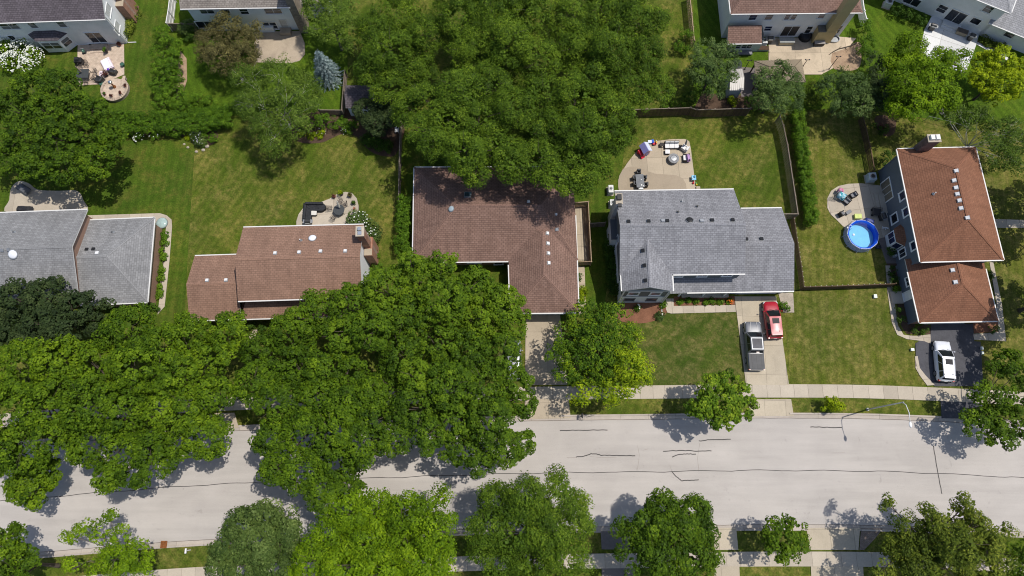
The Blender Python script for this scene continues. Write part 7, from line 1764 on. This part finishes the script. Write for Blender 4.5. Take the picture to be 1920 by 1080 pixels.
# ---- pool yard of the slate house
ac_unit('blue grey air conditioner at the back corner of the slate wall', P(1635.5, 331, .85), .05, .95, .95, .95, plain('ac_blue', (.42, .50, .54), .45))
pc = P(1618.5, 439.5, 1.0); pr_ = 1.86; r = thing('swimming_pool', (pc.x, pc.y, 0), 'round above ground pool with bright blue liner', 'pool')
pool_wall = NT('pool_wall_print'); v_ = pool_wall.coord(); vo = pool_wall.n('ShaderNodeTexVoronoi'); vo.inputs['Scale'].default_value = 6; pool_wall.l(v_, vo.inputs['Vector'])
pool_wall = pool_wall.done(pool_wall.ramp(vo.outputs['Distance'], [(.2, (.14, .22, .48)), (.5, (.42, .46, .62))]), .4, .4)
liner = plain('pool_liner', (.008, .085, .60), .3, .4, 0, .08); N = 24
def ring(mb, r0, z0, r1, z1, n=48, flip=False):
    for k in range(n):
        a, b = 2 * math.pi * k / n, 2 * math.pi * (k + 1) / n
        q_ = [(r0 * math.cos(a), r0 * math.sin(a), z0), (r0 * math.cos(b), r0 * math.sin(b), z0), (r1 * math.cos(b), r1 * math.sin(b), z1), (r1 * math.cos(a), r1 * math.sin(a), z1)]
        mb.poly(q_[::-1] if flip else q_)
m = MB(); ring(m, pr_ + .10, 0, pr_, .98); m.build('pool_wall', pool_wall, r, local=True, smooth=True)
m = MB(); ring(m, pr_ - .02, .98, pr_ - .10, 1.0, flip=True); ring(m, pr_ - .10, 1.0, pr_ - .24, .86, flip=True); ring(m, pr_ - .24, .86, pr_ - .20, .06, flip=True); m.build('liner', liner, r, local=True, smooth=True)
m = MB(); m.poly([((pr_ - .2) * math.cos(2 * math.pi * k / 48), (pr_ - .2) * math.sin(2 * math.pi * k / 48), .07) for k in range(48)]); m.build('pool_floor', plain('liner_floor', (.42, .64, .74), .5, .3, 0, .08, 1.5), r, local=True)
t = NT('pool_water'); v_ = t.coord(); nz = t.noise(v_, 5, 3); t.bump(nz, .15, .02); t.done((.0, .0, .0), .05, .5)
tb = t.n('ShaderNodeBsdfTransparent'); tb.inputs[0].default_value = (.60, .86, .97, 1); gl = t.n('ShaderNodeBsdfGlossy'); gl.inputs['Roughness'].default_value = .05
mx = t.n('ShaderNodeMixShader'); mx.inputs[0].default_value = .05; t.l(tb.outputs[0], mx.inputs[1]); t.l(gl.outputs[0], mx.inputs[2]); t.l(mx.outputs[0], t.out.inputs[0]); wat = t.m
m = MB(); m.poly([((pr_ - .21) * math.cos(2 * math.pi * k / 48), (pr_ - .21) * math.sin(2 * math.pi * k / 48), .82) for k in range(48)]); m.build('water', wat, r, local=True)
m = MB(); z_ = .0
for s_ in (-.16, .16):
    m.tube([(-pr_ * .80 - .3, s_ + .9, .02), (-pr_ * .80 - .16, s_ + .9, 1.25), (-pr_ * .80 + .12, s_ + .9, 1.25), (-pr_ * .80 + .26, s_ + .9, .1)], .022, 5)
for z_ in (.3, .6, .9): m.box((-pr_ * .80 - .22, .9, z_), (.12, .32, .03))
m.build('ladder', white_metal, r, local=True)
for k in range(10):
    a, b = 2 * math.pi * k / 10, 2 * math.pi * (k + 1) / 10; A = Vector((math.cos(a) * (pr_ + .05), math.sin(a) * (pr_ + .05), 1.0)); B = Vector((math.cos(b) * (pr_ + .05), math.sin(b) * (pr_ + .05), 1.0))
    MB().tube([A, lerp(A, B, .5) * 1.02 * Vector((1, 1, .98)), B], .04, 6).build('top_rail', plain('pool_frame', (.52, .55, .66), .35, .5), r, local=True)
    MB().tube([A, Vector((A.x * 1.13, A.y * 1.13, .02))], .032, 6).build('frame_leg', plain('pool_frame', (.52, .55, .66), .35, .5), r, local=True)
    MB().ball(A, .065, n=8, m=5).build('joint', plain('pool_joint', (.05, .10, .45), .4), r, local=True)
q = P(1600.5, 440, .86); r = thing('pool_float', (q.x, q.y, .845), 'white floating dispenser drifting at the left of the pool', 'pool float'); MB().lathe((0, 0, 0), [(.1, 0), (.15, .03), (.13, .07), (.06, .1), (.02, .12)], 14).build('float', white_trim, r, local=True); MB().box((-.14, -.06, .02), (.14, .1, .03)).build('tag', blue, r, local=True)
tarp = drape('pool_cover', 'folded dark blue pool cover hanging over the upper rim of the pool', 'pool cover', P(1632, 413, 1.05), 1.25, .55, 1.06, -.35, plain('tarp_navy', (.02, .035, .17), .5, .4, 0, .3, 5), .03, 0)
toy('lime yellow plastic box at the pool edge', P(1609, 405.5, .4), [('box', 'b', (0, 0, .2), (.82, .58, .38), plain('plastic_lime', (.50, .58, .16), .5)), ('lid', 'b', (0, 0, .41), (.86, .62, .05), plain('plastic_lime', (.50, .58, .16), .5)), ('handle', 'b', (0, -.3, .3), (.3, .05, .05), white_trim)], 'storage_box', 'storage box')
club_chair('dark wicker chair nearest the shaded half of the patio', P(1600, 366, .4), 2.0, wicker, cushion_gray, .66)
club_chair('dark chair in the middle of the patio chairs, facing the towels', P(1587.5, 377, .4), 2.35, wicker, cushion_gray, .8, 'lounge_chair', d=.66)
wire_chair('open framed chair at the left end of the patio chairs', P(1566.5, 371, .4), -1.9, None, dark_metal)
club_chair('low dark chair on the lower part of the pool patio', P(1578.5, 401, .4), -1.1, wicker, cushion_gray, .6)
q = P(1591, 398, .3); r = thing('footstool', (q.x, q.y, .05), 'dark footstool beside the low dark chair', 'footstool', None, .55); MB().box((0, 0, .3), (.75, .42, .1)).build('cushion', cushion_gray, r, bevel=.03, local=True)
for i in (-1, 1):
    for j in (-1, 1): MB().box((i * .32, j * .16, .13), (.05, .05, .26)).build('leg', wicker, r, local=True)
# open umbrella-like sun shade of towels on a drying frame
q = P(1578.5, 363, .7); r = thing('drying_rack', (q.x, q.y, .05), 'folding rack between the patio chairs, covered with towels', 'drying rack', None, -.6)
for s in (-1, 1):
    for k in (-1, 1): MB().tube([(s * .5, k * .35, 0), (s * .5, -k * .1, .9)], .016, 5).build('leg', white_metal, r, local=True)
for i in range(5): MB().tube([(-.52, -.3 + i * .15, .88), (.52, -.3 + i * .15, .88)], .012, 4).build('bar', white_metal, r, local=True)
t = NT('towel_teal'); v_ = t.coord(); w_ = t.noise(v_, 3.2, 3, .6, 1.0); teal = t.done(t.ramp(w_, [(.35, (.02, .12, .15)), (.48, (.03, .34, .42)), (.56, (.62, .72, .76)), (.68, (.05, .22, .50))]), .9, .1)
drape('beach_towel', 'teal and white patterned towel on the rack', 'towel', P(1580, 366, .9), 1.0, .85, .95, -.6, teal, .04)
t = NT('towel_pink'); v_ = t.coord(); w_ = t.noise(v_, 5, 3, .6, 1.0); pinkt = t.done(t.ramp(w_, [(.40, (.45, .04, .16)), (.55, (.60, .38, .46)), (.7, (.35, .05, .25))]), .9, .1)
drape('beach_towel', 'pink and white towel on the upper end of the rack', 'towel', P(1578, 356, .95), .72, .5, .98, -.5, pinkt, .04)
grill('black grill between the pool and the slate wall', P(1656.5, 405.5, .8), 1.75)
q = P(1645.5, 396.5, .6); r = thing('garden_cart', (q.x, q.y, .05), 'dark open mesh cart beside the grill', 'cart', None, -.12)
MB().box((0, 0, .4), (1.1, .95, .04)).build('deck', dark_metal, r, local=True)
for s in (-1, 1):
    MB().tube([(s * .55, -.48, .42), (s * .55, -.48, .7), (s * .55, .48, .7), (s * .55, .48, .42)], .025, 5).build('side_frame', dark_metal, r, local=True); MB().tube([(-.55, s * .48, .7), (.55, s * .48, .7)], .025, 5).build('end_rail', dark_metal, r, local=True)
    for y in (-.35, .35): MB().lathe((s * .45, y, .02), [(.02, 0), (.15, .03), (.15, .25), (.02, .3)], 10).build('wheel', black_plastic, r, local=True)
toy('small white plastic toy lying between the grill and the bay window', P(1659, 427, .2), [('body', 'b', (0, 0, .14), (.55, .16, .14), white_trim), ('head', 'e', (.33, -.08, .2), (.12, .1, .1), white_trim), ('leg', 'b', (-.2, .14, .08), (.08, .2, .08), white_trim), ('leg', 'b', (.1, -.16, .08), (.08, .22, .08), white_trim), ('arm', 'b', (-.24, -.13, .1), (.2, .08, .08), white_trim)])
toy('grey hose reel against the slate wall by the ball shrub', P(1680, 479, .4), [('drum', 'e', (0, 0, .32), (.26, .18, .28), plain('plastic_gray', (.42, .44, .47), .5)), ('foot', 'b', (0, 0, .05), (.5, .36, .1), plain('plastic_gray', (.42, .44, .47), .5)), ('crank', 'b', (.28, 0, .36), (.08, .06, .2), black_plastic)], 'hose_reel', 'hose reel')
toy('dark pump box at the lower right of the pool', P(1647, 463, .2), [('case', 'b', (0, 0, .16), (.6, .4, .3), plain('plastic_navy', (.03, .035, .06), .5)), ('cap', 'e', (.1, 0, .36), (.13, .13, .08), black_plastic)], 'pool_pump', 'pool pump')
# ---- terrace of the plum-roofed house
rc = P(214.5, 166, .5); r = thing('round_seat_wall', (rc.x, rc.y, 0), 'raised round stone terrace at the end of the tan patio', 'terrace')
wall_stone = plain('wall_stone', (.34, .28, .23), .85, .2, 0, .18, 4)
for k in range(4):
    for j in range(26):
        a = math.pi * .78 + 2 * math.pi * .78 * (j + .5 * (k % 2)) / 26; MB().box((math.cos(a) * 1.60, math.sin(a) * 1.60, .065 + k * .12), (.24, .285, .112), rz=a).build('stone', wall_stone, r, local=True)
m = MB(); m.lathe((0, 0, 0), [(1.5, 0), (1.5, .46)], 40); m.build('fill', paver_tan, r, local=True)
for j in range(26):
    a = math.pi * .78 + 2 * math.pi * .78 * (j + .5) / 26; MB().box((math.cos(a) * 1.60, math.sin(a) * 1.60, .515), (.34, .37, .06), rz=a).build('cap_stone', paver_tan, r, local=True)
grill('tall grill under a black cover at the left edge of the tan patio', P(144.5, 111.5, .9), .1, cover=black_cloth, w=.95)
table('dark rectangular patio table with a tan closed umbrella', P(155, 138, .72), .03, 1.55, 1.3, .72, plain('table_dark', (.055, .06, .062), .35), name='patio_table')
closed_umbrella('closed tan umbrella leaning over the dark rectangular table', P(152.5, 136, .72), P(140.5, 123.5, 2.4), plain('canvas_tan', (.36, .29, .23), .8), 2.4)
for x, y, a, lb in ((161.5, 120.5, 3.0, 'wire chair at the top of the dark rectangular table'), (177.5, 134, 1.4, 'wire chair right of the dark rectangular table'), (174, 146.5, .9, 'wire chair at the lower right corner of the dark rectangular table'), (161, 153, .1, 'wire chair below the dark rectangular table'), (151, 124, 2.9, 'wire chair between the covered grill and the dark table')):
    wire_chair(lb, P(x, y, .43), a, 'wire chairs round the dark rectangular table', iron)
q = P(199.5, 119, .5); r = thing('daybed', (q.x, q.y, .05), 'large white and pink plastic lounger in the middle of the tan patio', 'lounger', None, .55)
MB().box((0, 0, .22), (1.25, 1.75, .34)).build('base', plain('plastic_blush', (.66, .56, .62), .5), r, bevel=.06, local=True); MB().box((0, .05, .41), (1.05, 1.5, .08)).build('pad', plain('pad_white', (.78, .76, .78), .7), r, bevel=.03, local=True); MB().box((.4, 0, .46), (.06, 1.45, .03)).build('trim', plain('plastic_blush', (.66, .56, .62), .5), r, local=True)
drape('beach_towel', 'violet towel at the lower corner of the white lounger', 'towel', P(203.5, 131.5, .5), .3, .75, .5, .6, plain('towel_violet', (.12, .05, .42), .9, .1, 0, .2, 5), .02)
drape('beach_towel', 'pale pink towel on the paving beside the reddish plant', 'towel', P(190, 138, .1), .55, .8, .06, .1, plain('towel_blush', (.70, .60, .66), .9, .1), .01)
pot('dark red leafy plant in a pot on the tan patio', P(197, 139, .4), .28, .34, wicker, 'maroon', pr=.42)
club_chair('black cushioned chair right of the dark red plant', P(212, 134.5, .4), -.3, dark_metal, black_cloth, .85, 'lounge_chair', d=.65)
club_chair('black reclining chair by the step up to the round terrace', P(186, 149, .4), 1.2, dark_metal, black_cloth, .75, 'lounge_chair', d=1.15)
a, b = P(215, 163, .5), P(203.5, 150.5, 1.75); r = thing('chiminea', (a.x, a.y, .5), 'slim outdoor stove with a silver domed top on the round terrace', 'outdoor stove')
b = Vector((a.x, a.y, 1.75)); MB().lathe((0, 0, 0), [(.2, 0), (.22, .1), (.1, .18), (.09, .9), (.13, .95)], 12).build('pedestal', rust, r, local=True, smooth=True); MB().ball((0, 0, 1.1), .27, .27, .2, 14, 8).build('dome', plain('polished_steel', (.65, .68, .72), .12, .6, .9), r, local=True, smooth=True)
for x, y, lb in ((229, 120.5, 'green glazed planter on the right edge of the tan patio'), (190.5, 157, 'green glazed planter at the lower left of the round terrace')): pot(lb, P(x, y, .4), .26, .42, green_glaze)
for x, y, lb, tn in ((196.5, 176.5, 'leftmost small plant pot on the round terrace wall', 'yew'), (209.5, 180, 'small plant pot at the lowest point of the round terrace wall', 'maroon'), (226.5, 175, 'small plant pot at the lower right of the round terrace wall', 'maroon'), (235, 161, 'small plant pot at the right end of the round terrace wall', 'maroon')):
    pot(lb, P(x, y, .6), .13, .2, terracotta, tn, z=.545)
pot('upright plant in a dark round pot on the tan steps', P(199, 95.5, .4), .25, .36, wicker, 'hedge', z=.28, pr=.3)
pot('orange flowering pot at the corner of the white wall', P(222.5, 82, .4), .24, .32, terracotta, 'maroon', tint=.3)
toy('hose reel with a white hoop at the top left of the tan patio', P(156, 96, .4), [('drum', 'e', (0, 0, .35), (.2, .26, .26), green_glaze), ('handle', 'b', (-.1, .25, .6), (.5, .04, .04), white_trim), ('foot', 'b', (0, 0, .04), (.5, .4, .08), dark_metal)], 'hose_reel', 'hose reel')
toy('low stone bench along the right of the round terrace', P(231.5, 152, .5), [('slab', 'b', (0, 0, .48), (.36, 1.5, .08), paver_tan), ('support', 'b', (0, .5, .22), (.3, .25, .44), wall_stone), ('support', 'b', (0, -.5, .22), (.3, .25, .44), wall_stone)], 'stone_bench', 'bench')
# ---- round patio at the far left
drape('furniture_cover', 'slate grey cover over furniture at the top left of the round patio', 'furniture cover', P(42, 353, .7), 1.6, .95, .85, -.55, plain('cover_slate', (.12, .125, .14), .7, .3, 0, .25, 3), .05)
drape('furniture_cover', 'long black cover over furniture against the grey roof edge', 'furniture cover', P(44, 391, .7), 1.9, .75, .8, -.02, black_cloth, .04)
q = P(302.5, 417.5, .3); r = thing('window_well', (q.x, q.y, 0), 'pale green bubble cover over a window well at the corner of the grey wing', 'window well cover'); MB().ball((0, 0, .18), .68, .72, .26, 16, 8).build('bubble', plain('bubble_green', (.34, .44, .42), .15, .5), r, local=True, smooth=True); MB().lathe((0, 0, 0), [(.72, 0), (.72, .2)], 20).build('well_rim', gray_metal, r, local=True)
# ---- gardens at the top right
Zg = 2.4; g = [P(1418, 152, Zg), P(1511, 154, Zg), P(1503, 111, Zg), P(1414, 114, Zg)]
r = thing('gazebo', mid(*g) - UP * Zg, 'gazebo with a tan hipped metal roof behind the round grey green tree', 'gazebo')
tan_metal = plain('tan_roof_metal', (.265, .215, .15), .45, .4, 0, .05, 1); m = MB(); m0, m1 = mid(g[3], g[0]), mid(g[1], g[2]); t_ = (m1 - m0).normalized(); r0, r1 = m0 + t_ * 1.5 + UP * .9, m1 - t_ * 1.5 + UP * .9
for f_ in ([g[0], g[1], r1, r0], [g[2], g[3], r0, r1], [g[1], g[2], r1], [g[3], g[0], r0]): m.poly(f_)
m.poly([p - UP * .08 for p in g][::-1]); m.build('roof', tan_metal, r)
sm_ = MB()
for A_, B_, C_, D_ in ((g[0], g[1], r1, r0), (g[2], g[3], r0, r1)):
    for k in range(1, 14): u = k / 14; sm_.tube([lerp(A_, B_, u) + UP * .02, lerp(D_, C_, u) + UP * .02], .018, 4)
for A_, B_, C_ in ((g[1], g[2], r1), (g[3], g[0], r0)):
    for k in range(1, 7): sm_.tube([lerp(A_, B_, k / 7) + UP * .02, lerp(lerp(A_, B_, k / 7), C_, .9 - abs(k / 7 - .5)) + UP * .02], .018, 4)
sm_.build('roof_seams', tan_metal, r)['kind'] = 'stuff'
for A_, B_ in ((g[0], r0), (g[1], r1), (g[2], r1), (g[3], r0), (r0, r1)): MB().tube([A_ + UP * .03, B_ + UP * .03], .035, 5).build('ridge_trim', plain('tan_trim', (.15, .115, .075), .5), r)
gc = mid(*g)
for p in g: q = lerp(p, gc, .09); MB().box((q.x, q.y, 1.2), (.14, .14, 2.36)).build('post', wood_dark, r)
Zs = 2.1; g = [P(1368, 169.5, Zs), P(1394.5, 169, Zs), P(1392, 129, Zs), P(1367, 129, Zs)]; r = thing('garden_shed', mid(*g) - UP * Zs, 'white metal garden shed half under the grey green tree', 'shed')
ridge0, ridge1 = mid(g[3], g[0]) + UP * .45, mid(g[1], g[2]) + UP * .45; m = MB()
for f_ in ([g[0], g[1], ridge1, ridge0], [g[2], g[3], ridge0, ridge1]): m.poly(f_); m.poly([p - UP * .05 for p in f_][::-1])
m.build('roof', plain('shed_roof_white', (.46, .43, .40), .4, .4, 0, .08, 1), r); sm_ = MB()
for k in range(0, 8):
    for A_, B_, C_, D_ in ((g[0], g[1], ridge1, ridge0), (g[2], g[3], ridge0, ridge1)): sm_.tube([lerp(A_, B_, k / 7) + UP * .02, lerp(D_, C_, k / 7) + UP * .02], .025, 4)
sm_.build('roof_ribs', plain('shed_roof_white', (.46, .43, .40), .4), r); f_ = inset(g, .15)
m = MB()
for i in range(4):
    a, b = f_[i], f_[(i + 1) % 4]; q_ = [a, b, b + UP * 2.08, a + UP * 2.08]
    if i in (1, 3): q_.insert(3, mid(a, b) + UP * 2.48)
    m.poly(q_)
m.build('wall', plain('shed_wall', (.40, .42, .44), .5, .3, 0, .05), r)
q = P(1381, 120, .9); r = thing('playhouse', (q.x, q.y, 0), 'small dark roofed hutch behind the white shed', 'hutch'); MB().box((0, 0, .45), (.95, .9, .9)).build('box', wood_gray, r, local=True)
MB().add([(-.6, -.6, .88), (.6, -.6, .88), (.6, .6, .88), (-.6, .6, .88), (-.6, 0, 1.25), (.6, 0, 1.25)], [(0, 1, 5, 4), (2, 3, 4, 5), (1, 2, 5), (3, 0, 4), (3, 2, 1, 0)]).build('roof', plain('felt_dark', (.06, .065, .07), .8), r, local=True)
Zs = 2.3; g = [P(648, 203, Zs), P(700, 203, Zs), P(700, 160, Zs), P(648, 160, Zs)]; r = thing('garden_shed', mid(*g) - UP * Zs, 'shed with a dark slate roof in deep shade behind the old fence', 'shed')
m = MB(); r0, r1 = mid(g[3], g[0]) + UP * .7, mid(g[1], g[2]) + UP * .7
for f2_ in ([g[0], g[1], r1, r0], [g[2], g[3], r0, r1]): m.poly(f2_, [(p.x, p.y) for p in f2_]); m.poly([p - UP * .06 for p in f2_][::-1], [(0, 0)] * 4)
m.build('roof', sh_plum, r); f_ = inset(g, .2); m = MB()
for i in range(4):
    a, b = f_[i], f_[(i + 1) % 4]; q_ = [a, b, b + UP * 2.28, a + UP * 2.28]
    if i in (1, 3): q_.insert(3, mid(a, b) + UP * 2.9)
    m.poly(q_)
m.build('wall', sd_bluewhite, r); MB().box(mid(f_[0], f_[1]) + UP * .95 - Vector((0, .02, 0)), (1.1, .05, 1.9)).build('door', white_trim, r)
def bench_box(label, at, sx, sy, h, rz, body, lid, name='storage_bench'):
    r = thing(name, (at.x, at.y, .05), label, 'storage box', None, rz); MB().box((0, 0, h / 2), (sx, sy, h)).build('box', body, r, bevel=.02, local=True); MB().box((0, 0, h + .03), (sx + .06, sy + .06, .06)).build('lid', lid, r, bevel=.02, local=True)
    for i in range(3): MB().box((-sx / 3 + i * sx / 3, -sy / 2 - .012, h / 2), (sx / 3 - .06, .02, h - .14)).build('panel', body, r, local=True)
bench_box('long grey storage bench below the patio door of the white brown-roofed house', P(1476, 75, .7), 1.95, .75, .62, 0, plain('box_beige', (.42, .38, .28), .6), plain('lid_gray', (.27, .28, .27), .6))
bench_box('grey box with a sloping lid at the foot of the cream chimney', P(1537, 78, .6), 1.35, .7, .55, .03, plain('box_dark', (.05, .045, .045), .7), plain('lid_taupe', (.26, .24, .23), .7))
r = thing('covered_table', P(1508, 70, .05), 'round table under a black cover beside the cream chimney', 'covered table'); q = P(1508, 70, .05); MB().lathe((0, 0, 0), [(.82, 0), (.80, .6), (.72, .72), (.3, .78), (.02, .8)], 20).build('cover', black_cloth, r, local=True, smooth=True)
ac_unit('small white air conditioner between the sunroom and the patio door', P(1433.5, 76.5, .7), 0, .75, .7, .7, plain('ac_white', (.62, .62, .60), .45))
grill('black grill against the wall right of the sunroom', P(1444, 73, .8), 0)
bench_box('pale rectangular planter in front of the sunroom corner', P(1431, 90, .4), 1.45, .55, .35, .0, plain('planter_gray', (.34, .34, .34), .7), mulch_dark, 'planter_box')
bench_box('long dark planter below the sunroom windows', P(1391, 99.5, .2), 2.6, .5, .22, 0, plain('planter_dark', (.09, .095, .11), .6), plain('planter_lid', (.2, .2, .22), .5), 'planter_box')
MB_w = P(1563.5, 73, .2); r = thing('window_well', (MB_w.x, MB_w.y, 0), 'white lined window well right of the cream chimney', 'window well'); MB().lathe((0, 0, 0), [(.78, 0), (.78, .3), (.7, .3), (.7, .1)], 20, 1, .7).build('well_rim', gray_metal, r, local=True); MB().lathe((0, 0, .05), [(.68, 0), (.01, .02)], 16, 1, .7).build('gravel', white_trim, r, local=True)
def lamp_post(label, base, h, arms=2):
    r = thing('lamp_post', base, label, 'lamp post', 'black posts round the sand coloured patio'); MB().tube([(0, 0, 0), (0, 0, h)], [.05, .035], 8).build('post', black_plastic, r, local=True)
    MB().box((0, 0, h), (.5, .06, .06)).build('crossbar', black_plastic, r, local=True)
    for s in (-1, 1): MB().ball((s * .25, 0, h + .06), .09, n=8, m=5).build('lantern', black_plastic, r, local=True)
    MB().lathe((0, 0, 0), [(.13, 0), (.13, .04), (.06, .1)], 10).build('base', black_plastic, r, local=True)
lamp_post('tallest black lamp post, between the soil patch and the grey green tree', P(1554, 130, 0), 2.8)
lamp_post('short black lamp post beside the right corner of the tan gazebo roof', P(1505.5, 124, 0), 1.4)
lamp_post('black lamp post on the small lawn left of the tan gazebo roof', P(1396, 130, 0), 2.0)
r = thing('fallen_branch', P(1575, 95, .03), 'dark bare branch lying along the upper edge of the soil patch', 'branch')
pts = [P(x, y, .08 + .03 * (i % 2)) for i, (x, y) in enumerate(((1554, 103), (1562, 97), (1572, 92), (1584, 89), (1596, 86), (1606, 80)))]; mb = MB().tube(pts, [.04, .07, .08, .08, .1, .12], 7)
for x0, y0, x1, y1 in ((1572, 92, 1578, 86), (1584, 89, 1590, 95), (1596, 86, 1600, 78)): mb.tube([P(x0, y0, .1), P(x1, y1, .25)], [.05, .02], 5)
mb.build('limb', bark, r)
# terrace of the angled white house
grill('stainless grill on the white terrace, next to the dark rounded shrubs', P(1750, 49, .8), -.35)
bench_box('tan storage box with a dark lid on the white terrace', P(1805, 58.5, .6), 1.35, .62, .6, -.40, plain('box_tan', (.36, .30, .22), .6), plain('lid_brown', (.09, .075, .065), .6))
grill('dark round grill in the corner of the white terrace by the wall', P(1823, 67.5, .8), -.4, w=1.0)
ac_unit('air conditioner at the left end of the angled white house', P(1668, 3, .9), -.38, .9, .9, .95)
r = thing('brick_border', P(1856, 88, 0), 'red brick border of the bed along the angled white house', 'edging'); a, b = P(1832, 78, 0), P(1882, 100, 0); d = (b - a); n = int(d.length / .24)
for i in range(n): MB().box(a + d * ((i + .5) / n) + UP * .06, (.2, .1, .12), rz=math.atan2(d.y, d.x)).build('brick', plain('brick_red', (.24, .09, .06), .9, .2, 0, .2), r)
# pieces seen under the trees
r = thing('garden_chair', P(745, 247, .05), 'pale garden chair in the shade beside the wooden fence', 'chair'); MB().box((0, 0, .4), (.5, .5, .06)).build('seat', cushion_white, r, local=True); MB().box((0, .24, .65), (.5, .06, .5)).build('backrest', cushion_white, r, local=True)
for i in (-1, 1):
    for j in (-1, 1): MB().box((i * .2, j * .2, .19), (.05, .05, .38)).build('leg', white_metal, r, local=True)
for x, y, s, lb in ((368, 284, .22, 'pale field stone at the lowest point of the lavender bed edge'), (381, 281, .26, 'pale field stone just right of the lowest one on the lavender bed edge'), (352, 276, .2, 'pale field stone at the lower left of the lavender bed'), (388, 274, .3, 'largest pale field stone, on the right of the lavender bed'), (345, 270, .18, 'smallest pale field stone, at the left end of the lavender bed edge')):
    q = P(x, y, .1); placed(MB().ball((q.x, q.y, s * .3), s, s * .8, s * .55, 8, 5), 'garden_stone', plain('field_stone', (.38, .33, .27), .9, .2, 0, .2, 4), lb, 'stone', 'field stones edging the lavender bed')
open('/tmp/tris.txt', 'w').write(str(TRIS[0]))
